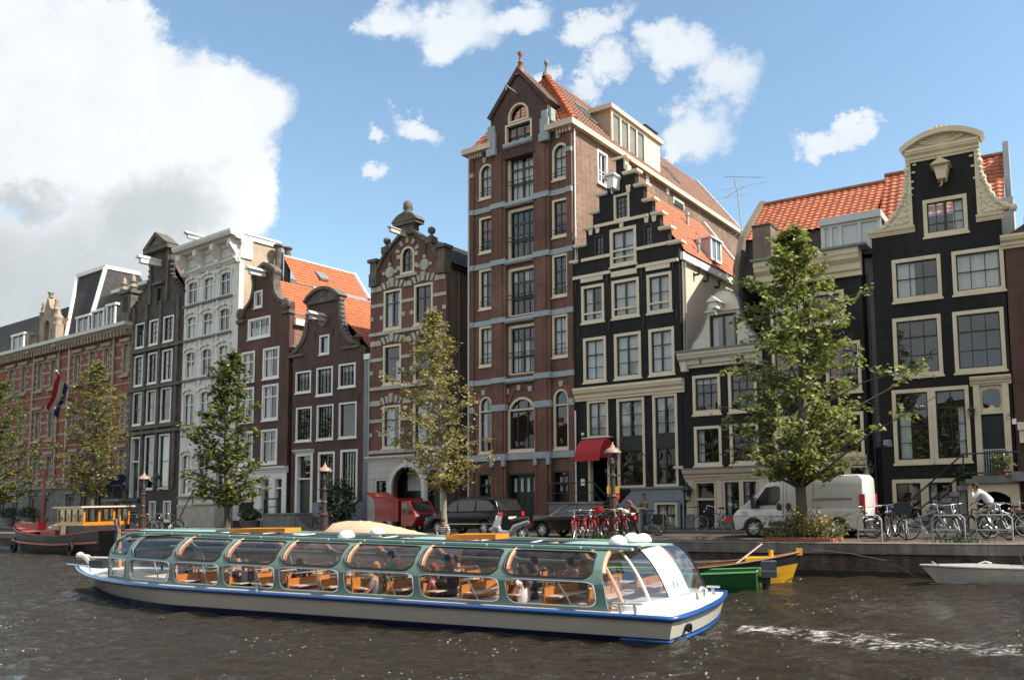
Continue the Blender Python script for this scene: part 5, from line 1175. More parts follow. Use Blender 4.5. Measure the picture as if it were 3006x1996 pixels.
def dark_house():
 H=House('sooty_house','sooty grey neck gable house with pediment and white sash frames',373,521,depth=13);W=H.Wd
 vs_=(H.uv(ca(1005,640))[1]+H.uv(ca(1390,560))[1])/2
 nl=uvs(H,ca,[(1005,640),(1065,570),(1110,460),(1113,340),(1115,262)]);nr=uvs(H,ca,[(1390,575),(1340,470),(1285,430),(1265,330),(1255,225)])
 uc=W/2;half=[((abs(a[0]-b[0]))/2,(a[1]+b[1])/2)for a,b in zip(nl,nr)];half[0]=(W/2,vs_);hs=smooth(half,3)
 kw=dict(fm='white_paint',fw=.11,sm='dark_green',vs=(.5,),hs=((.5,.06),.75,.25))
 r=H.rect(ca,1168,520,1212,632);H.win(uc-.33,uc+.33,r[2],r[3],fm='dark_stone',fw=.06,sm='dark_green',vs=(),hs=())
 xs=[H.rect(ca,a,1035,b,1240)[:2]for a,b in((1030,1100),(1135,1207),(1243,1322))]
 q=[H.rect(ca,1155,755,1210,945),H.rect(ca,1135,1008,1207,1242),H.rect(ca,1130,1293,1205,1547),H.rect(cj,-120,0,-50,1)]
 g0,g1=H.uv(ci(1160,745))[1],H.uv(ci(1160,335))[1]
 for i,(v0,v1)in enumerate(((q[0][2],q[0][3]),(q[1][2],q[1][3]),(q[2][2],q[2][3]),(g0,g1))):
  for j,(u0,u1)in enumerate(xs):
   if i==0 and j==1:v0b=v0
   if i==3 and j==0:H.door(u0,u1,H.uv(ci(1055,810))[1],g1,fm='white_paint',fw=.12,trans=1.8,cols=1);continue
   H.win(u0,u1,v0,v1,cur='full' if(i+j)%4==1 else None,**(dict(kw,hs=((.5,.05),),vs=())if i>=2 else kw))
 b=H.rect(ci,1145,838,1197,930);c2=H.rect(ci,1253,835,1312,960)
 for r in(b,c2):H.win(r[0],r[1],.5,b[3],fm='white_paint',fw=.09,sm='white_paint',vs=(.5,),hs=(.5,),cur='full')
 H.wall('wall','dark_stone',[(0,-.3),(W,-.3)]+[(uc+h,v)for h,v in hs]+[(uc-h,v)for h,v in reversed(hs)])
 m=H.mb()
 for u0,u1 in((0,xs[0][0]-.04),(xs[0][1]+.04,xs[1][0]-.04),(xs[1][1]+.04,xs[2][0]-.04),(xs[2][1]+.04,W)):
  c=(u0+u1)/2;m.box(c-.17,c+.17,g0,vs_-.2,.003,.14)
 for v in(q[0][2]-.35,q[1][2]-.35,q[2][2]-.3,g1+.25):m.box(-.03,W+.03,v-.12,v+.12,.003,.22)
 hn,vn=half[-1];m.box(uc-hn,uc-hn+.28,vs_-.3,vn,.003,.12);m.box(uc+hn-.28,uc+hn,vs_-.3,vn,.003,.12);m.box(uc-.8,uc+.8,r[3]if False else H.uv(ca(1185,500))[1],H.uv(ca(1185,480))[1],.003,.2)
 m.build('pilaster','sooty_stone',H.root)
 pt=H.uv(ca(1160,122))[1];pw=hn+.42;m=H.mb();m.box(uc-pw,uc+pw,vn-.1,vn+.25,-.4,.45);m.prism([(uc-pw-.05,vn+.253),(uc+pw+.05,vn+.253),(uc,pt)],-.45,.5,[[(uc-pw*.6,vn+.36),(uc+pw*.6,vn+.36),(uc,pt-.35)]],hz=.35);m.face([(uc-pw*.7,vn+.3,.34),(uc+pw*.7,vn+.3,.34),(uc,pt-.3,.34)]);m.build('pediment','sooty_stone',H.root)
 for sg in(-1,1):
  m=H.mb();e=[(uc+sg*h,v)for h,v in hs[:-3]]
  for p in e:m.ball((p[0],p[1],-.1),(.2,.2,.22),7,5)
  m.build('carved_scroll','dark_stone',H.root)
 u,v=H.uv(ca(1190,340));m=H.mb();m.box(uc-.22,uc+.22,v-.25,v+.12,0,1.5);m.box(uc-.28,uc+.28,v+.123,v+.3,0,1.7);m.build('hoist_beam','white_paint',H.root)
 H.body(vs_,'dark_stone');ridge_roof(H,vs_-.2,vn+.2,'brown_tile')
 lv=H.uv(ci(1055,815))[1];m=H.mb();m.box(-.9,xs[0][1]+.2,lv-.22,lv-.01,.1,1.5)
 for k in range(7):m.box(xs[0][1]+.2+k*.3,xs[0][1]+.55+k*.3,0,lv-.1-(k+1)*lv/8,.12,1.4)
 m.box(-.3,xs[0][1]+.15,0,lv-.24,.1,.5)
 st=m.build('stoop','grey_stone',H.root);m=H.mb()
 for u in(-.8,.0,.8):m.tube([(u,lv,1.4),(u,lv+1,1.4)],.045,6)
 m.tube([(-.8,lv+1,1.4),(xs[0][1]+.2,lv+1,1.4),(xs[0][1]+2.3,.9,1.4)],.04,6);m.build('railing','black_metal',st)
 u,v=H.uv(ci(1255,690));m=H.mb();m.tube([(u,v-.6,.05),(u,v-.5,.5)],.03,6);wl=m.build('wall_lantern','black_metal',H.root);lantern_head(H.P((u,v-.4,.5)),wl,1.3)
 return H
def institution():
 H=House('institution','long red brick public building with stone bands, slate tower roof and dormers',-130,372,'building',depth=14);W=H.Wd
 vc=(H.uv(ca(490,985))[1]+H.uv(ca(830,880))[1])/2;vg=(H.uv(ca(490,935))[1]+H.uv(ca(830,828))[1])/2
 kw=dict(fm='sandstone',fw=.16,sm='white_paint',vs=((.5,.05),),hs=((.66,.06),),rec=.26,proud=.05,sb=.06)
 xs=[(-290,-240),(-170,-120),(40,88),(138,186),(262,312),(362,412),(545,600),(660,712),(772,826),(920,972)]
 us=[]
 for a,b in xs:u0=H.ux(ca(a,0)[0],8);u1=H.ux(ca(b,0)[0],8);us.append((u0,max(u1,u0+1.0)))
 r3=H.rect(ca,545,1018,600,1248);r2=H.rect(ci,240,148,290,378);r1=H.rect(ci,235,495,278,705);r0=H.rect(ci,495,792,550,935)
 rows=[(r3[2],r3[3]),(r2[2],r2[3]),(r1[2],r1[3]),(.9,r0[3])]
 for i,(v0,v1)in enumerate(rows):
  for u0,u1 in us:H.win(u0,u1,v0,v1,**(kw if i<3 else dict(kw,fm='grey_stone',vs=(.5,),hs=(.66,))))
 H.wall('wall','inst_brick',[(0,-.3),(W,-.3),(W,vg),(0,vg)])
 vp=r1[2]-.55;m=H.mb()
 edges=[0]+[e for u in us for e in u]+[W]
 e=.02;m.prism([(-.02,-.2),(W+.02,-.2),(W+.02,vp),(-.02,vp)],.003,.16,[openpoly(u0-.05,u1+.05,.8,r0[3]+.06)for u0,u1 in us]);m.build('stone_base','rusticated',H.root)
 m=H.mb();m.box(-.05,W+.05,vp+.003,vp+.28,-.02,.32);m.box(-.05,W+.05,0,.5,.162,.24)
 for u0,u1 in us:m.box(u0-.2,u1+.2,r0[3]+.08,r0[3]+.3,.162,.32);m.box(u0-.1,u1+.1,.62,.78,.162,.3)
 m.build('string_course','grey_stone',H.root)
 m=H.mb()
 for i,(v0,v1)in enumerate(rows[:3]):
  for f in(-.12,.12,.34,.56,.78,.98):
   v=v0+(v1-v0)*f
   for k in range(0,len(edges),2):
    a,b=edges[k],edges[k+1]
    if b-a>.1:
     if f in(.12,.56,.98):m.box(a+.002,b-.002,v-.1,v+.1,.003,.03)
     else:m.box(a+.002,a+.3,v-.13,v+.13,.003,.035);m.box(b-.3,b-.002,v-.13,v+.13,.003,.035)
  for u0,u1 in us:m.box(u0-.25,u1+.25,v1+.02,v1+.3,.035,.2);m.box(u0-.2,u1+.2,v0-.25,v0-.02,.035,.22)
  m.box(-.02,W+.02,v0-.8,v0-.68,.003,.06)
 for u in(us[4][0]-.7,us[5][1]+.4,us[8][1]+.5):m.box(u,u+.3,vp+.3,vc,.04,.14)
 m.build('stone_band','sandstone',H.root)
 H.cornice('main_cornice','sandstone',-.1,W+.1,vc-.2,vg-.12,.6);m=H.mb()
 n=int(W/.55)
 for k in range(n):u=W*k/n;m.box(u,u+.22,vc-.25,vg-.25,.0,.5)
 m.build('cornice_bracket','sandstone',H.root);m=H.mb();m.box(-.1,W+.1,vg-.118,vg+.18,-.4,.75);m.build('gutter','grey_white',H.root)
 pipe(H,us[6][0]-.5,vp,vc,d=.2,r=.07,mat='grey_white')
 H.body(vg,'inst_brick')
 tl=[H.uv(ca(*p),-3.2)for p in((515,455),(605,428),(815,462))];D=H.dep
 vm=H.uv(ca(800,575),-2.2)[1]
 m=H.mb();m.face([(0,vg,-.4),(W,vg,-.4),(W,vm,-2.2),(0,vm,-2.2)]);m.face([(0,vm,-2.2),(W,vm,-2.2),(W,vm,-D),(0,vm,-D)]);m.face([(W,vg,-.4),(W,vg,-D),(W,vm,-D),(W,vm,-2.2)]);m.build('mansard','slate',H.root)
 m=H.mb();m.box(us[6][1],W,vm,vm+.3,-2.4,-2.1);m.build('roof_edge','grey_white',H.root)
 tv=tl[1][1];a0,a1=H.ux(ca(495,0)[0],vg+.4,-.2),H.ux(ca(860,0)[0],vm,-2.2);t0,t1=tl[1][0],tl[2][0]
 bl=H.ux(ca(460,0)[0],vm,-.2)
 m=H.mb();F0,F1,B1,B0=(a0,vg,-.3),(a1,vg,-.3),(a1,vg,-9),(a0,vg,-9);T0,T1,U1,U0=(t0,tv,-3.2),(t1,tv,-3.2),(t1,tv,-6),(t0,tv,-6)
 for q in((F0,F1,T1,T0),(F1,B1,U1,T1),(B0,F0,T0,U0),(B1,B0,U0,U1),(T0,T1,U1,U0)):m.face(q)
 m.build('tower_roof','slate',H.root);m=H.mb()
 for a,b in((F0,T0),(F1,T1)):m.tube([V(a)+V((0,0,.05)),V(b)+V((0,0,.1))],.17,6)
 m.box(t0-.15,t1+.15,tv-.1,tv+.25,-6.1,-3.0);m.build('roof_trim','white_paint',H.root)
 for x0,x1,y0,y1 in((592,690,740,880),(708,806,695,845),(822,892,650,800),(95,190,878,1008)):
  r=H.rect(ca,x0,y0,x1,y1,-.3);m=H.mb();m.box(r[0],r[1],vg+.1,r[3],-1.5,-.32);dm=m.build('dormer','slate',H.root)
  m=H.mb();m.box(r[0]-.1,r[1]+.1,r[3]+.003,r[3]+.2,-1.5,-.15);m.box(r[0]+.02,r[0]+.2,vg+.1,r[3],-.318,-.2);m.box(r[1]-.2,r[1]-.02,vg+.1,r[3],-.318,-.2);m.box((r[0]+r[1])/2-.05,(r[0]+r[1])/2+.05,vg+.1,r[3],-.318,-.25);m.build('frame','white_paint',dm)
  m=H.mb();m.face([(r[0]+.2,vg+.2,-.3),(r[1]-.2,vg+.2,-.3),(r[1]-.2,r[3]-.15,-.3),(r[0]+.2,r[3]-.15,-.3)]);m.build('pane','glass',dm)
 g0,g1=H.ux(ca(297,0)[0],vg,.1),H.ux(ca(408,0)[0],vg,.1);gw=g1-g0;gt=H.uv(ca(352,580),.1)[1];gs=H.uv(ca(345,740),.1)[1];gc=(g0+g1)/2
 G=Fr(H.P((0,0,.12)),H.U,H.N,H.root);G.holes.append(openpoly(gc-.5,gc+.5,vg+.3,H.uv(ca(342,765),.1)[1],.5));G.wall('stone_gable','sandstone',[(g0,vg-.4),(g1,vg-.4),(g1,gs),(g1-gw*.2,gs+.1),(gc,gt),(g0+gw*.2,gs+.1),(g0,gs)],th=.6,hd=-.4)
 m=H.mb();m.box(g0+.1,g1-.1,vg-.2,gs-.1,-1.6,-.4);m.build('niche_back','arch_brick',H.root)
 for u in(g0+.15,g1-.15):finial(H,u,gs,-.1,[(.3,0),(.3,.5),(.36,.55),(.18,.65),(.24,.9),(.14,1.2),(.2,1.35),(.1,1.6),(0,1.75)],'sandstone')
 finial(H,gc,gt-.1,-.1,[(.2,0),(.16,.3),(.26,.4),(.26,.5),(0,.5)],'sandstone')
 m=H.mb();b0,b1=us[4][0]-.8,us[5][1]+.6
 for s0,s1 in((b0,g0-.03),(g1+.03,b1)):
  m.box(s0,s1,vg+.18,vg+.4,.1,.5);m.box(s0,s1,vg+1.15,vg+1.35,.1,.5);k=s0+.15
  while k<s1-.1:m.box(k,k+.14,vg+.4,vg+1.15,.2,.4);k+=.34
 for u in(b0,b1):m.box(u-.35,u+.35,vg-.5,vg+1.5,.0,.62)
 m.build('balustrade','sandstone',H.root)
 for u in(b1,):finial(H,u,vg+1.5,.3,[(.34,0),(.36,.15),(.2,.25),(.4,.55),(.36,.8),(.18,1.0),(.2,1.15),(0,1.5)],'sandstone')
 y0,y1=us[9][0]-.35,W-.02;m=H.mb();m.box(y0,y1,vg+.18,vg+.9,-.5,.4);m.box(y0+.1,y1-.1,vg+.9,vg+2.6,-.5,.25);m.box(y0,y1+.05,vg+2.6,vg+2.85,-.6,.45);m.build('bay_crown','sooty_stone',H.root)
 m=H.mb();m.box((y0+y1)/2-.35,(y0+y1)/2+.35,vg+1.1,vg+2.4,.253,.27);m.build('bay_window','room_dark',H.root)
 for u in(y0+.15,y1-.3):finial(H,u,vg+2.8,0,[(.26,0),(.26,.25),(.36,.3),(.2,.45),(.22,.7),(.3,.74),(.14,.9),(.18,1.05),(.08,1.25),(0,1.4)],'sandstone')
 u,v=H.uv(ca(575,1340),.2);u2,v2=H.uv(ca(455,1150),2.2)
 m=H.mb();pA,pB=V((u,v,.15)),V((u2,v2,2.4));m.tube([pA,pB],.05,8);m.ball(pB,.1,8,6);fp=m.build('flagpole','grey_white',H.root)
 fl=empty('flag',H.A,'red white blue flag hanging from the slanted pole on the red brick building','flag');ORG[fl.name]=H.A
 dr=(pB-pA).normalized();L=3.3
 for k,mat in enumerate(('flag_red','flag_white','flag_blue')):
  m=H.mb();pts=[]
  for j in range(5):
   t=k/3+j/12;p=pB-dr*(.15+t*1.9)
   for i in range(13):
    s=i/12;pts.append(p+V((-.75*s*L*.55-.25*s*s,-s*L*.8-.12*(1-t)*s,.12*math.sin(s*7+t*3)*s)))
  m.grid(pts,13,5);m.build({'flag_red':'red_stripe','flag_white':'white_stripe','flag_blue':'blue_stripe'}[mat],mat,fl,smooth=True)
 a0,a1=H.ux(ci(760,0)[0],4,.3),H.ux(ci(945,0)[0],4,.3);va=H.uv(ci(900,635),.2)[1];vb=H.uv(ci(850,755),1.5)[1]
 m=H.mb();pts=[]
 for j in range(7):
  t=j/6*PI/2
  for i in range(9):pts.append((a0+(a1-a0)*i/8,vb+(va-vb)*math.cos(t),.2+1.6*math.sin(t)))
 m.grid(pts,9,7);m.face([pts[j*9+8]for j in range(7)]+[(a1,vb,.2)]);m.face([pts[j*9]for j in range(7)]+[(a0,vb,.2)]);m.build('awning','awning_blue',H.root)
 m=H.mb();p=H.uv(ca(290,690),-3)
 H.tiles((0,vg,-.6),(us[3][0],vg,-.6),(0,H.uv(ca(60,825),-3)[1],-3),(us[3][0]-.4,H.uv(ca(60,825),-3)[1],-3),'brown_tile')
 return H
def build_houses():
 return[f()for f in(institution,dark_house,white_house,brown_tall,brown_small,banded_house,tall_house,step_house,cream_house,tree_house,right_house,edge_house)]
HOUSES=build_houses()
for o in list(COL.objects):
 if o.type=='MESH' and o.parent and o.name.split('.')[0]in('stone_band','stone_trim','gable_stone','balustrade','sill_bracket','pilaster','keystone','brick_arch','medallion','wall_anchors','step_cap','cornice_bracket','string_course','side_trim','chimney_pipes','roof_trim','plinth','gutter','door_light','window_hood','boarding'):split_parts(o)
def quay_line():
 pts=[]
 xs=[-600,-300,0,372,520,684,851,1080,1380,1690,2009,2251,2590,2990,3300]
 P=[fac(x)for x in xs]
 for i,p in enumerate(P):
  a,b=P[max(i-1,0)],P[min(i+1,len(P)-1)];U=(b-a).normalized();N=V((U.y,-U.x,0));N=N if N.y<0 else-N
  pts.append(p+N*(9.2 if i>1 else 9.2))
 return pts
QL=quay_line()
a=QL[1];d=(QL[0]-QL[1]).normalized();QL=[QL[0]+d*250]+QL
d=(QL[-1]-QL[-2]).normalized();QL=QL+[QL[-1]+d*120]
def quay_n(i):
 a,b=QL[max(i-1,0)],QL[min(i+1,len(QL)-1)];U=(b-a).normalized();N=V((U.y,-U.x,0));return N if N.y<0 else-N
def quay_pt(x,off=0,z=0):
 r=ray(x,hor(x));r=V((r.x,r.y,0))
 for i in range(len(QL)-1):
  a,b=QL[i]-quay_n(i)*off,QL[i+1]-quay_n(i+1)*off;e=b-a;den=r.x*e.y-r.y*e.x
  if abs(den)<1e-9:continue
  s=(r.x*(0-a.y)-r.y*(0-a.x))/den
  t=(a.x+e.x*s)/r.x if abs(r.x)>abs(r.y)else(a.y+e.y*s)/r.y
  if-1e-6<=s<=1+1e-6 and t>0:
   p=a+e*s;p.z=z;return p,e.normalized()
def ribbon(name,mat,o0,o1,z,kind='structure',z1=None):
 m=MB();s=0
 for i in range(len(QL)-1):
  a0,b0=QL[i]-quay_n(i)*o0,QL[i+1]-quay_n(i+1)*o0;a1,b1=QL[i]-quay_n(i)*o1,QL[i+1]-quay_n(i+1)*o1;l=(b0-a0).length
  f=lambda p,zz:V((p.x,p.y,zz));z1_=z if z1 is None else z1
  m.face([f(a0,z),f(b0,z),f(b1,z1_),f(a1,z1_)],[(s,0),(s+l,0),(s+l,abs(o1-o0)+abs(z1_-z)),(s,abs(o1-o0)+abs(z1_-z))]);s+=l
 return m.build(name,mat,kind=kind)
m=MB();far=1500
land=[p-quay_n(i)*.5 for i,p in enumerate(QL)]
for i in range(len(land)-1):
 a,b=land[i],land[i+1];ra,rb=V((a.x*25/max(a.y,30)*3,far,0)),V((b.x*25/max(b.y,30)*3,far,0))
 m.face([(a.x,a.y,0),(b.x,b.y,0),(b.x*2,far,0),(a.x*2,far,0)])
m.build('street','pavers',kind='structure')
ribbon('quay_strip','red_pavers',.45,2.2,.004);ribbon('kerb','grey_stone',7.4,7.55,.10);ribbon('pavement','pavers',7.55,9.3,.11);m=None
k=ribbon('kerb_face','grey_stone',7.4,7.4,0,z1=.10)
mk('algae',(.016,.018,.012),.45,var=.5,vs=2)
def qwall(name,mat,o0,o1,z0,z1):
 m=MB();s=0
 for i in range(len(QL)-1):
  n0,n1=quay_n(i),quay_n(i+1);a,b=QL[i],QL[i+1];l=(b-a).length;f=lambda p,n,o,z:V((p.x-n.x*o,p.y-n.y*o,z))
  m.face([f(a,n0,o0,z0),f(b,n1,o0,z0),f(b,n1,o0,z1),f(a,n0,o0,z1)],[(s,z0),(s+l,z0),(s+l,z1),(s,z1)])
  m.face([f(a,n0,o0,z1),f(b,n1,o0,z1),f(b,n1,o1,z1),f(a,n0,o1,z1)],[(s,0),(s+l,0),(s+l,.5),(s,.5)])
  m.face([f(a,n0,o0,z0),f(b,n1,o0,z0),f(b,n1,o1,z0),f(a,n0,o1,z0)],[(s,0),(s+l,0),(s+l,.5),(s,.5)]);s+=l
 return m.build(name,mat)
o=qwall('quay_wall','quay_brick',.0,.6,-3,-.3);tag(o,'weathered dark brick canal wall below the street with stone coping','quay wall');o.name='quay_wall'
c=qwall('coping','coping_stone',-.09,.52,-.298,.03);c.parent=o
w_=qwall('algae_band','algae',-.012,.3,-1.6,-.83);w_.parent=o
c2_=None
WZ=-1.0
def mkwater():
 m=bpy.data.materials.new('canal_water');m.use_nodes=True;nt=m.node_tree;L=nt.links.new;b=nt.nodes['Principled BSDF']
 b.inputs['Base Color'].default_value=(.030,.0225,.0135,1);b.inputs['Roughness'].default_value=.03;b.inputs['IOR'].default_value=1.33;b.inputs['Specular IOR Level'].default_value=.5
 tc=_n(nt,'ShaderNodeTexCoord');mp=_n(nt,'ShaderNodeMapping');mp.inputs['Scale'].default_value=(.8,1.7,1);mp.inputs['Rotation'].default_value=(0,0,.3);L(tc.outputs['Object'],mp.inputs['Vector'])
 n1=_n(nt,'ShaderNodeTexNoise',i_Scale=2.2,i_Detail=6,i_Roughness=.66,i_Distortion=.6);L(mp.outputs[0],n1.inputs['Vector'])
 n2=_n(nt,'ShaderNodeTexNoise',i_Scale=11,i_Detail=3,i_Roughness=.6);L(mp.outputs[0],n2.inputs['Vector'])
 ad=_n(nt,'ShaderNodeMath',operation='MULTIPLY_ADD');ad.inputs[1].default_value=.28;L(n2.outputs['Fac'],ad.inputs[0]);L(n1.outputs['Fac'],ad.inputs[2])
 bp=_n(nt,'ShaderNodeBump',i_Strength=1.0,i_Distance=.24);L(ad.outputs[0],bp.inputs['Height']);L(bp.outputs[0],b.inputs['Normal'])
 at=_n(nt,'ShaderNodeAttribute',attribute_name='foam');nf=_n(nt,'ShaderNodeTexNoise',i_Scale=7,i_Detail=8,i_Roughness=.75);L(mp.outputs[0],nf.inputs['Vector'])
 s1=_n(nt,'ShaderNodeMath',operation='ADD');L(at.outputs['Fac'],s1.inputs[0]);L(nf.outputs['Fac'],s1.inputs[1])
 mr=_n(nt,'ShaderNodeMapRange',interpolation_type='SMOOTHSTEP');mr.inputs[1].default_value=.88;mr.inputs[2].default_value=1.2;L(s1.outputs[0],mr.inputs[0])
 vo=_n(nt,'ShaderNodeTexVoronoi',i_Scale=6.5);L(mp.outputs[0],vo.inputs['Vector']);nd=_n(nt,'ShaderNodeTexNoise',i_Scale=.55,i_Detail=5);L(tc.outputs['Object'],nd.inputs['Vector'])  # white specks painted into the water colour for sparkle glints, besides foam bubbles
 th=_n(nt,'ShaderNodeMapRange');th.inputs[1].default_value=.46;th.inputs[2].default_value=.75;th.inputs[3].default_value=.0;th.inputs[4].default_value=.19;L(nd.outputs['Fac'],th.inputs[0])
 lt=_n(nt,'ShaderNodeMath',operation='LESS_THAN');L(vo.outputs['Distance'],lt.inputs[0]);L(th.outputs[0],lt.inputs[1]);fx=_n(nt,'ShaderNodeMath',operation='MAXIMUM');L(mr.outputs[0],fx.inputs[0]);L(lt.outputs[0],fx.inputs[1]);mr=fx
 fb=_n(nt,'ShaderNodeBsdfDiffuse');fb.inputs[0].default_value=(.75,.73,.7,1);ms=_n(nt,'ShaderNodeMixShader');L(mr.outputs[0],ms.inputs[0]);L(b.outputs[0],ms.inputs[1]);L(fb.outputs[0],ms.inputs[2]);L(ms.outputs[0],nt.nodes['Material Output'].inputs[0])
 M['water']=m
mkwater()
STERN=V((.3,14.6,0));BA=math.radians(26);BX=V((-math.cos(BA),math.sin(BA),0));BY=V((math.sin(BA),math.cos(BA),0));BLEN=21.3;BWID=4.0
def water():
 ys=[-60,-20,-4,4,7];y=9.0
 while y<70:ys.append(y);y*=1.0042+.0
 ys+=[75,90,120,200,400]
 NX=420;ts=[(-1.15+2.3*i/NX)for i in range(NX+1)]
 v=[];foam=[]
 for y in ys:
  w=max(y,26)*1.0 if y>0 else 60
  cx=0
  for t in ts:
   x=cx+t*w*(1.0 if y<75 else 3);p=V((x,y,0));z=0;fo=0
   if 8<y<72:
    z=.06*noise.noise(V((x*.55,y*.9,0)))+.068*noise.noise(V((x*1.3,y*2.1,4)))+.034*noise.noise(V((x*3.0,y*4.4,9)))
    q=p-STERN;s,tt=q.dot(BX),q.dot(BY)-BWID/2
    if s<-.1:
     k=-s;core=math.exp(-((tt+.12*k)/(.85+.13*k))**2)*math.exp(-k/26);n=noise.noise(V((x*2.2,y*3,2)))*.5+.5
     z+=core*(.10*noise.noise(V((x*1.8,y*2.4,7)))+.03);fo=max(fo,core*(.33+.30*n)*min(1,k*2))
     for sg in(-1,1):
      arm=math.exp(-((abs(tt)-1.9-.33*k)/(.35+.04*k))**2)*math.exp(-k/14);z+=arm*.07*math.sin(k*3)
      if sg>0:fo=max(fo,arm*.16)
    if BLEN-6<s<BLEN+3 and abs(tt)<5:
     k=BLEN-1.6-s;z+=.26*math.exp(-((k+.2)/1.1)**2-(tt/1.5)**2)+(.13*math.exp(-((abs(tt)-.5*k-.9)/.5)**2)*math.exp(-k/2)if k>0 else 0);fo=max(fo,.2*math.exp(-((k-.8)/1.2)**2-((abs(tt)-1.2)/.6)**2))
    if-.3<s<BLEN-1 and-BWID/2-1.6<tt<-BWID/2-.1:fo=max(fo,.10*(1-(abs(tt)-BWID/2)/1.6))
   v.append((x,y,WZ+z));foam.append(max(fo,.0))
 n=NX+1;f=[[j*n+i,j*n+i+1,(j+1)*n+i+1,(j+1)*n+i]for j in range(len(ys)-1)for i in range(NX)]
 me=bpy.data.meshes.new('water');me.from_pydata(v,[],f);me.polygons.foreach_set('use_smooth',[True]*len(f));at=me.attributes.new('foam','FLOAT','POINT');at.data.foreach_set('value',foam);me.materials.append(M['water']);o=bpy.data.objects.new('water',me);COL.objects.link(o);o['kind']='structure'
water()
SUN_AZ,SUN_EL=math.radians(-14),math.radians(49)
SDIR=V((math.cos(SUN_AZ)*math.cos(SUN_EL),math.sin(SUN_AZ)*math.cos(SUN_EL),math.sin(SUN_EL)))
def sky():
 w=bpy.data.worlds.new('World');sc.world=w;w.use_nodes=True;nt=w.node_tree;L=nt.links.new;bg=nt.nodes['Background']
 st=_n(nt,'ShaderNodeTexSky',sky_type='NISHITA');st.sun_disc=False;st.sun_elevation=SUN_EL;st.sun_rotation=math.atan2(SDIR.x,SDIR.y);st.air_density=1.0;st.dust_density=.6;st.ozone_density=1.6
 tc=_n(nt,'ShaderNodeTexCoord');sp=_n(nt,'ShaderNodeSeparateXYZ');L(tc.outputs['Generated'],sp.inputs[0])
 def mth(op,a,b=None,c=None,clamp=False):
  n=_n(nt,'ShaderNodeMath',operation=op,use_clamp=clamp)
  for i,q in enumerate((a,b,c)):
   if q is None:continue
   if isinstance(q,(int,float)):n.inputs[i].default_value=q
   else:L(q,n.inputs[i])
  return n.outputs[0]
 yy=mth('MAXIMUM',sp.outputs[1],.02);gx=mth('DIVIDE',sp.outputs[0],yy);gz=mth('DIVIDE',sp.outputs[2],yy);cb_=_n(nt,'ShaderNodeCombineXYZ');L(gx,cb_.inputs[0]);L(gz,cb_.inputs[1])
 n0=_n(nt,'ShaderNodeTexNoise',i_Scale=6.5,i_Detail=12,i_Roughness=.66);L(cb_.outputs[0],n0.inputs['Vector'])
 sb=_n(nt,'ShaderNodeVectorMath',operation='SUBTRACT');L(n0.outputs['Color'],sb.inputs[0]);sb.inputs[1].default_value=(.5,.5,.5)
 scl=_n(nt,'ShaderNodeVectorMath',operation='SCALE');L(sb.outputs[0],scl.inputs[0]);scl.inputs['Scale'].default_value=.19
 wv=_n(nt,'ShaderNodeVectorMath',operation='ADD');L(cb_.outputs[0],wv.inputs[0]);L(scl.outputs[0],wv.inputs[1]);s2=_n(nt,'ShaderNodeSeparateXYZ');L(wv.outputs[0],s2.inputs[0]);X,Z=s2.outputs[0],s2.outputs[1]
 def blob(px,py,rx,ry,rot=0):
  r=ray(px,py);cx,cz=r.x/r.y,r.z/r.y;dx=mth('SUBTRACT',X,cx);dz=mth('SUBTRACT',Z,cz);c,s=math.cos(rot),math.sin(rot)
  a=mth('ADD',mth('MULTIPLY',dx,c),mth('MULTIPLY',dz,s));b=mth('SUBTRACT',mth('MULTIPLY',dz,c),mth('MULTIPLY',dx,s));a=mth('DIVIDE',a,rx/2400);b=mth('DIVIDE',b,ry/2400)
  return mth('SUBTRACT',1,mth('ADD',mth('MULTIPLY',a,a),mth('MULTIPLY',b,b)))
 def union(bl):
  o=bl[0]
  for b in bl[1:]:o=mth('SMOOTH_MAX',o,b,.25)
  return o
 big=union([blob(*a)for a in((150,330,430,360),(430,330,330,260,-.5),(640,330,250,190,-.4),(330,90,260,140,-.5),(-150,250,500,500),(480,560,330,190,0),(700,560,120,150),(150,780,620,260),(620,690,190,60))])
 sm=union([blob(*a)for a in((1330,60,190,110),(1150,60,110,90),(1500,30,160,60),(1225,330,100,50,-.5),(1085,340,50,30),(1080,470,40,45,-.6),(1760,100,110,60,.2),(1790,190,90,60),(2000,180,130,90,-.2),(2130,240,130,110,.5),(2040,380,110,90,.3),(1990,430,60,40),(2440,390,120,50,-.25),(2530,380,80,40),(1700,240,80,40),(1590,215,40,60),(2160,740,40,60))])
 def ss(v,a,b):
  m=_n(nt,'ShaderNodeMapRange',interpolation_type='SMOOTHSTEP');m.inputs[1].default_value=a;m.inputs[2].default_value=b;L(v,m.inputs[0]);return m.outputs[0]
 nz=mth('MULTIPLY',mth('SUBTRACT',n0.outputs['Fac'],.5),1.5)
 mb_=ss(mth('ADD',big,mth('MULTIPLY',nz,1.1)),-.12,.42);msm=mth('MULTIPLY',ss(mth('ADD',sm,mth('MULTIPLY',nz,1.5)),-.1,.9),.86);mask=mth('MAXIMUM',mb_,msm)
 front=ss(sp.outputs[1],.15,.3);mask=mth('MULTIPLY',mask,front)
 mpg=_n(nt,'ShaderNodeMapping');mpg.inputs['Scale'].default_value=(1,1,2.2);L(tc.outputs['Generated'],mpg.inputs['Vector']);ng=_n(nt,'ShaderNodeTexNoise',i_Scale=2.4,i_Detail=9,i_Roughness=.6);L(mpg.outputs[0],ng.inputs['Vector'])
 bk=mth('MULTIPLY',mth('MULTIPLY',ss(ng.outputs['Fac'],.36,.52),mth('SUBTRACT',1,front)),ss(sp.outputs[2],-.02,.12));mask=mth('MAXIMUM',mask,bk)
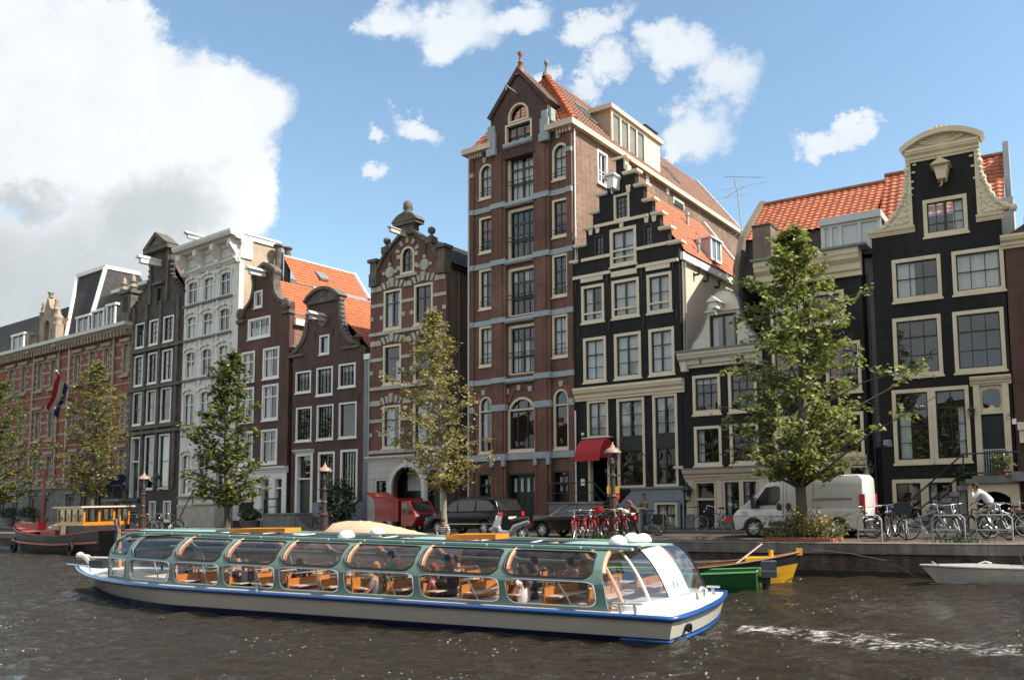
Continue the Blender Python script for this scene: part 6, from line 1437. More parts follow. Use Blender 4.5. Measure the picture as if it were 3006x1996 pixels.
 n3=_n(nt,'ShaderNodeTexNoise',i_Scale=4.5,i_Detail=9,i_Roughness=.6);L(cb_.outputs[0],n3.inputs['Vector'])
 dk=ss(mth('ADD',union([blob(*a)for a in((80,840,560,250),(430,640,210,130,.3),(60,560,120,60))]),mth('MULTIPLY',mth('SUBTRACT',n3.outputs['Fac'],.5),1.5)),-.9,1.1)
 dk=mth('MULTIPLY',dk,front);lum=mth('MULTIPLY_ADD',mth('SUBTRACT',n3.outputs['Fac'],.5),.5,0)
 cm=_n(nt,'ShaderNodeMix',data_type='RGBA');L(dk,cm.inputs[0]);cm.inputs[6].default_value=(.57,.595,.62,1);cm.inputs[7].default_value=(.375,.405,.42,1)
 sk=_n(nt,'ShaderNodeVectorMath',operation='SCALE');L(st.outputs[0],sk.inputs[0]);sk.inputs['Scale'].default_value=SKY_K
 tn=_n(nt,'ShaderNodeMix',data_type='RGBA',blend_type='MULTIPLY');tn.inputs[0].default_value=1;L(sk.outputs[0],tn.inputs[6]);tn.inputs[7].default_value=(1.10,1.14,1.02,1)
 fm=_n(nt,'ShaderNodeMix',data_type='RGBA');L(mask,fm.inputs[0]);L(tn.outputs[2],fm.inputs[6])
 ls=_n(nt,'ShaderNodeVectorMath',operation='SCALE');L(cm.outputs[2],ls.inputs[0]);L(mth('ADD',lum,1.0),ls.inputs['Scale']);L(ls.outputs[0],fm.inputs[7])
 L(fm.outputs[2],bg.inputs[0]);bg.inputs[1].default_value=1.0
SKY_K=.136
sky()
sl=bpy.data.lights.new('sun','SUN');sl.energy=5.0;sl.angle=math.radians(.55);sl.color=(1,.93,.82);so=bpy.data.objects.new('sun',sl);COL.objects.link(so);so.rotation_euler=SDIR.to_track_quat('Z','Y').to_euler()
vs_=sc.view_settings;vs_.view_transform='Standard';vs_.look='None';vs_.exposure=.72;vs_.gamma=1
sc.cycles.max_bounces=8;sc.cycles.transparent_max_bounces=24;sc.cycles.caustics_reflective=False;sc.cycles.caustics_refractive=False
mk('bark',(.10,.085,.065),.9,var=.4,vs=4,bump=.5);mk('pale_bark',(.24,.215,.165),.9,var=.35,vs=5,bump=.4);mk('soil',(.05,.038,.03),.95,var=.3)
mkleaf('leaf_green',[(.08,.11,.02),(.19,.235,.05),(.29,.32,.09),(.42,.43,.18)],.36,.33)
mkleaf('leaf_olive',[(.14,.14,.035),(.26,.24,.07),(.36,.32,.12),(.42,.37,.18)],.4)
mkleaf('leaf_dark',[(.035,.065,.016),(.08,.115,.025),(.14,.17,.04),(.34,.31,.07)],.35)
mkleaf('leaf_mixed',[(.08,.095,.022),(.16,.165,.04),(.25,.235,.065),(.33,.28,.09)],.4)
mkleaf('leaf_shrub',[(.018,.05,.014),(.03,.075,.02),(.05,.10,.03)],.25)
mkleaf('leaf_flowerbed',[(.10,.12,.04),(.20,.19,.08),(.28,.26,.12),(.12,.16,.05)],.35)
mk('blossom_yellow',(.70,.40,.03),.7);mk('blossom_red',(.6,.07,.04),.7)
def leaf(m,p,s,rn,flat=.5):
 a=rn.random()*2*PI;t=V((math.cos(a),math.sin(a),-.35+rn.uniform(-.5,.4))).normalized();n=V((rn.gauss(0,flat),rn.gauss(0,flat),1)).normalized();w=t.cross(n).normalized()*s*.36
 m.face([p,p+t*s*.5+w,p+t*s,p+t*s*.5-w],[(0,0)]*4)
def tree(label,base,prof,mat,nb,seed,trunk_r=.14,bark='bark',tw=6,lf=13,ls=.17,group='young street trees along the canal',gap=.0,wild=1.15):
 """prof: rows (picture y, x left, x right) of the crown outline at the depth of the trunk"""
 rn=random.Random(seed);Y=base.y;o=empty('tree',base,label,'tree',group)
 rows=[]
 for y,a,b in prof:p,q=at_y(a,y,Y),at_y(b,y,Y);rows.append((p.z,(p.x+q.x)/2,(q.x-p.x)/2))
 rows.sort()
 def at(z):
  for(z0,c0,r0),(z1,c1,r1)in zip(rows,rows[1:]):
   if z<=z1:t=max(0,(z-z0)/(z1-z0));return c0+(c1-c0)*t,r0+(r1-r0)*t
  return rows[-1][1:]
 zb,zt=rows[0][0],rows[-1][0];T=MB();pts=[];n=9
 for k in range(n+1):
  z=(zt-.3)*k/n;f=min(1,max(0,(z-zb*.6)/(zt-zb*.6)));cx=at(max(z,zb))[0]
  pts.append(V((base.x+(cx-base.x)*min(1,f*1.3)+rn.uniform(-.05,.05)*(k>0),Y+rn.uniform(-.06,.06)*(k>0),z)))
 rad=[trunk_r*(1.15 if k==0 else 1-.88*k/n)for k in range(n+1)];T.tube(pts,rad,9)
 def trunk(z):
  k=min(n-1,max(0,int(z/((zt-.3)/n))));t=z/((zt-.3)/n)-k;return pts[k].lerp(pts[k+1],max(0,min(1,t)))
 C=MB()
 for i in range(nb):
  f=(i+rn.random())/nb;z=zb+(zt-zb)*f**1.15;c,r=at(z);a=i*2.399+rn.uniform(-.4,.4);rr=r*(.42+.6*rn.random()**.6)*(wild if rn.random()<.3 else 1)
  rr*=1-gap*(rn.random()<.3)
  end=V((c+math.cos(a)*rr,Y+math.sin(a)*rr,z));st=trunk(max(z-rr*rn.uniform(.25,.7),zb-.5 if zb>1 else z*.5));mid=st.lerp(end,.5)+V((0,0,.06*rr));R0=max(.012,.05*(1-f*.7)*min(1.2,rr/1.5))
  T.tube([st,mid,end],[R0,R0*.6,R0*.2],5,cap=False)
  for k in range(tw):
   t=1-rn.random()**1.4*.75;p=(st.lerp(mid,t*2)if t<.5 else mid.lerp(end,t*2-1));e=p+V((rn.gauss(0,.26),rn.gauss(0,.26),rn.gauss(.05,.2)))*(.6+.25*rr)
   if rn.random()<.4:T.tube([p,e],[R0*.3,.006],4,cap=False)
   for q in range(lf):leaf(C,p.lerp(e,rn.random())+V((rn.gauss(0,.085),rn.gauss(0,.085),rn.gauss(0,.06))),ls*rn.uniform(.6,1.15),rn)
 T.build('trunk',bark,o,smooth=True);C.build('crown',mat,o);return o
def shrub(name,label,c,r,n,mat,seed,ls=.12,group=None,cat='plant',pot=None):
 rn=random.Random(seed);c=V(c);o=empty(name,V((c.x,c.y,pot[2]if pot else c.z-r[2])),label,cat,group);m=MB()
 for i in range(n):
  d=V((rn.gauss(0,1),rn.gauss(0,1),rn.gauss(0,1))).normalized();k=(.55+.5*rn.random())*(1+.25*noise.noise(d*2+V((seed,0,0))))
  leaf(m,c+V((d.x*r[0],d.y*r[1],d.z*r[2]))*k,ls*rn.uniform(.6,1.2),rn,.9)
 m.build('foliage',mat,o);m=MB()
 for k in range(6):a=k*1.05;m.tube([(c.x,c.y,c.z-r[2]*1.0),(c.x+math.cos(a)*r[0]*.5,c.y+math.sin(a)*r[1]*.5,c.z+r[2]*.3)],[.02,.008],5)
 m.build('stem','bark',o)
 if pot:
  m=MB();pr,ph,pz=pot[:3]
  m.lathe([(0,0),(pr*.75,0),(pr,ph),(pr*1.08,ph),(pr*1.08,ph+.05),(pr*.9,ph+.05),(pr*.85,ph-.05),(0,ph-.05)],(c.x,c.y,pz),14);m.build('pot',pot[3]if len(pot)>3 else 'lead',o)
 return o
def qp(x,off):return quay_pt(x,off)[0]
tree('tallest street tree with glossy bright green leaves in front of white van',qp(2350,1.3),[(668,2325,2350),(715,2275,2370),(780,2255,2410),(850,2195,2500),(930,2130,2520),(1000,2140,2570),(1080,2100,2600),(1150,2110,2630),(1220,2090,2640),(1280,2140,2610),(1340,2180,2520),(1395,2260,2420)],'leaf_green',120,5,.21,tw=8,lf=14,ls=.21,gap=.3,wild=1.45)
tree('thin olive leaved street tree with pale trunk standing beside black minivan',qp(1306,1.2),[(915,1268,1280),(960,1235,1305),(1020,1180,1360),(1090,1170,1365),(1160,1150,1400),(1230,1155,1430),(1290,1130,1420),(1360,1185,1420),(1400,1220,1400),(1430,1270,1350)],'leaf_olive',105,8,.13,'pale_bark',tw=6,lf=14,gap=.3,wild=1.3,ls=.165)
tree('dense dark green street tree in front of the white stucco house',qp(668,1.2),[(1035,683,700),(1090,630,720),(1150,600,745),(1220,560,760),(1300,525,775),(1370,530,785),(1430,545,770),(1465,620,720)],'leaf_dark',85,3,.17,tw=7,lf=15,ls=.21,gap=.3,wild=1.25)
tree('sparse yellowish street tree in front of the red brick public building',qp(272,1.2),[(1065,280,295),(1110,230,325),(1180,190,375),(1260,195,380),(1330,155,385),(1390,160,350),(1440,200,300)],'leaf_mixed',90,4,.16,tw=6,lf=15,ls=.18,wild=1.05)
tree('shaded street tree partly cut off by the left picture edge',qp(-25,1.2),[(1110,-30,10),(1180,-90,62),(1260,-110,72),(1340,-120,105),(1420,-110,95),(1470,-60,50)],'leaf_dark',100,9,.16,tw=8,lf=15,ls=.18)
p=fac(1035)+V((-.3,-1.6,1.55));shrub('large_bush','large dark green bush between brown brick house and red three wheeler',p,(1.05,.9,1.5),2600,'leaf_shrub',3,.17,cat='bush')
def flower_bed():
 b=qp(2352,.95);o=empty('flower_bed',b,'overgrown flower bed with brick edging around the foot of the tallest tree','flower bed');t=quay_pt(2352,.95)[1];n=V((-t.y,t.x,0));rn=random.Random(5);P=lambda a,d,z:b+t*a+n*d+V((0,0,z));m=MB(lambda q:P(q.x,q.y,q.z))
 k=-1.1
 while k<1.1:m.box(k,k+.07,-.55,-.45,0,.16+.02*rn.random());m.box(k,k+.07,.75,.83,0,.15);k+=.085
 m.box(-1.16,-1.1,-.5,.8,0,.15);m.box(1.1,1.16,-.5,.8,0,.15);m.build('edging','terracotta',o);m=MB(lambda q:P(q.x,q.y,q.z));m.box(-1.1,1.1,-.45,.75,0,.1);m.build('soil','soil',o)
 m=MB();f=MB();g=MB()
 for i in range(150):
  a,d=rn.gauss(0,.5),rn.uniform(-.4,.6);h=(1.15-.5*abs(a))*rn.uniform(.45,1.1)+(.35 if rn.random()<.1 else 0);q=P(a,d,.08);e=P(a*1.35+rn.gauss(0,.1),d*1.2,max(h,.2));m.tube([q,e],[.01,.005],4,cap=False)
  for k in range(14):leaf(m,q.lerp(e,rn.uniform(.2,1))+V((rn.gauss(0,.05),rn.gauss(0,.05),0)),rn.uniform(.07,.15),rn,.9)
  if rn.random()<.2:
   for k in range(6):leaf(f if rn.random()<.9 else g,e,.08,rn,1.2)
 for i in range(60):a=rn.choice((-1,1))*rn.uniform(.5,1.1);q=P(a,rn.uniform(-.4,.5),.1);m.face([q,q+V((.02,0,0)),q+V((rn.gauss(0,.2),rn.gauss(0,.2),rn.uniform(.3,.6)))])
 for k in range(20):leaf(g,P(.25,-.3,.4)+V((rn.gauss(0,.06),0,rn.gauss(0,.05))),.09,rn,1.2)
 m.build('foliage','leaf_flowerbed',o);f.build('yellow_blossoms','blossom_yellow',o);g.build('red_blossoms','blossom_red',o)
flower_bed()
for i,(x,y,w,lab)in enumerate(((118,1520,.8,'round green shrub in a tub below the institution, near the red mast'),(60,1520,.7,'green tub plant at the far left below the institution'))):q=fac(x)+V((.2,-1.6,0));shrub('tub_plant',lab,q+V((0,0,1.3)),(.8,.7,.55),900,'leaf_shrub',20+i,.15,'tub plants',pot=(.55,.85,0))
q=fac(757)+V((0,-1.0,0));shrub('tub_plant','leafy shrub in a pale planter outside the white shop front',q+V((0,0,.95)),(.75,.5,.45),900,'leaf_shrub',31,.16,'tub plants',pot=(.6,.5,0,'grey_stone'))
HR=HOUSES[10]
def stoop_plant(px,py,r,lab,seed,pot='terracotta',d=.9):
 u,v=HR.uv((px,py),d);b=HR.P((u,v,d));shrub('pot_plant',lab,b+V((0,0,.25+r)),(r,r*.8,r),420,'leaf_flowerbed' if seed%2 else 'leaf_shrub',seed,.13,'pot plants on the stoop',pot=(.2,.3,b.z,pot))
stoop_plant(2944,1405,.42,'tall straggly plant in terracotta pot on the landing by the black door',41);stoop_plant(2832,1438,.36,'bushy green pot plant on the steps left of the landing',42,'grey_stone')
rn=random.Random(2)
for i,(x,off,n,lab)in enumerate(((665,.8,500,'low weeds around the foot of the dark green tree'),(1790,.7,160,'tuft of grass below the red bicycles'),(2805,.6,90,'small weeds by the bicycle stand'),(800,.6,300,'brown green weeds along the quay left of the lamp post'))):
 m=MB();b,t=quay_pt(x,off)
 for k in range(n):
  q=b+t*rn.gauss(0,.25+n/500)+V((rn.gauss(0,.1),rn.gauss(0,.12),.005));h=rn.uniform(.12,.4);m.face([q,q+V((.03,0,0)),q+V((rn.gauss(0,.1),rn.gauss(0,.1),h))])
 tag(m.build('weeds','leaf_shrub' if i!=1 else 'leaf_green',loc=b,kind='stuff'),lab,'weeds')
def other_bank():
 d=(fac(2600)-fac(1100)).normalized();n=V((d.y,-d.x,0));n=n if n.y<0 else-n;o0=V((0,-7,0))+n*4
 m=MB();a,b=o0-d*160-n*14,o0+d*160-n*14;m.face([a-n*20+n*23,b-n*20+n*23,b+n*150,a+n*150]);m.build('far_bank','pavers',kind='structure')
 h=None
 for k in range(22):  # unseen house row added, heights set to dim sky light on facades and panes
  p=o0+d*(k-11)*7.2
  if h is None:
   h=empty('unseen_brick_house',(0,0,0),'plain unseen brick house added on the near bank to dim sky light, mirrored in the window panes','house','added houses on the near bank');m=MB();m.prism([(0,0),(7.1,0),(7.1,12),(4.6,15.5),(2.5,15.5),(0,12)],-8,0);m.xf=lambda q:q;w=MB(lambda q:V((q.x,q.z,q.y)));w.prism([(0,0),(7.1,0),(7.1,12),(4.6,15.5),(2.5,15.5),(0,12)],-8,0);w.build('wall','brown_brick',h);w=MB(lambda q:V((q.x,q.z,q.y)))
   for r in range(4):
    for c in range(3):w.box(.6+c*2.2,2.0+c*2.2,.8+r*2.9,2.9+r*2.9,.0,.06)
   w.build('window','white_paint',h);g=h
  else:g=dup(h)
  g.location=p;g.rotation_euler=(0,0,math.atan2(d.y,d.x));g.scale=(1,1,.6+.25*((k*37)%10)/10)
 src=bpy.data.objects['tree.002']
 for k in range(9):  # unseen tree copies added as dark shapes for the lower panes to mirror
  t=dup(src);q=o0+d*(k*9-40)-n*7-V((src.location.x,src.location.y,0));t.location=src.location+q+V((0,-3,0));tag(t,'unseen leafy tree added on the near bank to mirror dark in the window panes','tree','added trees on the near bank')
other_bank()
mk('tyre',(.016,.016,.016),.8,var=.1);mk('rubber',(.02,.02,.02),.7);mk('lamp_brown',(.055,.032,.028),.5,var=.2);mk('lamp_copper',(.30,.20,.16),.5,var=.2);mk('steel',(.30,.30,.28),.5,metal=.3)
mk('paint_black',(.006,.006,.007),.25,coat=.25,spec=.4,var=0);mk('paint_red',(.30,.018,.022),.4,coat=.3,var=.12);mk('paint_white',(.70,.70,.66),.3,coat=.4,var=.05);mk('bike_red',(.42,.02,.025),.35,coat=.4,var=0);mk('bike_pink',(.65,.5,.5),.4);mk('bike_black',(.014,.014,.015),.4);mk('bike_grey',(.25,.26,.27),.35,metal=.5)
mk('plastic_dark',(.03,.031,.032),.55);mk('alloy',(.50,.50,.49),.35,metal=.7,var=0);mk('tail_red',(.5,.02,.03),.25,coat=.5);mk('headlamp',(.7,.7,.7),.15,metal=.3);mk('orange_sign',(.8,.2,.05),.5);mk('bag_blue',(.02,.05,.25),.6);mk('crate',(.022,.023,.024),.6);mk('lamp_glow',(.9,.55,.05),.4,em=1.2,var=0)
mk('scooter_grey',(.34,.34,.35),.3,metal=.5,coat=.4)
def street_lamp(p,h,label,signs=False):
 o=empty('street_lamp',p,label,'street lamp','canal side lamp posts');m=MB()
 m.lathe([(.24,0),(.24,.25),(.19,.3),(.19,.95),(.22,1.0),(.22,1.08),(.13,1.15),(.12,1.6),(.16,1.65),(.11,1.72),(.085,h-1.1),(.13,h-1.05),(.13,h-.98),(.07,h-.92),(.06,h-.75),(.1,h-.72),(.1,h-.66)],p,12);m.tube([p+V((-.3,0,h-1.0)),p+V((.3,0,h-1.0))],.02,6);m.build('post','lamp_brown',o,smooth=False)
 q=p+V((0,0,h-.64));g=MB();g.lathe([(.13,0),(.24,.52)],q,8);g.build('lantern_glass','clear_glass',o);m=MB()
 for k in range(6):a=k*PI/3;m.tube([q+V((.13*math.cos(a),.13*math.sin(a),0)),q+V((.24*math.cos(a),.24*math.sin(a),.52))],.014,5)
 m.build('lantern_frame','lamp_brown',o);m=MB();m.lathe([(.34,.5),(.34,.54),(.2,.68),(.1,.72),(.08,.8),(.03,.84),(.03,.92),(0,.93)],q,12);m.build('lantern_cap','lamp_copper',o,smooth=True)
 m=MB();m.ball(q+V((0,0,.22)),(.06,.06,.13),8,6);m.build('bulb','grey_white',o)
 if signs:
  for s in(-1,1):m=MB();m.box(p.x+s*.16-.075,p.x+s*.16+.075,p.y-.06,p.y+.06,h-1.7,h-1.42);m.build('direction_lamp','blossom_yellow',o)
 return o
def lamp_at(x,off,ytop,label,**k):
 p=qp(x,off);z=at_y(x,ytop,p.y).z;r=ray(x,1400);return street_lamp(p,z-.28,label,**k)
lamp_at(1800,1.4,1298,'dark brown lamp post with yellow signs behind the red bicycles',signs=True);lamp_at(952,1.2,1358,'brown lamp post in front of the dark brown neck gable house');lamp_at(420,1.2,1385,'far lamp post in front of the sooty grey house')
def hoop(p,t,w,label,h=.85):
 m=MB();a,b=p-t*w/2,p+t*w/2;z=V((0,0,1));m.tube([a,a+z*(h-.1),a+z*h+t*.1,b+z*h-t*.1,b+z*(h-.1),b],.024,8);m.tube([a+z*.4,b+z*.4],.02,6);o=m.build('bicycle_stand','steel',loc=p,smooth=True);tag(o,label,'bike stand','steel bicycle stands on the quay')
for x,w,lab in((2548,.75,'steel bicycle stand right of the flower bed'),(2778,.95,'middle steel bicycle stand among the silver bicycles'),(2912,1.0,'steel bicycle stand below the cyclist in white shirt')):q,t=quay_pt(x,.75);hoop(q,t,w,lab)
m=MB();q=qp(1876,.7);m.tube([q,q+V((0,0,.95))],.045,8);m.ball(q+V((0,0,.95)),.05,8,6)
for k in range(5):m.lathe([(.02,-.03),(.035,0),(.02,.03)],q+V((.07,-.03,.85-.1*k)),8)
tag(m.build('steel_post','steel',loc=q,smooth=True),'pale steel post with hanging chain beside the crouching cyclists','post')
m=MB();q=fac(2003)+V((-.1,-1.0,0));m.tube([q,q+V((0,0,1.15))],.05,8);m.ball(q+V((0,0,1.2)),.07,8,6);m.tube([q+V((0,0,1.05)),q+V((.9,.3,1.1))],.02,6);m.lathe([(.09,0),(.07,.15),(.05,.2)],q,8);tag(m.build('iron_post','black_metal',loc=q),'black iron pavement post between the pale blue base and the cream door','post')
def bicycle_proto():
 o=empty('bicycle');r=.34
 def wheel(x):
  m=MB();m.lathe([(r-.035,-.018),(r,-.015),(r+.004,0),(r,.015),(r-.035,.018)],(x,0,r),28,'y');w=m.build('wheel','tyre',o,smooth=True);m=MB();m.lathe([(r-.05,-.012),(r-.034,-.014),(r-.034,.014),(r-.05,.012)],(x,0,r),28,'y');m.lathe([(0,-.05),(.03,-.05),(.03,.05),(0,.05)],(x,0,r),8,'y')
  for k in range(14):a=k*2*PI/14;m.tube([(x,.03*(-1)**k,r),(x+(r-.04)*math.cos(a),0,r+(r-.04)*math.sin(a))],.0028,3,cap=False)
  m.build('rim','alloy',w);return w
 wheel(-.52);wheel(.56);m=MB();t=lambda a,b,q=.016:m.tube([a,b],q,6)
 bb,seat,head,hl=(-.08,0,.30),(-.24,0,.80),(.34,0,.86),(.385,0,.66);t(bb,seat,.018);t(bb,hl,.02);t((-.2,0,.66),head,.018);t(head,hl,.022)
 for s in(-1,1):t((bb[0],s*.03,bb[2]),(-.52,s*.06,r),.011);t((-.22,s*.02,.72),(-.52,s*.06,r),.010);t((.39,s*.05,.64),(.56,s*.05,r),.013)
 m.build('frame','bike_black',o,smooth=True);m=MB();m.tube([head,(.315,0,1.0)],.014,6);m.tube([(.02,-.3,.98),(.2,-.29,1.03),(.34,-.15,1.02),(.34,.15,1.02),(.2,.29,1.03),(.02,.3,.98)],.012,6);m.build('handlebar','chrome',o,smooth=True)
 m=MB();m.ball((-.27,0,.93),(.14,.09,.035),10,6);m.ball((-.34,0,.93),(.09,.11,.04),10,6);m.tube([seat,(-.27,0,.92)],.013,6);m.build('saddle','rubber',o,smooth=True)
 R_=r+.03
 for x,a0,a1 in((-.52,.1,1.05),(.56,.25,.85)):
  pts=[];m=MB()
  for k in range(15):
   a=PI*(a0+(a1-a0)*k/14)
   for y in(-.026,.026):pts.append((x+R_*math.cos(a),y,r+R_*math.sin(a)))
  m.grid(pts,2,15);m.build('mudguard','bike_black',o)
 m=MB()
 for s in(-.06,.06):m.tube([(-.28,s,.74),(-.86,s,.74)],.008,5);m.tube([(-.8,s,.74),(-.52,s*1.1,r)],.007,5)
 for k in range(4):m.tube([(-.35-k*.16,-.06,.74),(-.35-k*.16,.06,.74)],.006,5)
 m.build('luggage_rack','bike_black',o);m=MB();m.lathe([(0,-.02),(.085,-.02),(.085,.02),(0,.02)],(-.08,.04,.30),14,'y')
 for s in(-1,1):m.tube([(-.08,s*.06,.3),(-.08+s*.11,s*.08,.3-s*.12),(-.08+s*.11,s*.17,.3-s*.12)],.013,5)
 m.build('crankset','alloy',o);m=MB();m.ball((.43,0,.80),(.04,.05,.05),8,6);m.build('headlight','chrome',o,smooth=True);return o
BP=bicycle_proto();_bn=[0]
def bike(px,py,head,label,mat='bike_black',lean=.08,group='bicycles parked on the quay',P=None,roll=None,extra=None,z=0):
 b=BP if _bn[0]==0 else dup(BP);_bn[0]+=1;p=P or at_z(px,py,0);b.location=p+V((0,0,z));b.rotation_euler=(lean,0,head);b.scale=(1.12,1.12,1.12);tag(b,label,'bicycle',group)
 for ch in b.children:
  n=ch.name.split('.')[0]
  if n in('frame','mudguard'):ch.material_slots[0].link='OBJECT';ch.material_slots[0].material=M[mat if n=='frame' or mat in('bike_red','bike_black')else 'bike_grey']
 if extra:
  m=MB();k,mt=extra
  if k=='basket':m.box(.34,.66,-.2,.2,.84,1.08);m.box(.36,.64,-.18,.18,1.081,1.085)
  if k=='bigbasket':m.prism([(.36,-.24),(.78,-.24),(.78,.24),(.36,.24)],.78,1.12)
  if k=='crate':m.box(.36,.72,-.22,.22,.92,1.12)
  if k=='bags':
   for s in(-1,1):m.box(-.82,-.42,s*.15-.07,s*.15+.07,.42,.76)
   m.box(-.82,-.42,-.1,.1,.75,.79)
  if k=='saddlebag':m.box(-.78,-.5,.05,.2,.36,.6)
  if k=='childbag':m.box(-.8,-.45,-.2,.2,.74,1.05)
  q=m.build({'bags':'pannier','saddlebag':'pannier','childbag':'bag','basket':'basket','bigbasket':'basket','crate':'crate'}[k],mt,None);q.parent=b
 return b
T0=quay_pt(2700,0)[1];TA=math.atan2(T0.y,T0.x);TB=math.atan2(*reversed(quay_pt(1750,0)[1][:2]));dn=-PI/2
bike(1700,1585,dn-.15,'red rental bicycle at the left end of the red row','bike_red',group='red rental bicycles by the lamp post');bike(1722,1586,dn+.35,'red rental bicycle second from the left, wheel turned to the water','bike_red',lean=-.05,group='red rental bicycles by the lamp post')
bike(1754,1580,dn+.2,'red rental bicycle with red plastic crate in front of the open car boot','bike_red',group='red rental bicycles by the lamp post',extra=('crate','bike_red'));bike(1790,1583,dn+.45,'bright red bicycle beside the foot of the lamp post','bike_red',lean=-.08,group='red rental bicycles by the lamp post');bike(1822,1577,dn+.5,'red bicycle right of the lamp post that the man in khaki bends over','bike_red',group='red rental bicycles by the lamp post')
bike(1893,1572,PI-.45,'black bicycle with large dark panniers held by the couple',extra=('bags','rubber'),lean=.05,group='bicycles held by people')
bike(2098,1561,PI-.35,'black bicycle with red bag by the cream house door',extra=('saddlebag','bike_red'))
bike(2515,1578,-.75,'black bicycle leaning on the stand beside the flower bed',lean=.12)
bike(2600,1572,dn+.3,'dark bicycle behind the basket bicycle at the right of the van');bike(2622,1576,dn-.5,'bicycle with blue bag behind the large basket',extra=('childbag','bag_blue'))
bike(2662,1584,dn-.3,'bicycle with large dark grey front basket on the quay edge','bike_grey',extra=('bigbasket','crate'));bike(2722,1584,.15+TA,'silver bicycle seen from the side with big spoked wheel','bike_grey',lean=-.1)
bike(2790,1581,dn+.1,'bicycle with shining headlight pointing at the water','bike_grey');bike(2812,1577,dn-.35,'dark bicycle right of the shining headlight','bike_black')
bike(2893,1574,PI+TA,'black bicycle ridden by the man in a white shirt',lean=0,group='bicycles held by people');bike(2926,1582,dn+.22,'bicycle with wide chrome handlebar below the right hand stoop','bike_grey');bike(2962,1578,.5+PI+TA,'silver grey bicycle next to the parked dark car','bike_grey');bike(3000,1568,2.2,'red bicycle cut off by the right picture edge','bike_red',extra=('childbag','bag_blue'))
bike(375,1554,-.5,'black bicycle with front crate near the barge wheelhouse',extra=('crate','crate'));bike(398,1556,-.7,'dark bicycle between the crate bicycle and the pale pink one');bike(425,1558,-.25,'pale pink step-through bicycle by the moored barge','bike_pink',lean=-.05);bike(470,1556,-.8,'dark bicycle behind the one turned towards the water');bike(493,1562,dn-.6,'dark bicycle turned towards the water left of the fallen one',lean=.1)
bike(575,1562,-.35,'fallen dark bicycle lying on the quay',lean=1.25,z=.05);bike(958,1560,-.4,'black bicycle leaning behind the brown lamp post')
def car_wheel(o,x,y,r,w,spokes=5,rim='alloy'):
 s=1 if y>0 else-1;m=MB();m.lathe([(r*.66,w/2),(r*.9,w/2),(r,w/3),(r,-w/3),(r*.9,-w/2),(r*.66,-w/2)],(x,y,r),24,'y');wh=m.build('wheel','tyre',o,smooth=True);m=MB();e=s*w*.38
 m.lathe([(r*.67,e),(r*.6,e),(r*.56,e-s*.05),(0,e-s*.05)],(x,y,r),24,'y')
 for k in range(spokes):a=2*PI*k/spokes;m.tube([(x,y+e,r),(x+r*.6*math.cos(a),y+e,r+r*.6*math.sin(a))],[r*.11,r*.07],6)
 m.build('rim',rim,wh);return wh
def arches(pts,wheels,r):
 out=[]
 for x in sorted(wheels):out+=[(x+r*math.cos(a),max(pts,.3*0+pts)+0 if False else.34+r*math.sin(a))for a in[PI-PI*k/10 for k in range(11)]]
 return out
def vehicle(name,label,lower,upper,belt,W,wheels,r,mat,tumble,cat,glass=(),wr=None,ww=.2,spokes=5,floor=.25,wins=None,shear=0):
 o=empty(name,(0,0,0),label,cat);ar=[]
 for x in sorted(wheels):ar+=[(x+(r+.06)*math.cos(PI-PI*k/10),max(floor,r+(r+.06)*math.sin(PI-PI*k/10)))for k in range(11)]
 xs=[p[0]for p in lower];poly=[(min(xs)+.05,floor)]+ar+[(max(xs)-.1,floor)]+lower
 m=MB(lambda p:V((p.x,p.z,p.y)));m.prism(poly,-W/2,W/2)
 b=m.build('body',mat,o);bv=b.modifiers.new('bev','BEVEL');bv.width=.055;bv.segments=3;bv.limit_method='ANGLE';bv.angle_limit=.6;b.data.polygons.foreach_set('use_smooth',[True]*len(b.data.polygons))
 import bmesh
 bm=bmesh.new();bm.from_mesh(b.data);bmesh.ops.remove_doubles(bm,verts=bm.verts,dist=.0005);bm.to_mesh(b.data);bm.free()
 if upper:
  hw=lambda z:W/2-.04-max(0,z-belt)*tumble
  m=MB();n=len(upper)
  for s in(-1,1):m.tess([upper],lambda p:(p[0],s*hw(p[1]),p[1]),s>0)
  for i in range(n):
   p,q=upper[i],upper[(i+1)%n];m.face([(p[0],hw(p[1]),p[1]),(q[0],hw(q[1]),q[1]),(q[0],-hw(q[1]),q[1]),(p[0],-hw(p[1]),p[1])])
  c=m.build('cabin',mat,o);bm=bmesh.new();bm.from_mesh(c.data);bmesh.ops.remove_doubles(bm,verts=bm.verts,dist=.0005);bm.to_mesh(c.data);bm.free();bv=c.modifiers.new('bev','BEVEL');bv.width=.05;bv.segments=3;bv.limit_method='ANGLE';bv.angle_limit=.5;c.data.polygons.foreach_set('use_smooth',[True]*len(c.data.polygons))
  for wn in(wins or[]):
   for s in(-1,1):
    m=MB();m.tess([wn],lambda p:(p[0],s*(hw(p[1])+.008),p[1]),s>0);m.build('window','car_window',o)
  for(x0,z0),(x1,z1)in glass:
   d=V((x1-x0,0,z1-z0));nn=V((-d.z,0,d.x)).normalized()*.012;nn=-nn if(nn.x>0)!=(x0+x1>2*sum(p[0]for p in upper)/n)else nn;a,bq=V((x0,0,z0)).lerp(V((x1,0,z1)),.06)+nn,V((x0,0,z0)).lerp(V((x1,0,z1)),.93)+nn
   m=MB();ha,hb=hw(a.z)-.1,hw(bq.z)-.1;m.face([(a.x,ha,a.z),(a.x,-ha,a.z),(bq.x,-hb,bq.z),(bq.x,hb,bq.z)]);m.build('windscreen','car_window',o)
 for x in wheels:
  for s in(-1,1):car_wheel(o,x,s*(W/2-ww/2-.02),r,ww,spokes)
 return o
mk('car_window',(.015,.018,.018),.05,var=0,spec=.6,coat=.5)
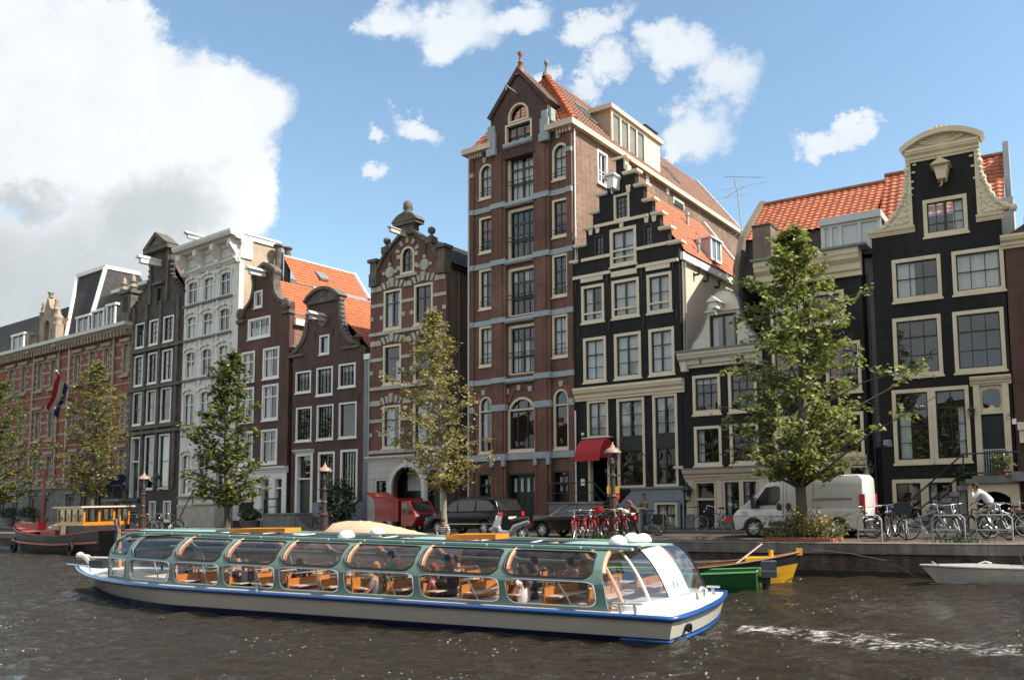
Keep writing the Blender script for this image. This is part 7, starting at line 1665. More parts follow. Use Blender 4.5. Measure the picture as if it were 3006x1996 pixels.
def place(o,wheel_px,lx,ly,head):
 p=at_z(*wheel_px,0);c,s=math.cos(head),math.sin(head);o.location=(p.x-c*lx+s*ly,p.y-s*lx-c*ly,0);o.rotation_euler=(0,0,head);return o
def addp(o,name,mat,fn,smooth=False):m=MB();fn(m);q=m.build(name,mat,None,smooth=smooth);q.parent=o;return q
UH=lambda x:math.atan2(*reversed((fac(x+60)-fac(x-60))[:2]))
v=vehicle('van','white panel van with dark front bumper parked behind the flower bed',[(2.42,.55),(2.46,.80),(2.25,1.05),(-2.56,1.05)][0:4],[(2.22,1.04),(1.35,1.72),(1.0,2.12),(.7,2.22),(-2.4,2.26),(-2.54,2.1),(-2.56,1.04)],1.05,2.0,(1.62,-1.62),.34,'paint_white',.09,'van',glass=[((1.35,1.72),(1.0,2.12)),((2.22,1.04),(1.35,1.72))][1:],wins=[[(1.62,1.18),(1.3,1.62),(1.12,1.86),(.72,1.92),(.55,1.86),(.55,1.4),(.72,1.2)]],spokes=8)
place(v,(2212,1577),1.62,1.0,UH(2350)+PI)
addp(v,'bumper','plastic_dark',lambda m:(m.prism([(2.1,-1.0),(2.5,-.9),(2.55,0),(2.5,.9),(2.1,1.0)],.28,.78),m.box(-2.62,-2.5,-.95,.95,.35,.6)))
addp(v,'headlight','headlamp',lambda m:m.prism([(2.28,.78),(1.9,.95),(1.82,1.01),(2.1,1.0)][::-1],.8,1.0));addp(v,'side_strip','plastic_dark',lambda m:(m.box(-1.05,1.0,.985,1.01,.42,.58),m.box(-1.3,.2,-1.01,-.985,.42,.58)))
addp(v,'sliding_rail','steel',lambda m:m.box(-2.15,-.75,.93,.985,1.36,1.42));addp(v,'panel_lines','plastic_dark',lambda m:[m.box(x-.008,x+.008,.985,1.004,.5,1.04)or m.face([(x-.008,1.002-.04,1.04),(x+.008,.962,1.04),(x+.008,.87,2.15),(x-.008,.87,2.15)])for x in(.42,.3,-.72)])
for x in(.58,.22):addp(v,'handle','plastic_dark',lambda m:m.ball((x,.985,1.12),(.1,.03,.16),8,6))
for s in(-1,1):addp(v,'tail_light','tail_red',lambda m:m.box(-2.6,-2.42,s*.93-.05,s*.93+.05,.85,1.55));addp(v,'mirror','plastic_dark',lambda m:(m.box(1.45,1.62,s*1.12-.1,s*1.12+.1,1.15,1.5),m.tube([(1.55,s*.95,1.2),(1.55,s*1.12,1.25)],.03,6)))
addp(v,'steering_gap','plastic_dark',lambda m:m.prism([(1.72,1.08),(1.5,1.3),(1.3,1.1)],.962,.985)).data.transform(Matrix(((1,0,0,0),(0,0,1,0),(0,1,0,0),(0,0,0,1))))
v=vehicle('minivan','black minivan with roof rails parked behind the thin olive tree',[(2.28,.45),(2.3,.65),(2.05,.86),(1.2,1.04),(-2.25,1.08),(-2.32,.7),(-2.25,.4)],[(1.45,1.0),(.55,1.58),(.1,1.69),(-1.5,1.70),(-2.0,1.6),(-2.28,1.06)],1.05,1.82,(1.42,-1.42),.33,'paint_black',.16,'car',glass=[((1.45,1.0),(.55,1.58)),((-2.0,1.6),(-2.28,1.06))],wins=[[(1.02,1.1),(.5,1.5),(.25,1.56),(.22,1.1)],[(.14,1.1),(.14,1.57),(-.85,1.6),(-.85,1.12)],[(-.95,1.12),(-.95,1.6),(-1.6,1.58),(-2.0,1.3),(-1.95,1.14)]],spokes=9)
place(v,(1283,1571),1.42,.9,UH(1350)+PI)
addp(v,'roof_rail','black_metal',lambda m:[m.tube([(.3,s*.72,1.72),(-1.5,s*.72,1.76)],.025,6)for s in(-1,1)]);addp(v,'trim','chrome',lambda m:m.box(-1.9,.95,.9,.915,.52,.545));addp(v,'headlight','headlamp',lambda m:m.ball((2.12,.72,.76),(.18,.14,.08),8,6));addp(v,'mirror','paint_black',lambda m:m.ball((.95,1.0,1.12),(.08,.12,.09),8,6))
for s in(-1,1):addp(v,'tail_light','tail_red',lambda m:m.box(-2.34,-2.2,s*.78-.1,s*.78+.1,.85,1.05))
addp(v,'number_plate','grey_white',lambda m:m.box(-2.35,-2.32,-.28,.28,.72,.84))
v=vehicle('car','black car with open boot lid behind the red bicycles',[(2.2,.4),(2.22,.58),(1.95,.72),(1.0,.86),(-1.95,.92),(-2.15,.85),(-2.2,.4)],[(.95,.86),(.2,1.3),(-.2,1.38),(-1.3,1.36),(-1.75,.92)],.9,1.75,(1.35,-1.3),.31,'paint_black',.28,'car',glass=[((.95,.86),(.2,1.3))],wins=[[(.72,.95),(.18,1.26),(-.28,1.31),(-.32,.95)],[(-.4,.95),(-.36,1.31),(-1.2,1.29),(-1.5,.98)]],spokes=7)
place(v,(1590,1578),1.35,.87,UH(1650)+PI+.06)
addp(v,'roof_panel','zinc',lambda m:m.face([(.1,.58,1.39),(.1,-.58,1.39),(-1.2,-.58,1.395),(-1.2,.58,1.395)]));addp(v,'boot_lid','paint_black',lambda m:(m.prism([(-1.5,-.62),(-1.5,.62),(-2.25,.68),(-2.4,.45),(-2.4,-.45),(-2.25,-.68)],1.45,1.52),)).data.transform(Matrix.Translation((-1.5,0,1.3))@Matrix.Rotation(.75,4,'Y')@Matrix.Translation((1.5,0,-1.45)))
for s in(-1,1):addp(v,'tail_light','tail_red',lambda m:m.box(-2.22,-2.05,s*.72-.12,s*.72+.12,.68,.84))
addp(v,'boot_lamp','tail_red',lambda m:m.ball((-1.95,.3,1.62),(.06,.2,.14),8,6));addp(v,'trim','chrome',lambda m:(m.tube([(.95,.84,.89),(-1.6,.85,.94)],.012,5),m.tube([(.98,.8,.9),(.2,.68,1.33)],.02,5)))
o=empty('three_wheeler',(0,0,0),'small red three wheeled delivery van with raised rear flap','van')
addp(o,'box_body','paint_red',lambda m:(m.box(-1.55,.28,-.7,.7,.52,1.45),[m.tube([(-1.5,s*.705,z),(.2,s*.705,z)],.012,4)for s in(-1,1)for z in(.65,.75,.85,.95,1.05,1.15)],m.box(-1.6,.33,-.72,.72,1.452,1.62)))
b=o.children[-1].modifiers.new('bev','BEVEL');b.width=.05;b.segments=2;b.limit_method='ANGLE'
addp(o,'cab','paint_red',lambda m:None)if False else None
m=MB(lambda p:V((p.x,p.z,p.y)));pr=[(.42,.3),(1.25,.3),(1.4,.5),(1.5,.72),(1.42,.9),(.98,1.48),(.42,1.5)];m.prism(pr,-.63,.63);c=m.build('cab','paint_red',None);c.parent=o;b=c.modifiers.new('bev','BEVEL');b.width=.05;b.segments=2;b.limit_method='ANGLE'
for s in(-1,1):addp(o,'window','car_window',lambda m:m.face([(.5,s*.638,.98),(.98,s*.638,.98),(.86,s*.638,1.38),(.5,s*.638,1.4)]));addp(o,'headlight','headlamp',lambda m:m.ball((1.45,s*.48,.78),(.08,.11,.07),8,6))
addp(o,'windscreen','car_window',lambda m:m.face([(1.4,.52,.98),(1.4,-.52,.98),(1.04,-.5,1.45),(1.04,.5,1.45)]));addp(o,'grille','plastic_dark',lambda m:m.box(1.4,1.52,-.4,.4,.66,.84));addp(o,'mirror','plastic_dark',lambda m:m.box(1.0,1.1,-.82,-.68,.88,1.05))
addp(o,'rear_flap','paint_red',lambda m:(m.face([(-1.55,-.68,1.62),(-1.55,.68,1.62),(-2.35,.68,1.95),(-2.35,-.68,1.95)]),m.face([(-1.55,-.68,1.59),(-1.55,.68,1.59),(-2.35,.68,1.92),(-2.35,-.68,1.92)])));addp(o,'warning_triangle','orange_sign',lambda m:m.face([(-1.75,-.5,1.71),(-2.2,-.2,1.9),(-1.85,.1,1.76)]))
for x,y in((-.9,.6),(-.9,-.6),(1.0,0)):car_wheel(o,x,y or.001,.26,.16)
place(o,(1205,1562),.95,-.45,UH(1170)-.12);o.scale=(1.12,1.1,1.1)
o=empty('scooter',(0,0,0),'silver grey motor scooter parked between minivan and black car','scooter')
for x in(.62,-.62):car_wheel(o,x,.001,.25,.11,6)
addp(o,'body','scooter_grey',lambda m:(m.tube([(.5,0,.62),(.36,0,.3),(-.1,0,.26),(-.3,0,.5),(-.85,0,.72)],[.1,.13,.13,.17,.1],8),m.tube([(.42,0,.95),(.55,0,.5)],[.12,.18],8)),True);addp(o,'seat','rubber',lambda m:m.tube([(-.12,0,.74),(-.4,0,.78),(-.85,0,.85)],[.1,.13,.08],8),True);addp(o,'front_shield','paint_white',lambda m:m.ball((.5,0,.84),(.08,.16,.15),10,7),True);addp(o,'handlebar','chrome',lambda m:m.tube([(.3,-.34,1.05),(.42,0,1.02),(.3,.34,1.05)],.02,6));addp(o,'mudguard','scooter_grey',lambda m:m.ball((.64,0,.42),(.24,.08,.14),8,6),True);addp(o,'fork','chrome',lambda m:m.tube([(.45,0,.8),(.62,0,.25)],.03,6));addp(o,'mirror','black_metal',lambda m:(m.tube([(.34,.28,1.05),(.32,.32,1.25)],.01,5),m.ball((.32,.33,1.28),(.03,.07,.05),8,6)));addp(o,'stand','black_metal',lambda m:m.tube([(-.1,0,.25),(-.15,.2,.02)],.02,5));addp(o,'tail_light','tail_red',lambda m:m.ball((-.86,0,.66),(.05,.08,.05),8,5))
place(o,(1450,1585),.62,0,UH(1500)+PI+.25);o.rotation_euler.x=.1
v=vehicle('car','dark car cut off by the right picture edge behind the bicycles',[(2.2,.4),(2.22,.62),(1.95,.78),(1.0,.92),(-1.95,.98),(-2.2,.4)],[(1.05,.92),(.2,1.44),(-1.4,1.46),(-2.0,.98)],.95,1.78,(1.35,-1.3),.32,'paint_black',.2,'car',glass=[((1.05,.92),(.2,1.44))],wins=[[(.75,1.0),(.2,1.36),(-1.2,1.38),(-1.6,1.02)]],spokes=7)
place(v,(3010,1568),1.35,.89,UH(2990)+PI)
Yq=44.0;m=MB();A=lambda x,y:at_y(x,y,Yq);m.tube([A(2178,690),A(2166,570),A(2155,522)],.03,6);o=m.build('mast','zinc',None)
r_=empty('tv_antenna',(0,0,0),'tall television antenna with several booms against the sky behind the cream bell gable','antenna');o.parent=r_
for p,q,n,l in(((2131,519),(2234,521),12,.16),((2126,582),(2187,547),2,1.6),((2148,699),(2178,678),2,1.3)):
 m=MB();a,b=A(*p),A(*q);m.tube([a,b],.02,5)
 for k in range(n):c=a.lerp(b,k/(n-1));m.tube([c+V((-l*.8,l*.4,.0)),c+V((l*.8,-l*.4,.0))],.008,4)
 m.build('boom','zinc',r_)
mk('hull_white',(.60,.555,.49),.3,coat=.3,var=.04);mk('deck_white',(.72,.72,.70),.35,var=.04);mk('rail_blue',(.007,.065,.24),.3,coat=.4,var=.05);mk('navy',(.008,.012,.05),.35,var=.1);mk('sea_green',(.115,.195,.165),.45,coat=.2,var=.1);mk('roof_green',(.30,.44,.38),.4,var=.1);mk('bench_wood',(.50,.20,.045),.4,coat=.3,var=.15);mk('bench_top',(.60,.52,.46),.4,var=.05);mk('cabin_dark',(.05,.035,.028),.7);mk('pink_wood',(.55,.30,.18),.45,coat=.2);mk('blue_strip',(.05,.09,.16),.4);mk('hatch_orange',(.60,.22,.02),.5,coat=.2);mk('seal_black',(.012,.012,.013),.5)
mkglass('boat_glass',(.90,.88,.86),boost=.8,base=.0,wav=.05,wscale=.8);mkglass('stern_glass',(.80,.78,.76),boost=1.5,base=.09,wav=.08,wscale=.9,rough=.05);mkglass('roof_glass',(.78,.71,.69),boost=.8,base=.0,wav=.06,wscale=.8)
WZ0=-1.0;L_,B_=BLEN,BWID
def BP_(p):return STERN+BX*p[0]+BY*p[1]+V((0,0,WZ0+p[2]))
def bmb():return MB(lambda p:BP_(p))
def bx(px,py,y=.16):
 r=ray(px,py);t=(STERN+BY*y-EYE).dot(BY)/r.dot(BY);q=EYE+r*t-STERN;return q.dot(BX),q.z-WZ0
TB_=empty('tour_boat',BP_((9,2,0)),'long white glass roofed canal tour boat with blue rail and number 37','tour boat')
def hullw(s):
 t=max(0,(s-(L_-7.5))/7.5);return B_/2*max(0,1-t**2.0)
def sheer(s):return.45+.009*s+.16*max(0,(s-12)/(L_-12))**2
def hull():
 n=44;secs=[]
 for i in range(n+1):
  s=L_*i/n;w=hullw(s);z=sheer(s);bow=max(0,(s-(L_-7.5))/7.5);sec=[]
  for j in range(9):
   t=j/8 if j!=5 else.55;zz=-.35+(z+.35)*t;wf=(1-.12*(1-t)**1.5)*(1-bow*.75*(1-t));rake=-bow**3*1.9*(1-t)+(1-t)*.22*max(0,1-s/1.0)
   sk=.55*max(0,1-s/3.0)**2
   sec.append((s+rake,w*wf,zz,sk))
  secs.append(sec)
 def strip(j0,j1,mat,name,off=0):
  m=bmb()
  for sg in(-1,1):
   pts=[];
   for j in range(j0,j1+1):
    for i in range(n+1):
     s,w,z,sk=secs[i][j];y=B_/2+sg*(w+off);pts.append((s+sk*(y/B_),y,z))
   m.grid(pts,n+1,j1-j0+1)
  pts=[]
  for j in range(j0,j1+1):
   s,w,z,sk=secs[0][j]
   for k in range(9):
    y=B_/2+(w+off)*(k/4-1);pts.append((s+sk*(y/B_)-.22*(1-((k-4)/4)**2),y,z))
  m.grid(pts,9,j1-j0+1);return m.build(name,mat,TB_,smooth=True)
 strip(5,8,'hull_white','hull');strip(0,5,'navy','bottom_paint')
 m=bmb()
 pts=[]
 for i in range(n+1):
  s,w,z,sk=secs[i][8]
  for k in range(7):y=B_/2+w*(k/3-1);pts.append((s+sk*y/B_-(.22*(1-((k-3)/3)**2)if i==0 else 0),y,z+.01+.05*(1-((k-3)/3)**2)))
 m.grid(pts,7,n+1)
 m2=[];
 m.build('deck','deck_white',TB_,smooth=True)
 m=bmb();path=[]
 for sg in(-1,1):
  seq=[(secs[i][8][0]+secs[i][8][3]*(B_/2+sg*secs[i][8][1])/B_,B_/2+sg*(secs[i][8][1]+.02),secs[i][8][2])for i in range(n+1)]
  path.append(seq)
 st=[(secs[0][8][0]+secs[0][8][3]*(B_/2+secs[0][8][1]*(k/6-1))/B_-.24*(1-((k-6)/6)**2),B_/2+secs[0][8][1]*(k/6-1),secs[0][8][2])for k in range(1,12)]
 full=list(reversed(path[0]))+st+path[1];m.tube(full,.055,8);m.build('rubbing_rail','rail_blue',TB_,smooth=True)
 m=bmb();wl=[(p[0]+.12,p[1]+(.1 if p[1]<2 else-.1),.03)for p in full[n-2:n+14]];m.tube(wl,.04,6);m.build('boot_stripe','rail_blue',TB_)
hull()
CS=bx(1786,1780,.2)[0];CE=bx(315,1672,.6)[0];PR=[(.20,0),(.22,.25),(.25,.5),(.30,.62),(.40,.80),(.58,.97),(.80,1.08),(1.0,1.12)]
def prof(t,s):
 x=t*(len(PR)-1);i=min(len(PR)-2,int(x));f=x-i;y=PR[i][0]+(PR[i+1][0]-PR[i][0])*f;h=PR[i][1]+(PR[i+1][1]-PR[i][1])*f
 return y,sheer(min(s,15))+.05+h*(.90+.009*s)
def side_pt(s,t,far,out=0):
 y,z=prof(t,s);y-=out;nar=B_/2-hullw(s);y+=nar;ln=s+.42*t;return(ln,B_-y if far else y,z)
DIV=[bx(372,1655,.3)[0]]+[bx(px,py)[0]for px,py in((504,1668),(649,1690),(814,1708),(1004,1728),(1226,1747),(1480,1760))]+[CS+.12]
def cell(c,h,rs,rt,k=5):
 """quad ring between the cell c and a rounded opening h, both (s0, s1, t0, t1)"""
 s0,s1,t0,t1=h;C0,C1,D0,D1=c;ins=[];ou=[]
 for cx,cy,a,X,Y in((s1-rs,t1-rt,0,C1,D1),(s0+rs,t1-rt,1,C0,D1),(s0+rs,t0+rt,2,C0,D0),(s1-rs,t0+rt,3,C1,D0)):
  for j in range(2*k+1):
   th=(a+j/(2*k))*PI/2;p=(cx+rs*math.cos(th),cy+rt*math.sin(th));f=j<=k;vert=f==(a%2==0)
   ins.append(p);ou.append((X,Y if j==k else p[1])if vert or j==k else(p[0],Y))
 I=[];O=[]
 for i in range(len(ins)):
  p,q,P,Q=ins[i],ins[(i+1)%len(ins)],ou[i],ou[(i+1)%len(ins)];n=max(1,int(abs(q[1]-p[1])/.05),int(abs(q[0]-p[0])/.5))
  for j in range(n):f=j/n;I.append((p[0]+(q[0]-p[0])*f,p[1]+(q[1]-p[1])*f));O.append((P[0]+(Q[0]-P[0])*f,P[1]+(Q[1]-P[1])*f))
 return I,O
def cabin():
 cells=[];panes=[];up=[]
 for b,a in zip(DIV,DIV[1:]):
  cells.append(((a,b,0,.385),(a+.09,b-.09,.035,.345),.24,.10));panes.append((a+.05,b-.05,.02,.36));cells.append(((a,b,.385,1),(a+.07,b-.07,.43,.94),.30,.15));up.append((a+.03,b-.03,.41,.96))
 b=DIV[0];cells+=[((b,CE,0,.385),(b+.2,CE-.2,.06,.33),.08,.06),((b,CE,.385,1),(b+.15,CE-.1,.46,.92),.12,.12)];panes.append((b+.15,CE-.15,.04,.35));up.append((b+.1,CE-.05,.44,.94))
 for far in(0,1):
  m=bmb()
  for c,h,rs,rt in cells:
   I,O=cell(c,h,rs,rt);n=len(I);m.grid([side_pt(p[0],p[1],far)for p in I]+[side_pt(p[0],p[1],far)for p in O],n,2,cu=True)
  m.grid([side_pt(CS+(DIV[-1]-CS)*i,j/16,far)for j in range(17)for i in(0,1)],2,17)
  o=m.build('window_frame','sea_green',TB_);sd=o.modifiers.new('th','SOLIDIFY');sd.thickness=.04;sd.offset=0
  for grp,nm,mt in((panes,'side_window','boat_glass'),(up,'roof_window','roof_glass')):
   for s0,s1,t0,t1 in grp:
    m=bmb();pts=[side_pt(s0+(s1-s0)*i/3,t0+(t1-t0)*j/7,far,-.012)for j in range(8)for i in range(4)];m.grid(pts,4,8);m.build(nm,mt,TB_,smooth=True)
 for i,(c,h,rs,rt)in enumerate(cells):
  I,O=cell(c,h,rs,rt);m=bmb();m.tube([side_pt(p[0],p[1],0,.024)for p in I+I[:1]],.02 if i%2 else.014,5,cap=False);m.build('window_seal','seal_black' if i%2 else 'alloy',TB_)
 for a,b in zip(DIV[1:],DIV):
  m=bmb();m.tube([side_pt(a+(b-a)*.42,.36,0,-.03),side_pt(a+(b-a)*.30,.02,0,-.03)],.018,5);m.build('mullion','alloy',TB_)
 for b in DIV[1:]:
  m=bmb()
  pts=[side_pt(b-.12,t/12,0,-.06)for t in range(6,13)]+[side_pt(b-.12,t/12,1,-.06)for t in range(12,5,-1)];m.tube(pts,.05,5);m.build('roof_rib','pink_wood',TB_)
cabin()
def roof():
 m=bmb();n=30;pts=[]
 for i in range(n+1):
  s=CS-.2+(CE-CS+.25)*i/n;a,b=side_pt(s,1,0),side_pt(s,1,1)
  for k in range(7):f=k/6;pts.append((a[0]-(.28*f*max(0,1-i/3)if i<3 else 0),a[1]+(b[1]-a[1])*f,a[2]+.06*math.sin(PI*f)))
 cols=[0,1,5,6]
 for k0,k1 in((0,1),(5,6)):
  m.grid([pts[i*7+k]for i in range(n+1)for k in(k0,k1)],2,n+1)
 for i0,i1 in((0,3),(n-4,n),(9,11),(19,20)):m.grid([pts[i*7+k]for i in range(i0,i1+1)for k in range(7)],7,i1-i0+1)
 o=m.build('roof','roof_green',TB_);sd=o.modifiers.new('th','SOLIDIFY');sd.thickness=.05;sd.offset=1
 m=bmb();m.grid([(p[0],p[1],p[2]-.02)for i in range(n+1)for p in pts[i*7+1:i*7+6]],5,n+1);m.build('roof_glazing','roof_glass',TB_,smooth=True)
 zr=lambda s,y:side_pt(s,1,0)[2]+.06*math.sin(PI*min(1,max(0,(y-1)/2.0)))
 for y,mt,nm in((1.02,'roof_green','roof_rail'),(1.30,'blue_strip','roof_strip'),(B_-1.02,'roof_green','roof_rail'),(B_-1.35,'roof_green','hatch_rail')):
  m=bmb();s0,s1=CS-.1+(.7 if y>2 else 0),CE+.2
  for k in range(14):
   a,b=s0+(s1-s0)*k/14,s0+(s1-s0)*(k+(.97 if nm=='roof_rail' else 1))/14;za,zb_=zr(a,y)+.03,zr(b,y)+.03;w=.045 if nm!='roof_strip' else.07;hgt=.05 if y<2 else.06
   q=[(a,y-w,za),(b,y-w,zb_),(b,y+w,zb_),(a,y+w,za)];t=[(p[0],p[1],p[2]+hgt)for p in q];m.face(t);m.face([q[0],q[1],t[1],t[0]]);m.face([q[3],q[2],t[2],t[3]]);m.face([q[0],q[3],t[3],t[0]]);m.face([q[1],q[2],t[2],t[1]])
  m.build(nm,mt,TB_)
 for k in range(9):
  s=CS+1.2+k*1.45;m=bmb();m.tube([(s,1.1,zr(s,1.1)+.04),(s+.5,B_-1.1,zr(s,2.9)+.06)],.025,5);m.build('glazing_bar','bench_top',TB_)
 for px0,px1,py in((708,836,1580),(1338,1455,1606)):
  a,b=bx(px0,py,1.6)[0],bx(px1,py,1.6)[0];z=zr(a,1.6)+.06;m=bmb();m.prism([(a,1.25),(b,1.6),(b,2.1),(a,2.0)],z,z+.11);m.build('sunroof_hatch','hatch_orange',TB_)
 for px,py,y in((1017,1597,1.25),(1108,1580,2.6),(1814,1612,1.5),(1855,1605,2.2),(1888,1599,2.9)):
  s,z=bx(px,py,y);s=max(s,CS+.42);z0=zr(min(s,CE),y);m=bmb();r=.19;m.lathe([(r,0),(r*1.02,.03),(r*.92,.09),(r*.7,.14),(r*.35,.175),(0,.185)],(s,y,z0+.07),18);m.tube([(s,y,z0),(s,y,z0+.08)],r*.8,12);m.build('vent_dome','white_paint',TB_,smooth=True)
roof()
XT=bx(1738,1625,1.0)[0],bx(1985,1608,3.0)[0];XB=bx(1832,1785,.4)[0],bx(2070,1718,3.6)[0];
def stern_cab():
 a0,b0=side_pt(CS,1,0),side_pt(CS,1,1);zt,zd=a0[2]+.03,sheer(0)+.12
 def sp(f,t):
  yt=a0[1]+(b0[1]-a0[1])*f;yb=.40+(B_-.80)*f;bow=4*f*(1-f);k=1-(1-t)**1.0
  xt=XT[0]+(XT[1]-XT[0])*f-.12*bow;xb=XB[0]+(XB[1]-XB[0])*f-.12*bow
  return(xt+(xb-xt)*(t**.95)-.05*math.sin(PI*t),yt+(yb-yt)*t**.8,zt+(zd-zt)*t**1.2)
 def patch(f0,f1,name,mat,t0=0,t1=1,out=0):
  m=bmb();pts=[]
  for j in range(11):
   for i in range(5):p=sp(f0+(f1-f0)*i/4,t0+(t1-t0)*j/10);pts.append((p[0]-out,p[1],p[2]+out))
  m.grid(pts,5,11);return m.build(name,mat,TB_,smooth=True)
 for f0,f1 in((0,.24),(.24,.45),(.72,1)):patch(f0,f1,'stern_window','stern_glass')
 pn=patch(.45,.72,'stern_panel','white_paint',out=.01)
 m=bmb();fn=lambda x,y:V((0,0,0))+V([a-.02*(i==0)+.02*(i==2)for i,a in enumerate(sp(.52+x*.30,.86-y*.34))]);text_mb(m,'37',fn,.26)
 nb=m.build('number','rail_blue',TB_)
 for f,mt,r in((0.0,'pink_wood',.035),(.24,'white_paint',.03),(.45,'seal_black',.012),(.72,'seal_black',.012),(1,'seal_black',.025)):m=bmb();m.tube([sp(f,j/10)for j in range(11)],r,6);m.build('stern_post',mt,TB_)
 m=bmb();m.tube([sp(j/10,1)for j in range(11)],.03,6);m.build('stern_sill','alloy',TB_)
 for far in(0,1):
  m=bmb();n=10;pts=[]
  for j in range(n+1):t=j/n;p=side_pt(CS,1-t,far);q=sp(1.0 if far else 0.0,t);pts+=[p,q]
  m.grid(pts,2,n+1);m.build('stern_window','stern_glass',TB_,smooth=True)
 m=bmb();m.prism([(.95,.5),(1.5,.4),(1.5,B_-.4),(.8,B_-.45)],sheer(0)+.02,sheer(0)+.13);m.build('stern_counter','deck_white',TB_)
 for s,y in((1.15,.2),(.85,.22),(.5,2.3),(.55,3.3),(10.8,.12),(17.4,.75)):z=sheer(s)+.03;m=bmb();m.tube([(s,y,z),(s+.03,y,z+.16)],[.04,.025],6);m.tube([(s-.14,y,z+.17),(s+.16,y,z+.17)],.025,6);m.build('mooring_cleat','alloy',TB_)
 m=bmb();m.tube([(.5,2.55,sheer(0)+.05),(.5,2.55,sheer(0)+.24)],.06,10);m.ball((.5,2.55,sheer(0)+.25),.06,8,5);m.build('stern_light','chrome',TB_)
 m=bmb();p=(-.03,.62,.22);m.lathe([(.075,0),(.085,-.06),(.06,-.06),(.06,.05),(0,.05)],(p[0]+.03,p[1],p[2]),14,'x');m.build('exhaust','seal_black',TB_)
 e=CE;m=bmb();pts=[]
 for j in range(7):
  t=j/6;a,b=side_pt(e,t,0),side_pt(e,t,1)
  for i in range(7):f=i/6;pts.append((a[0]+.5*4*f*(1-f)*(1-t*.5),a[1]+(b[1]-a[1])*f,a[2]))
 m.grid(pts,7,7);m.build('bow_window','boat_glass',TB_,smooth=True)
 for f in(0,2,4,6):m=bmb();m.tube([pts[j*7+f]for j in range(7)],.035,6);m.build('bow_post','sea_green',TB_)
 for j in(0,3,6):m=bmb();m.tube([pts[j*7+f]for f in range(7)],.035,6);m.build('bow_rail','sea_green',TB_)
 zb=sheer(L_);m=bmb();m.tube([(L_-.9,2,zb+.02),(L_-.45,2,zb+.28),(L_-.1,2,zb+.32)],[.1,.1,.08],8);m.ball((L_-.1,2,zb+.33),.12,8,6);m.tube([(L_-1.6,2,zb+.27),(L_-.3,2,zb+.27)],.05,6);m.build('bow_roller','bench_top',TB_);m=bmb();m.box(L_-1.7,L_-1.0,1.75,2.25,zb-.02,zb+.22);m.build('anchor_winch','seal_black',TB_)
 m=bmb();m.tube([(L_-1.8,2.2,zb),(L_-1.75,2.2,zb+.75)],.045,8);m.tube([(L_-1.75,2.2,zb+.7),(L_-1.7,2.2,zb+1.55)],.025,6);m.build('flagstaff','bench_wood',TB_)
 for k,mt in enumerate(('flag_red','flag_white','flag_blue')):m=bmb();m.grid([(L_-1.72+.10*(k+j)-.02*i,2.2-.03*math.sin(i*1.3+k),zb+1.5-i*.13-.03*(k+j))for i in range(6)for j in range(2)],2,6);m.build('pennant',mt,TB_)
 m=bmb();m.tube([(L_-.4-.0,2-hullw(L_-1.6)*.7,zb+.12),(L_-2.2,2-hullw(L_-2.2)*.92,zb+.12),(L_-2.4,2-hullw(L_-2.4)*.92,zb-.05)],.025,6);m.build('bow_handrail','chrome',TB_)
stern_cab()
def interior():
 m=bmb();m.box(CS-.2,13.4,.30,B_-.30,.1,.14);m.box(13.4,CE-.2,.95,B_-.95,.16,.2);m.build('floor','cabin_dark',TB_)
 for y0,y1 in((.31,.36),(B_-.36,B_-.31)):m=bmb();m.box(CS,13.3,y0,y1,.1,sheer(8)+.05);m.build('inner_lining','bench_wood',TB_)
 n=13;s0=CS+.55;dp=(CE-2.2-s0)/n
 for k in range(n):
  for side in(0,1):
   y0,y1=(.40,1.62)if side==0 else(B_-1.62,B_-.40);s=s0+k*dp;b=bmb();b.box(s-.03,s+.03,y0,y1,.42,.86);o=b.build('bench','bench_wood',TB_)
   m=bmb();m.box(s+.03,s+.42,y0,y1,.40,.46);m.box(s+.08,s+.36,y0+.1,y0+.14,.12,.4);m.box(s+.08,s+.36,y1-.14,y1-.1,.12,.4);m.build('seat','bench_wood',o)
   m=bmb();m.box(s-.36,s-.05,y0+.03,y1-.03,.68,.705);m.build('table_top','bench_top',o)
   m=bmb();yy=y1 if side==0 else y0;yo=y0 if side==0 else y1;m.tube([(s,yo,.5),(s,yo,.93),(s+.02,yo+(.1 if side==0 else-.1),.97),(s,yy,.97),(s,yy,.5)],.018,6);m.build('grab_rail','chrome',o)
interior()
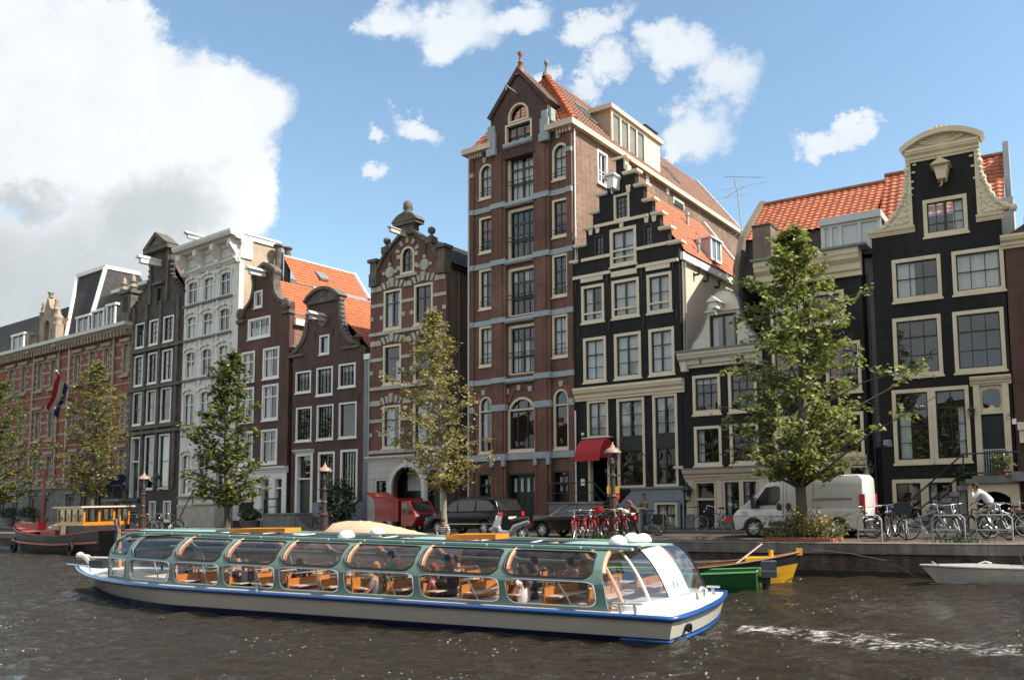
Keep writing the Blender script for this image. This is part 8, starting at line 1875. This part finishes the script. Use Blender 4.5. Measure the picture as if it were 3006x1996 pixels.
def smallboat(name,label,P,head,L,W,fb,sh,mats,stem=.25,tr=.7,sheer_b=.3,sheer_s=.05,cat='boat',flare=.12,deck=None,thw=(.3,.6)):
 """open boat, local x from stern to bow; mats: (hull lower, hull upper, inside, gunwale)"""
 c,s=math.cos(head),math.sin(head);xf=lambda p:V(P)+V((c*p.x-s*p.y,s*p.x+c*p.y,p.z));o=empty(name,V(P),label,cat);n=20
 def hw(t):return W/2*(1-max(0,(t-sh)/(1-sh))**2)*(tr+(1-tr)*min(1,t/.4))
 def top(t):return fb+sheer_b*max(0,t-.3)**2/.49+sheer_s*max(0,.3-t)/.3
 def shell(k0,k1,name,mat,off=0):
  m=MB(xf)
  for sg in(-1,1):
   pts=[]
   for j in range(5):
    f=k0+(k1-k0)*j/4
    for i in range(n+1):
     t=i/n;z=-.3+(top(t)+.3)*f;w=max(0,hw(t)-off)*(1-flare*(1-f)-.25*(1-f)**3-.3*max(0,t-.6)*(1-f));x=L*t-stem*(1-f)*L*.5*max(0,t-.5)-off*(t-.5);pts.append((x,sg*w,z))
   m.grid(pts,n+1,5)
  pts=[]
  for j in range(5):
   f=k0+(k1-k0)*j/4;w=max(0,hw(0)-off)*(1-flare*(1-f)-.25*(1-f)**3);z=-.3+(top(0)+.3)*f
   for k in range(3):pts.append((off,w*(k-1),z))
  m.grid(pts,3,5);return m.build(name,mat,o,smooth=False)
 shell(0,.72,'hull',mats[0]);shell(.72,1,'topstrake',mats[1]);shell(.3,.97,'inside',mats[2],.05)
 m=MB(xf);m.tube([(L*i/n,hw(i/n),top(i/n))for i in range(n+1)]+[(L*i/n,-hw(i/n),top(i/n))for i in range(n,-1,-1)]+[(0,hw(0),top(0))],.03,6);m.build('gunwale',mats[3],o)
 m=MB(xf);fl=[(L*i/n*.96+.05,hw(i/n)*.8)for i in range(n+1)];m.tess([[(p[0],-p[1])for p in fl]+[(p[0],p[1])for p in reversed(fl)]],lambda p:(p[0],p[1],.02));m.build('floor',mats[2],o)
 for t in thw:m=MB(xf);w=hw(t)-.04;m.box(L*t-.14,L*t+.14,-w,w,top(t)-.2,top(t)-.15);m.build('thwart',deck or mats[2],o)
 return o,xf,hw,top
mk('boat_green',(.012,.095,.025),.4,coat=.2,var=.15);mk('boat_green_light',(.09,.30,.10),.45,var=.1);mk('boat_yellow',(.60,.33,.015),.45,coat=.1,var=.15);mk('boat_black',(.012,.011,.011),.5);mk('boat_grey',(.30,.30,.28),.6,var=.3,vs=4);mk('old_white',(.46,.43,.39),.6,var=.25,vs=2);mk('barge_dark',(.022,.020,.018),.55,var=.4);mk('barge_red',(.33,.085,.055),.6,var=.25);mk('varnish',(.55,.20,.015),.35,coat=.4,var=.15);mk('tarp',(.50,.36,.24),.8,var=.1,vs=2);mk('outboard',(.10,.11,.125),.35,coat=.2);mk('wood_brown',(.22,.11,.05),.5,var=.2)
p0=at_z(2262,1735,WZ0);g,xf,hw,top=smallboat('rowing_boat','green open boat with grey outboard motor moored beside the tour boat stern',p0+V((-.25,.45,0)),math.radians(166),4.6,1.5,.48,.55,('boat_green','boat_green','boat_green','boat_green_light'),tr=.85,sheer_b=.12,flare=.16)
m=MB(xf);m.prism([(-.48,-.19),(-.08,-.17),(-.08,.17),(-.52,.19)],.34,.78);om=m.build('outboard_motor','outboard',g);b=om.modifiers.new('b','BEVEL');b.width=.06;b.segments=3
m=MB(xf);m.tube([(-.2,0,.35),(-.2,0,-.2)],[.13,.07],8);m.box(-.30,.02,-.10,.10,.2,.36);m.build('motor_leg','plastic_dark',om);m=MB(xf);m.box(-.53,-.05,-.195,.195,.5,.53);m.build('motor_band','alloy',om)
p0=at_z(2325,1712,WZ0);hd=math.radians(-6);Ly=6.4;P=p0+V((.35-Ly*math.cos(hd),.2-Ly*math.sin(hd),0));g,xf,hw,top=smallboat('sloop','black and yellow wooden boat with raised bow moored at the quay wall',P,hd,Ly,1.8,.48,.4,('boat_yellow','boat_black','wood_brown','wood_brown'),sheer_b=.42,stem=.28)
m=MB(xf);m.prism([(Ly*.74,-.42),(Ly*.9,-.22),(Ly*.9,.22),(Ly*.74,.42)],top(.8)-.05,top(.8)+.06);m.build('foredeck','boat_yellow',g);m=MB(xf);m.prism([(Ly-.16,-.06),(Ly+.02,-.03),(Ly+.02,.03),(Ly-.16,.06)],top(1)-.1,top(1)+.1);m.build('stem_post','boat_yellow',g);m=MB(xf);m.tube([(Ly*.86,.1,top(.86)),(Ly*.86,.1,top(.86)+.2)],.07,8);m.build('bollard','boat_yellow',g);m=MB(xf);m.tube([(Ly*.68,-.45,top(.7)-.1),(Ly*.82,.0,top(.8)+.45)],.025,6);m.build('oar','bench_top',g)
p0=at_z(2060,1672,WZ0+.2);g,xf,hw,top=smallboat('flat_boat','weathered grey flat boat with plastic screen moored behind the tour boat',V((p0.x-3.2,p0.y+.6,WZ0)),math.radians(-10),4.6,1.9,.38,.75,('boat_grey','boat_grey','boat_grey','boat_grey'),tr=.95,sheer_b=.05)
m=MB(xf);m.box(.3,2.8,-.7,.7,.40,.5);m.build('deck_box','boat_grey',g);m=MB(xf);m.grid([(1.2+.9*i/5,-.4+.05*math.sin(i*2),.5+.62*j/3)for j in range(4)for i in range(6)],6,4);m.build('plastic_screen','tint_glass',g)
p0=at_z(2850,1712,WZ0);g,xf,hw,top=smallboat('motor_boat','faded white motor boat with pointed bow at the right edge of the canal',p0+V((4.7,.35,0)),math.radians(183),6.1,1.9,.42,.35,('old_white','old_white','old_white','boat_grey'),sheer_b=.12,stem=.5)
m=MB(xf);fl=[(6.1*i/20,hw(i/20)*.95)for i in range(9,21)];m.tess([[(a,-b)for a,b in fl]+[(a,b)for a,b in reversed(fl)]],lambda p:(p[0],p[1],top(p[0]/6.1)+.02));m.build('foredeck','boat_grey',g)
for x,mt in((3.2,'sign_blue'),(3.0,'flag_red')):m=MB(xf);y=hw(x/6.1)*.955+.012;m.box(x-.07,x+.07,y-.01,y+.015,.18,.28);m.build('sticker',mt,g)
m=MB(xf);m.tube([(5.6,-.1,top(.9)+.03),(5.75,0,top(.9)+.12),(5.6,.1,top(.9)+.03)],.015,5);m.tube([(4.2,-.5,top(.7)+.03),(4.0,-.5,top(.7)+.09),(3.8,-.5,top(.7)+.03)],.02,5);m.build('deck_fittings','chrome',g);m=MB(xf);m.tube([(2.4,0,top(.4)),(2.1,.05,top(.4)+.45)],.05,6);m.tube([(3.3,-.45,top(.5)),(3.2,0,top(.5)+.3),(3.3,.45,top(.5))],.02,5);m.box(2.0,2.9,-.4,.4,.3,.55);m.build('console','boat_black',g)
p0=at_z(40,1618,WZ0);p1=at_z(330,1632,WZ0);hd=math.atan2((p0-p1).y,(p0-p1).x);Lb=14.0
P=p1-(p1-p0).normalized()*.6+V((0,1.3,0));g,xf,hw,top=smallboat('barge','old dark steel barge with red deck and varnished wheelhouse at the far left quay',P,hd,Lb,3.4,1.05,.6,('barge_dark','barge_dark','barge_dark','barge_red'),tr=.75,sheer_b=.75,sheer_s=.3,stem=.14,flare=.06,thw=())
m=MB(xf);m.tube([(Lb*i/20,hw(i/20)*1.0+.03,top(i/20)*.52)for i in range(21)],.08,6);m.build('rubbing_strake','barge_red',g)
m=MB(xf);fl=[(Lb*i/20,hw(i/20)*.93)for i in range(12,21)];m.tess([[(a,-b)for a,b in fl]+[(a,b)for a,b in reversed(fl)]],lambda p:(p[0],p[1],top(p[0]/Lb)+.05));m.box(5.6,7.6,-1.2,1.2,1.0,1.35);m.build('foredeck','barge_red',g)
m=MB(xf);m.box(1.9,5.2,-1.15,1.15,.5,1.62);m.build('engine_house','barge_dark',g);m=MB(xf);m.box(4.2,4.85,1.152,1.2,.4,1.6);m.build('side_panel','varnish',g)
m=MB(xf);x0,x1,y0,y1,z0,z1=2.1,5.3,-1.15,1.15,1.62,2.62
for y in(y0,y1):m.box(x0,x1,y-.04,y+.04,z0,z0+.2);m.box(x0,x1,y-.04,y+.04,z1-.1,z1);[m.box(x0+(x1-x0)*k/4-.06,x0+(x1-x0)*k/4+.06,y-.05,y+.05,z0+.2,z1-.1)for k in range(5)]
for x in(x0,x1):m.box(x-.04,x+.04,y0,y1,z0,z0+.2);m.box(x-.04,x+.04,y0,y1,z1-.1,z1);[m.box(x-.05,x+.05,y0+(y1-y0)*k/3-.05,y0+(y1-y0)*k/3+.05,z0,z1)for k in range(4)]
wh=m.build('wheelhouse','varnish',g);m=MB(xf);m.box(x0-.25,x1+.25,y0-.25,y1+.25,z1+.003,z1+.09);m.build('roof','bench_top',wh);m=MB(xf)
for y in(y0,y1):m.face([(x0,y,z0+.2),(x1,y,z0+.2),(x1,y,z1-.1),(x0,y,z1-.1)])
for x in(x0,x1):m.face([(x,y0,z0+.2),(x,y1,z0+.2),(x,y1,z1-.1),(x,y0,z1-.1)])
m.build('pane','glass',wh);zt=top(.78);m=MB(xf);m.tube([(Lb*.76,0,zt),(Lb*.76,0,zt+3.7)],[.1,.06],8);m.tube([(Lb*.76,-.8,zt+3.3),(Lb*.76,.8,zt+3.3)],.04,6)
for y in(-.75,.75):m.tube([(Lb*.76,y,zt+3.3),(Lb*.76-.3,y*.45,zt+.1)],.012,4)
m.build('mast','barge_red',g);m=MB(xf);m.box(Lb*.7-.25,Lb*.7+.1,.2,.6,zt,zt+.38);m.build('fuel_box','flag_red',g);m=MB(xf);m.box(5.6,7.2,-.8,.8,1.36,1.62);m.ball((7.9,0,1.35),(.9,.7,.35),10,6);m.build('canvas_cover','boat_grey',g)
for x in(2.4,9.8):m=MB(xf);y=hw(x/Lb)+.14;m.lathe([(.18,-.09),(.33,-.09),(.36,0),(.33,.09),(.18,.09),(.18,-.09)],(x,y,.35),16,'y');m.tube([(x,y,.65),(x-.2,y-.2,1.1)],.012,4);m.build('tyre_fender','tyre',g)
m=MB(xf);m.tube([(.4,.6,1.2),(1.2,.8,1.0)],.05,6);m.build('tiller','varnish',g)
p0=at_z(960,1612,WZ0+.2);p0=qp(1060,-1.7);g,xf,hw,top=smallboat('covered_boat','moored boat under a beige canvas cover behind the tour boat roof',V((p0.x-2.6,p0.y+1.2,WZ0)),math.radians(-27),8.5,2.5,.75,.6,('old_white','old_white','old_white','wood_brown'),tr=.85)
m=MB(xf);pts=[]
for i in range(25):
 x=1.3+5.7*i/24;h=1.66-.72*max(0,(i-8)/16)**1.2-.7*max(0,(3-i)/3);w=min(hw(x/8.0),1.1)+.04
 for k in range(13):a=PI*k/12;pts.append((x+.03*math.sin(k*2.1),w*math.cos(a),.8+max(.08,h-.62)*math.sin(a)**.7+.025*math.sin(i*2.3+k*1.7)))
m.grid(pts,13,25);m.build('canvas_cover','tarp',g,smooth=True);m=MB(xf);m.face([(1.25,-.95,.85),(1.25,.95,.85),(.8,.7,.8),(.8,-.7,.8)]);m.grid([(1.18-.35*(1-j/4),1.0*math.cos(PI*k/8),.75+.75*math.sin(PI*k/8)*(j/4))for j in range(5)for k in range(9)],9,5);m.build('clear_window','tint_glass',g)
for lab,pts in(('thin mooring line from the yellow bow to a ring in the quay wall',[at_y(2384,1612,24.2),at_y(2500,1625,24.9),qp(2600,-.12)+V((0,0,-.5))]),('dark rope sagging between the quay ring and the white motor boat',[qp(2606,-.12)+V((0,0,-.55)),at_y(2690,1693,24.0),at_y(2765,1660,23.2)])):m=MB();q=smooth3=[pts[0].lerp(pts[1],t/6)if t<=6 else pts[1].lerp(pts[2],(t-6)/6)for t in range(13)];m.tube(q,.012,5);tag(m.build('mooring_line','rubber',loc=pts[0]),lab,'rope','mooring lines')
mk('skin',(.48,.27,.19),.55,var=.05);mk('skin_tan',(.36,.18,.115),.55,var=.05)
CL={'white':(.72,.73,.75),'navy':(.018,.022,.035),'khaki':(.47,.40,.30),'beige':(.55,.50,.40),'brown':(.085,.06,.045),'darkbrown':(.035,.028,.022),'olive':(.23,.18,.09),'jeans':(.04,.07,.12),'blue':(.02,.04,.14),'black':(.012,.012,.013),'green':(.02,.30,.17),'maroon':(.12,.03,.04),'grey':(.22,.21,.20),'hair_dark':(.02,.014,.010),'hair_brown':(.10,.05,.025),'hair_red':(.20,.06,.03),'hair_grey':(.42,.40,.37),'hair_blond':(.38,.24,.11),'lightblue':(.45,.52,.65)}
for k,c in CL.items():mk('cloth_'+k,c,.8,var=.08,vs=6)
def stripes():
 m=mk('cloth_stripe',(.6,.58,.55),.8,var=0);nt=m.node_tree;w=_n(nt,'ShaderNodeTexWave',i_Scale=3.6,wave_type='BANDS',bands_direction='Z');tc=_n(nt,'ShaderNodeTexCoord');r=_n(nt,'ShaderNodeValToRGB');r.color_ramp.interpolation='CONSTANT';r.color_ramp.elements[0].color=(.02,.018,.02,1);r.color_ramp.elements[1].color=(.6,.58,.55,1);r.color_ramp.elements[1].position=.5
 L=nt.links.new;L(tc.outputs['Object'],w.inputs['Vector']);L(w.outputs['Fac'],r.inputs[0]);L(r.outputs[0],nt.nodes['Principled BSDF'].inputs['Base Color'])
stripes()
def skin_mesh(name,verts,edges,rad,mat,parent=None):
 me=bpy.data.meshes.new(name);me.from_pydata(verts,edges,[]);o=bpy.data.objects.new(name,me);COL.objects.link(o);bpy.context.view_layer.objects.active=o
 sk=o.modifiers.new('skin','SKIN');sk.use_smooth_shade=True
 for i,r in enumerate(rad):me.skin_vertices[0].data[i].radius=(r,r)if not isinstance(r,tuple)else r
 me.skin_vertices[0].data[0].use_root=True;sb=o.modifiers.new('sub','SUBSURF');sb.levels=1;sb.render_levels=1;me.materials.append(M[mat]);o.parent=parent;return o
STAND=dict(pel=(0,0,.95),ch=(.02,0,1.30),nk=(.02,0,1.48),hd=(.06,0,1.64),el=[(.0,.26,1.13),(.0,-.26,1.13)],ha=[(.08,.27,.86),(.08,-.27,.86)],kn=[(.03,.10,.50),(.03,-.10,.50)],ft=[(0,.11,.06),(0,-.11,.06)])
SIT=dict(pel=(0,0,.10),ch=(-.02,0,.42),nk=(0,0,.60),hd=(.05,0,.77),el=[(.06,.25,.28),(.06,-.25,.28)],ha=[(.32,.16,.22),(.32,-.16,.22)],kn=[(.44,.10,.14),(.44,-.10,.14)],ft=[(.44,.10,-.30),(.44,-.10,-.30)])
def person(label,P,yaw,pose,shirt,pants,hair,group=None,skin='skin',sleeve=1,hairlen=0,bald=False,shoes='black',short=False,female=False,extra=None):
 J={k:([V(q)for q in v]if isinstance(v,list)else V(v))for k,v in pose.items()};pel,ch,nk,hd=J['pel'],J['ch'],J['nk'],J['hd'];bel=pel.lerp(ch,.5);up=(nk-ch).normalized();sw=.17 if not female else.15;sh=[ch.lerp(nk,.72)+V((0,s*sw,0))for s in(1,-1)];f=V((1,0,0));hu=(hd-nk).normalized();fw=(f-hu*f.dot(hu)).normalized()
 if 'face' in J:fw=J['face'].normalized()
 hip=[pel+V((0,s*.085,-.05))for s in(1,-1)]
 v=[pel,bel,ch,nk,hd-hu*.06,hd+hu*.05,hd+fw*.095-hu*.01];e=[(0,1),(1,2),(2,3),(3,4),(4,5),(4,6)];r=[.105,.105,.12,.055,.078,.085,.016]
 for i in(0,1):
  b=len(v);el,ha=J['el'][i],J['ha'][i];v+=[sh[i],el,ha];r+=[.058,.042,.028];e+=[(2,b),(b,b+1),(b+1,b+2)];b=len(v);kn,ft=J['kn'][i],J['ft'][i];v+=[hip[i],kn,ft,ft+V((.15,0,-.02))if abs(ft.z-kn.z)>.1 else ft+V((0,0,-.1))];r+=[.07,.052,.04,.032];e+=[(0,b),(b,b+1),(b+1,b+2),(b+2,b+3)]
 o=skin_mesh('person',v,e,r,skin);o.location=P;o.rotation_euler=(0,0,yaw);tag(o,label,'person',group)
 sv=[pel.lerp(bel,.05),bel,ch,ch.lerp(nk,.8)];se=[(0,1),(1,2),(2,3)];sr=[.160,.15,.162,.085]
 for i in(0,1):
  b=len(sv);el,ha=J['el'][i],J['ha'][i];sv+=[sh[i],sh[i].lerp(el,.9 if sleeve<2 else 1.0)];sr+=[.086,.062];se+=[(2,b),(b,b+1)]
  if sleeve==2:sv.append(el.lerp(ha,.85));sr.append(.042);se.append((b+1,b+2))
  if sleeve==0:sv[b+1]=sh[i].lerp(el,.2)
 skin_mesh('shirt',sv,se,sr,'cloth_'+shirt,o)
 pv=[pel];pe=[];prd=[.15]
 for i in(0,1):
  b=len(pv);kn,ft=J['kn'][i],J['ft'][i];pv+=[hip[i],kn];prd+=[.112,.08];pe+=[(0,b),(b,b+1)]
  if not short:pv.append(kn.lerp(ft,.92));prd.append(.062);pe.append((b+1,b+2))
 skin_mesh('trousers',pv,pe,prd,'cloth_'+pants,o)
 m=MB();c=hd+hu*.055-fw*.035;m.ball(c,(.09,.09,.085),12,8);m.ball(hd-fw*.045-hu*.02,(.075,.085,.08),10,7)
 if hairlen:m.tube([c-fw*.04,hd-hu*.1-fw*.07,hd-hu*(.1+hairlen)-fw*.06],[.08,.085,.05],8)
 if bald:m=MB();m.tube([hd-fw*.05+V((0,.07,0)),hd-fw*.1,hd-fw*.05-V((0,.07,0))],.05,7)
 q=m.build('hair','cloth_'+hair,None,smooth=True);q.parent=o
 m=MB()
 for s in(-1,1):sd=hu.cross(fw)*s;m.ball(hd+sd*.088-fw*.005,(.015,.012,.028),6,5)
 q=m.build('ear',skin,None,smooth=True);q.parent=o;m=MB()
 for s in(-1,1):sd=hu.cross(fw)*s;m.ball(hd+sd*.032+fw*.076+hu*.02,.011,6,4)
 m.tube([hd+fw*.079-hu*.055+hu.cross(fw)*.025,hd+fw*.079-hu*.055-hu.cross(fw)*.025],.006,4);q=m.build('face_features','cloth_hair_dark',None);q.parent=o
 m=MB()
 for i in(0,1):
  el,ha=J['el'][i],J['ha'][i];d=(ha-el).normalized();sd=d.orthogonal().normalized()if abs(d.z)>.9 else d.cross(V((0,0,1))).normalized();nn=d.cross(sd);m.ball(ha+d*.045,(.042,.042,.03),8,6)
  for k in range(4):a=ha+d*.07+sd*(.027-.018*k);l=(.062,.074,.07,.055)[k];m.tube([a,a+d*l*.6+nn*.008,a+d*l*.85+nn*.035],[.0095,.0085,.007],6)
  m.tube([ha+d*.025+sd*.035,ha+d*.06+sd*.065,ha+d*.085+sd*.06+nn*.02],[.011,.010,.008],6)
 q=m.build('hand',skin,None,smooth=True);q.parent=o
 if not short or True:
  m=MB()
  for ft,kn in zip(J['ft'],J['kn']):t=V((.12,0,-.02))if abs(ft.z-kn.z)>.1 else V((.02,0,-.12));m.tube([ft-t*.4,ft+t*.3+V((0,0,-.01)),ft+t*1.5+V((0,0,-.02))],[.05,.055,.035],8)
  q=m.build('shoe','cloth_'+shoes,None,smooth=True);q.parent=o
 return o
def pose(base,**k):d=dict(base);d.update(k);return d
UB=TB
person('bearded man in black and white striped polo sitting on the quay edge',qp(1306,.35)+V((0,0,.02)),-PI/2-.1,pose(SIT,ch=(.10,0,.40),nk=(.16,0,.55),hd=(.24,0,.70),el=[(.22,.28,.30),(.22,-.28,.30)],ha=[(.34,.20,.06),(.36,-.12,.08)]),'stripe','jeans','hair_dark',skin='skin_tan')
BEND=pose(STAND,pel=(0,0,.90),ch=(.34,0,1.08),nk=(.48,0,1.10),hd=(.62,0,1.03),el=[(.45,.22,.82),(.45,-.22,.82)],ha=[(.58,.12,.62),(.58,-.14,.62)],kn=[(.12,.10,.48),(-.02,-.10,.48)],ft=[(.0,.11,.06),(-.22,-.11,.06)])
person('grey haired man in khaki shirt and pale trousers bending over a red bicycle',at_z(1848,1573,0),PI-.25,pose(BEND,face=(.7,0,-.7)),'khaki','beige','hair_grey','people by the red bicycles',sleeve=2)
person('woman with reddish hair in brown top and trousers leaning over her bicycle',at_z(1876,1567,0),PI-.3,pose(BEND,ch=(.26,0,1.14),nk=(.37,0,1.22),hd=(.46,0,1.34),ha=[(.50,.14,.72),(.52,-.14,.72)]),'brown','darkbrown','hair_red','people by the red bicycles',sleeve=0,hairlen=.2,female=True,skin='skin_tan')
person('person in a blue top bending behind the woman in brown',at_z(1856,1561,0),PI-.2,pose(BEND,face=(.6,0,-.8)),'blue','jeans','hair_dark','people by the red bicycles')
ol=person('man in an olive printed t-shirt standing before the pale blue base',at_z(1890,1563,0),-PI/2+.75,pose(STAND,ha=[(.06,.27,.86),(.1,-.22,.92)]),'olive','jeans','hair_brown','people by the red bicycles',skin='skin_tan')
m=MB();text_mb(m,'PUMM',lambda x,y:(.185,-.13+x,1.30+y),.09);q=m.build('shirt_print','blind',None);q.parent=ol
CYC=pose(STAND,pel=(-.25,0,.98),ch=(.0,0,1.30),nk=(.12,0,1.42),hd=(.22,0,1.54),el=[(.26,.24,1.16),(.2,-.24,1.12)],ha=[(.30,.12,1.40),(.34,-.27,1.02)],kn=[(.14,.10,.78),(.08,-.10,.62)],ft=[(-.02,.12,.42),(-.04,-.12,.22)])
bp=at_z(2893,1574,0);cy=person('man in white shirt and beige trousers riding a black bicycle, hand at his mouth',bp,PI+TA,pose(CYC,face=(.9,0,-.35)),'white','beige','hair_dark',skin='skin_tan',sleeve=2);cy.scale=(1.12,1.12,1.12)
BYAW=math.atan2(BX.y,BX.x)
def passenger(px,py,y,yaw,label,shirt,hair,z=.36,**k):
 s,zz=bx(px,py,y);P=BP_((s,y,z));ps=k.pop('pose',SIT);person(label,P,BYAW+yaw,ps,shirt,k.pop('pants','darkbrown'),hair,'passengers in the tour boat',**k)
passenger(520,1655,.75,0,'bald passenger in pale blue shirt near the bow of the tour boat','lightblue','hair_grey',bald=True)
passenger(562,1660,1.2,.3,'passenger in brown behind the bald man in pale blue','brown','hair_brown')
passenger(722,1672,.75,0,'passenger with camera in dark blue jacket in the third window from the bow','navy','hair_brown',pose=pose(SIT,ha=[(.28,.1,.72),(.28,-.1,.72)],el=[(.2,.26,.5),(.2,-.26,.5)]))
passenger(700,1640,3.2,0,'dark haired passenger on the far side near the third window','grey','hair_dark')
passenger(882,1690,1.1,0,'passenger with red face in the fourth window','black','hair_brown',skin='skin_tan')
passenger(1022,1672,3.1,0,'passenger with curly fair hair on the far side','grey','hair_blond');passenger(1150,1662,2.9,1.2,'balding passenger in bright green shirt','green','hair_dark',z=.45);passenger(1178,1680,2.7,0,'white haired passenger beside the green shirt','grey','hair_grey')
passenger(1108,1700,.8,.2,'fair haired woman with patterned top in the fifth window','grey','hair_blond',hairlen=.15,female=True)
passenger(1276,1712,.75,.1,'woman with curly red hair and sunglasses in the sixth window','maroon','hair_red',hairlen=.14,female=True);passenger(1322,1712,.95,.1,'man in dark suit and bow tie holding his face in the sixth window','navy','hair_brown',skin='skin_tan',sleeve=2,pose=pose(SIT,ha=[(.2,.1,.7),(.3,-.16,.25)],el=[(.24,.24,.45),(.06,-.25,.28)]))
passenger(1316,1690,3.0,0,'dark haired passenger on the far side of the sixth window','black','hair_dark');passenger(1345,1690,3.2,0,'brown haired passenger on the far side of the sixth window','brown','hair_brown')
passenger(1536,1738,.75,-.3,'dark haired woman in white halter top kissing a man','white','hair_dark',hairlen=.22,sleeve=0,female=True,skin='skin_tan');passenger(1560,1730,1.15,.5,'man in dark jacket with his arm round the woman in white','navy','hair_dark',sleeve=2,skin='skin_tan',pose=pose(SIT,el=[(.05,.32,.36),(-.05,-.3,.4)],ha=[(.2,.45,.3),(.15,-.4,.35)]))
passenger(1572,1690,3.0,0,'curly haired passenger on the far side of the last window','black','hair_brown');passenger(1678,1705,2.8,0,'balding passenger on the far side near the stern','grey','hair_brown');passenger(1712,1712,2.4,.2,'fair haired passenger in grey nearest the stern','grey','hair_blond',hairlen=.12)
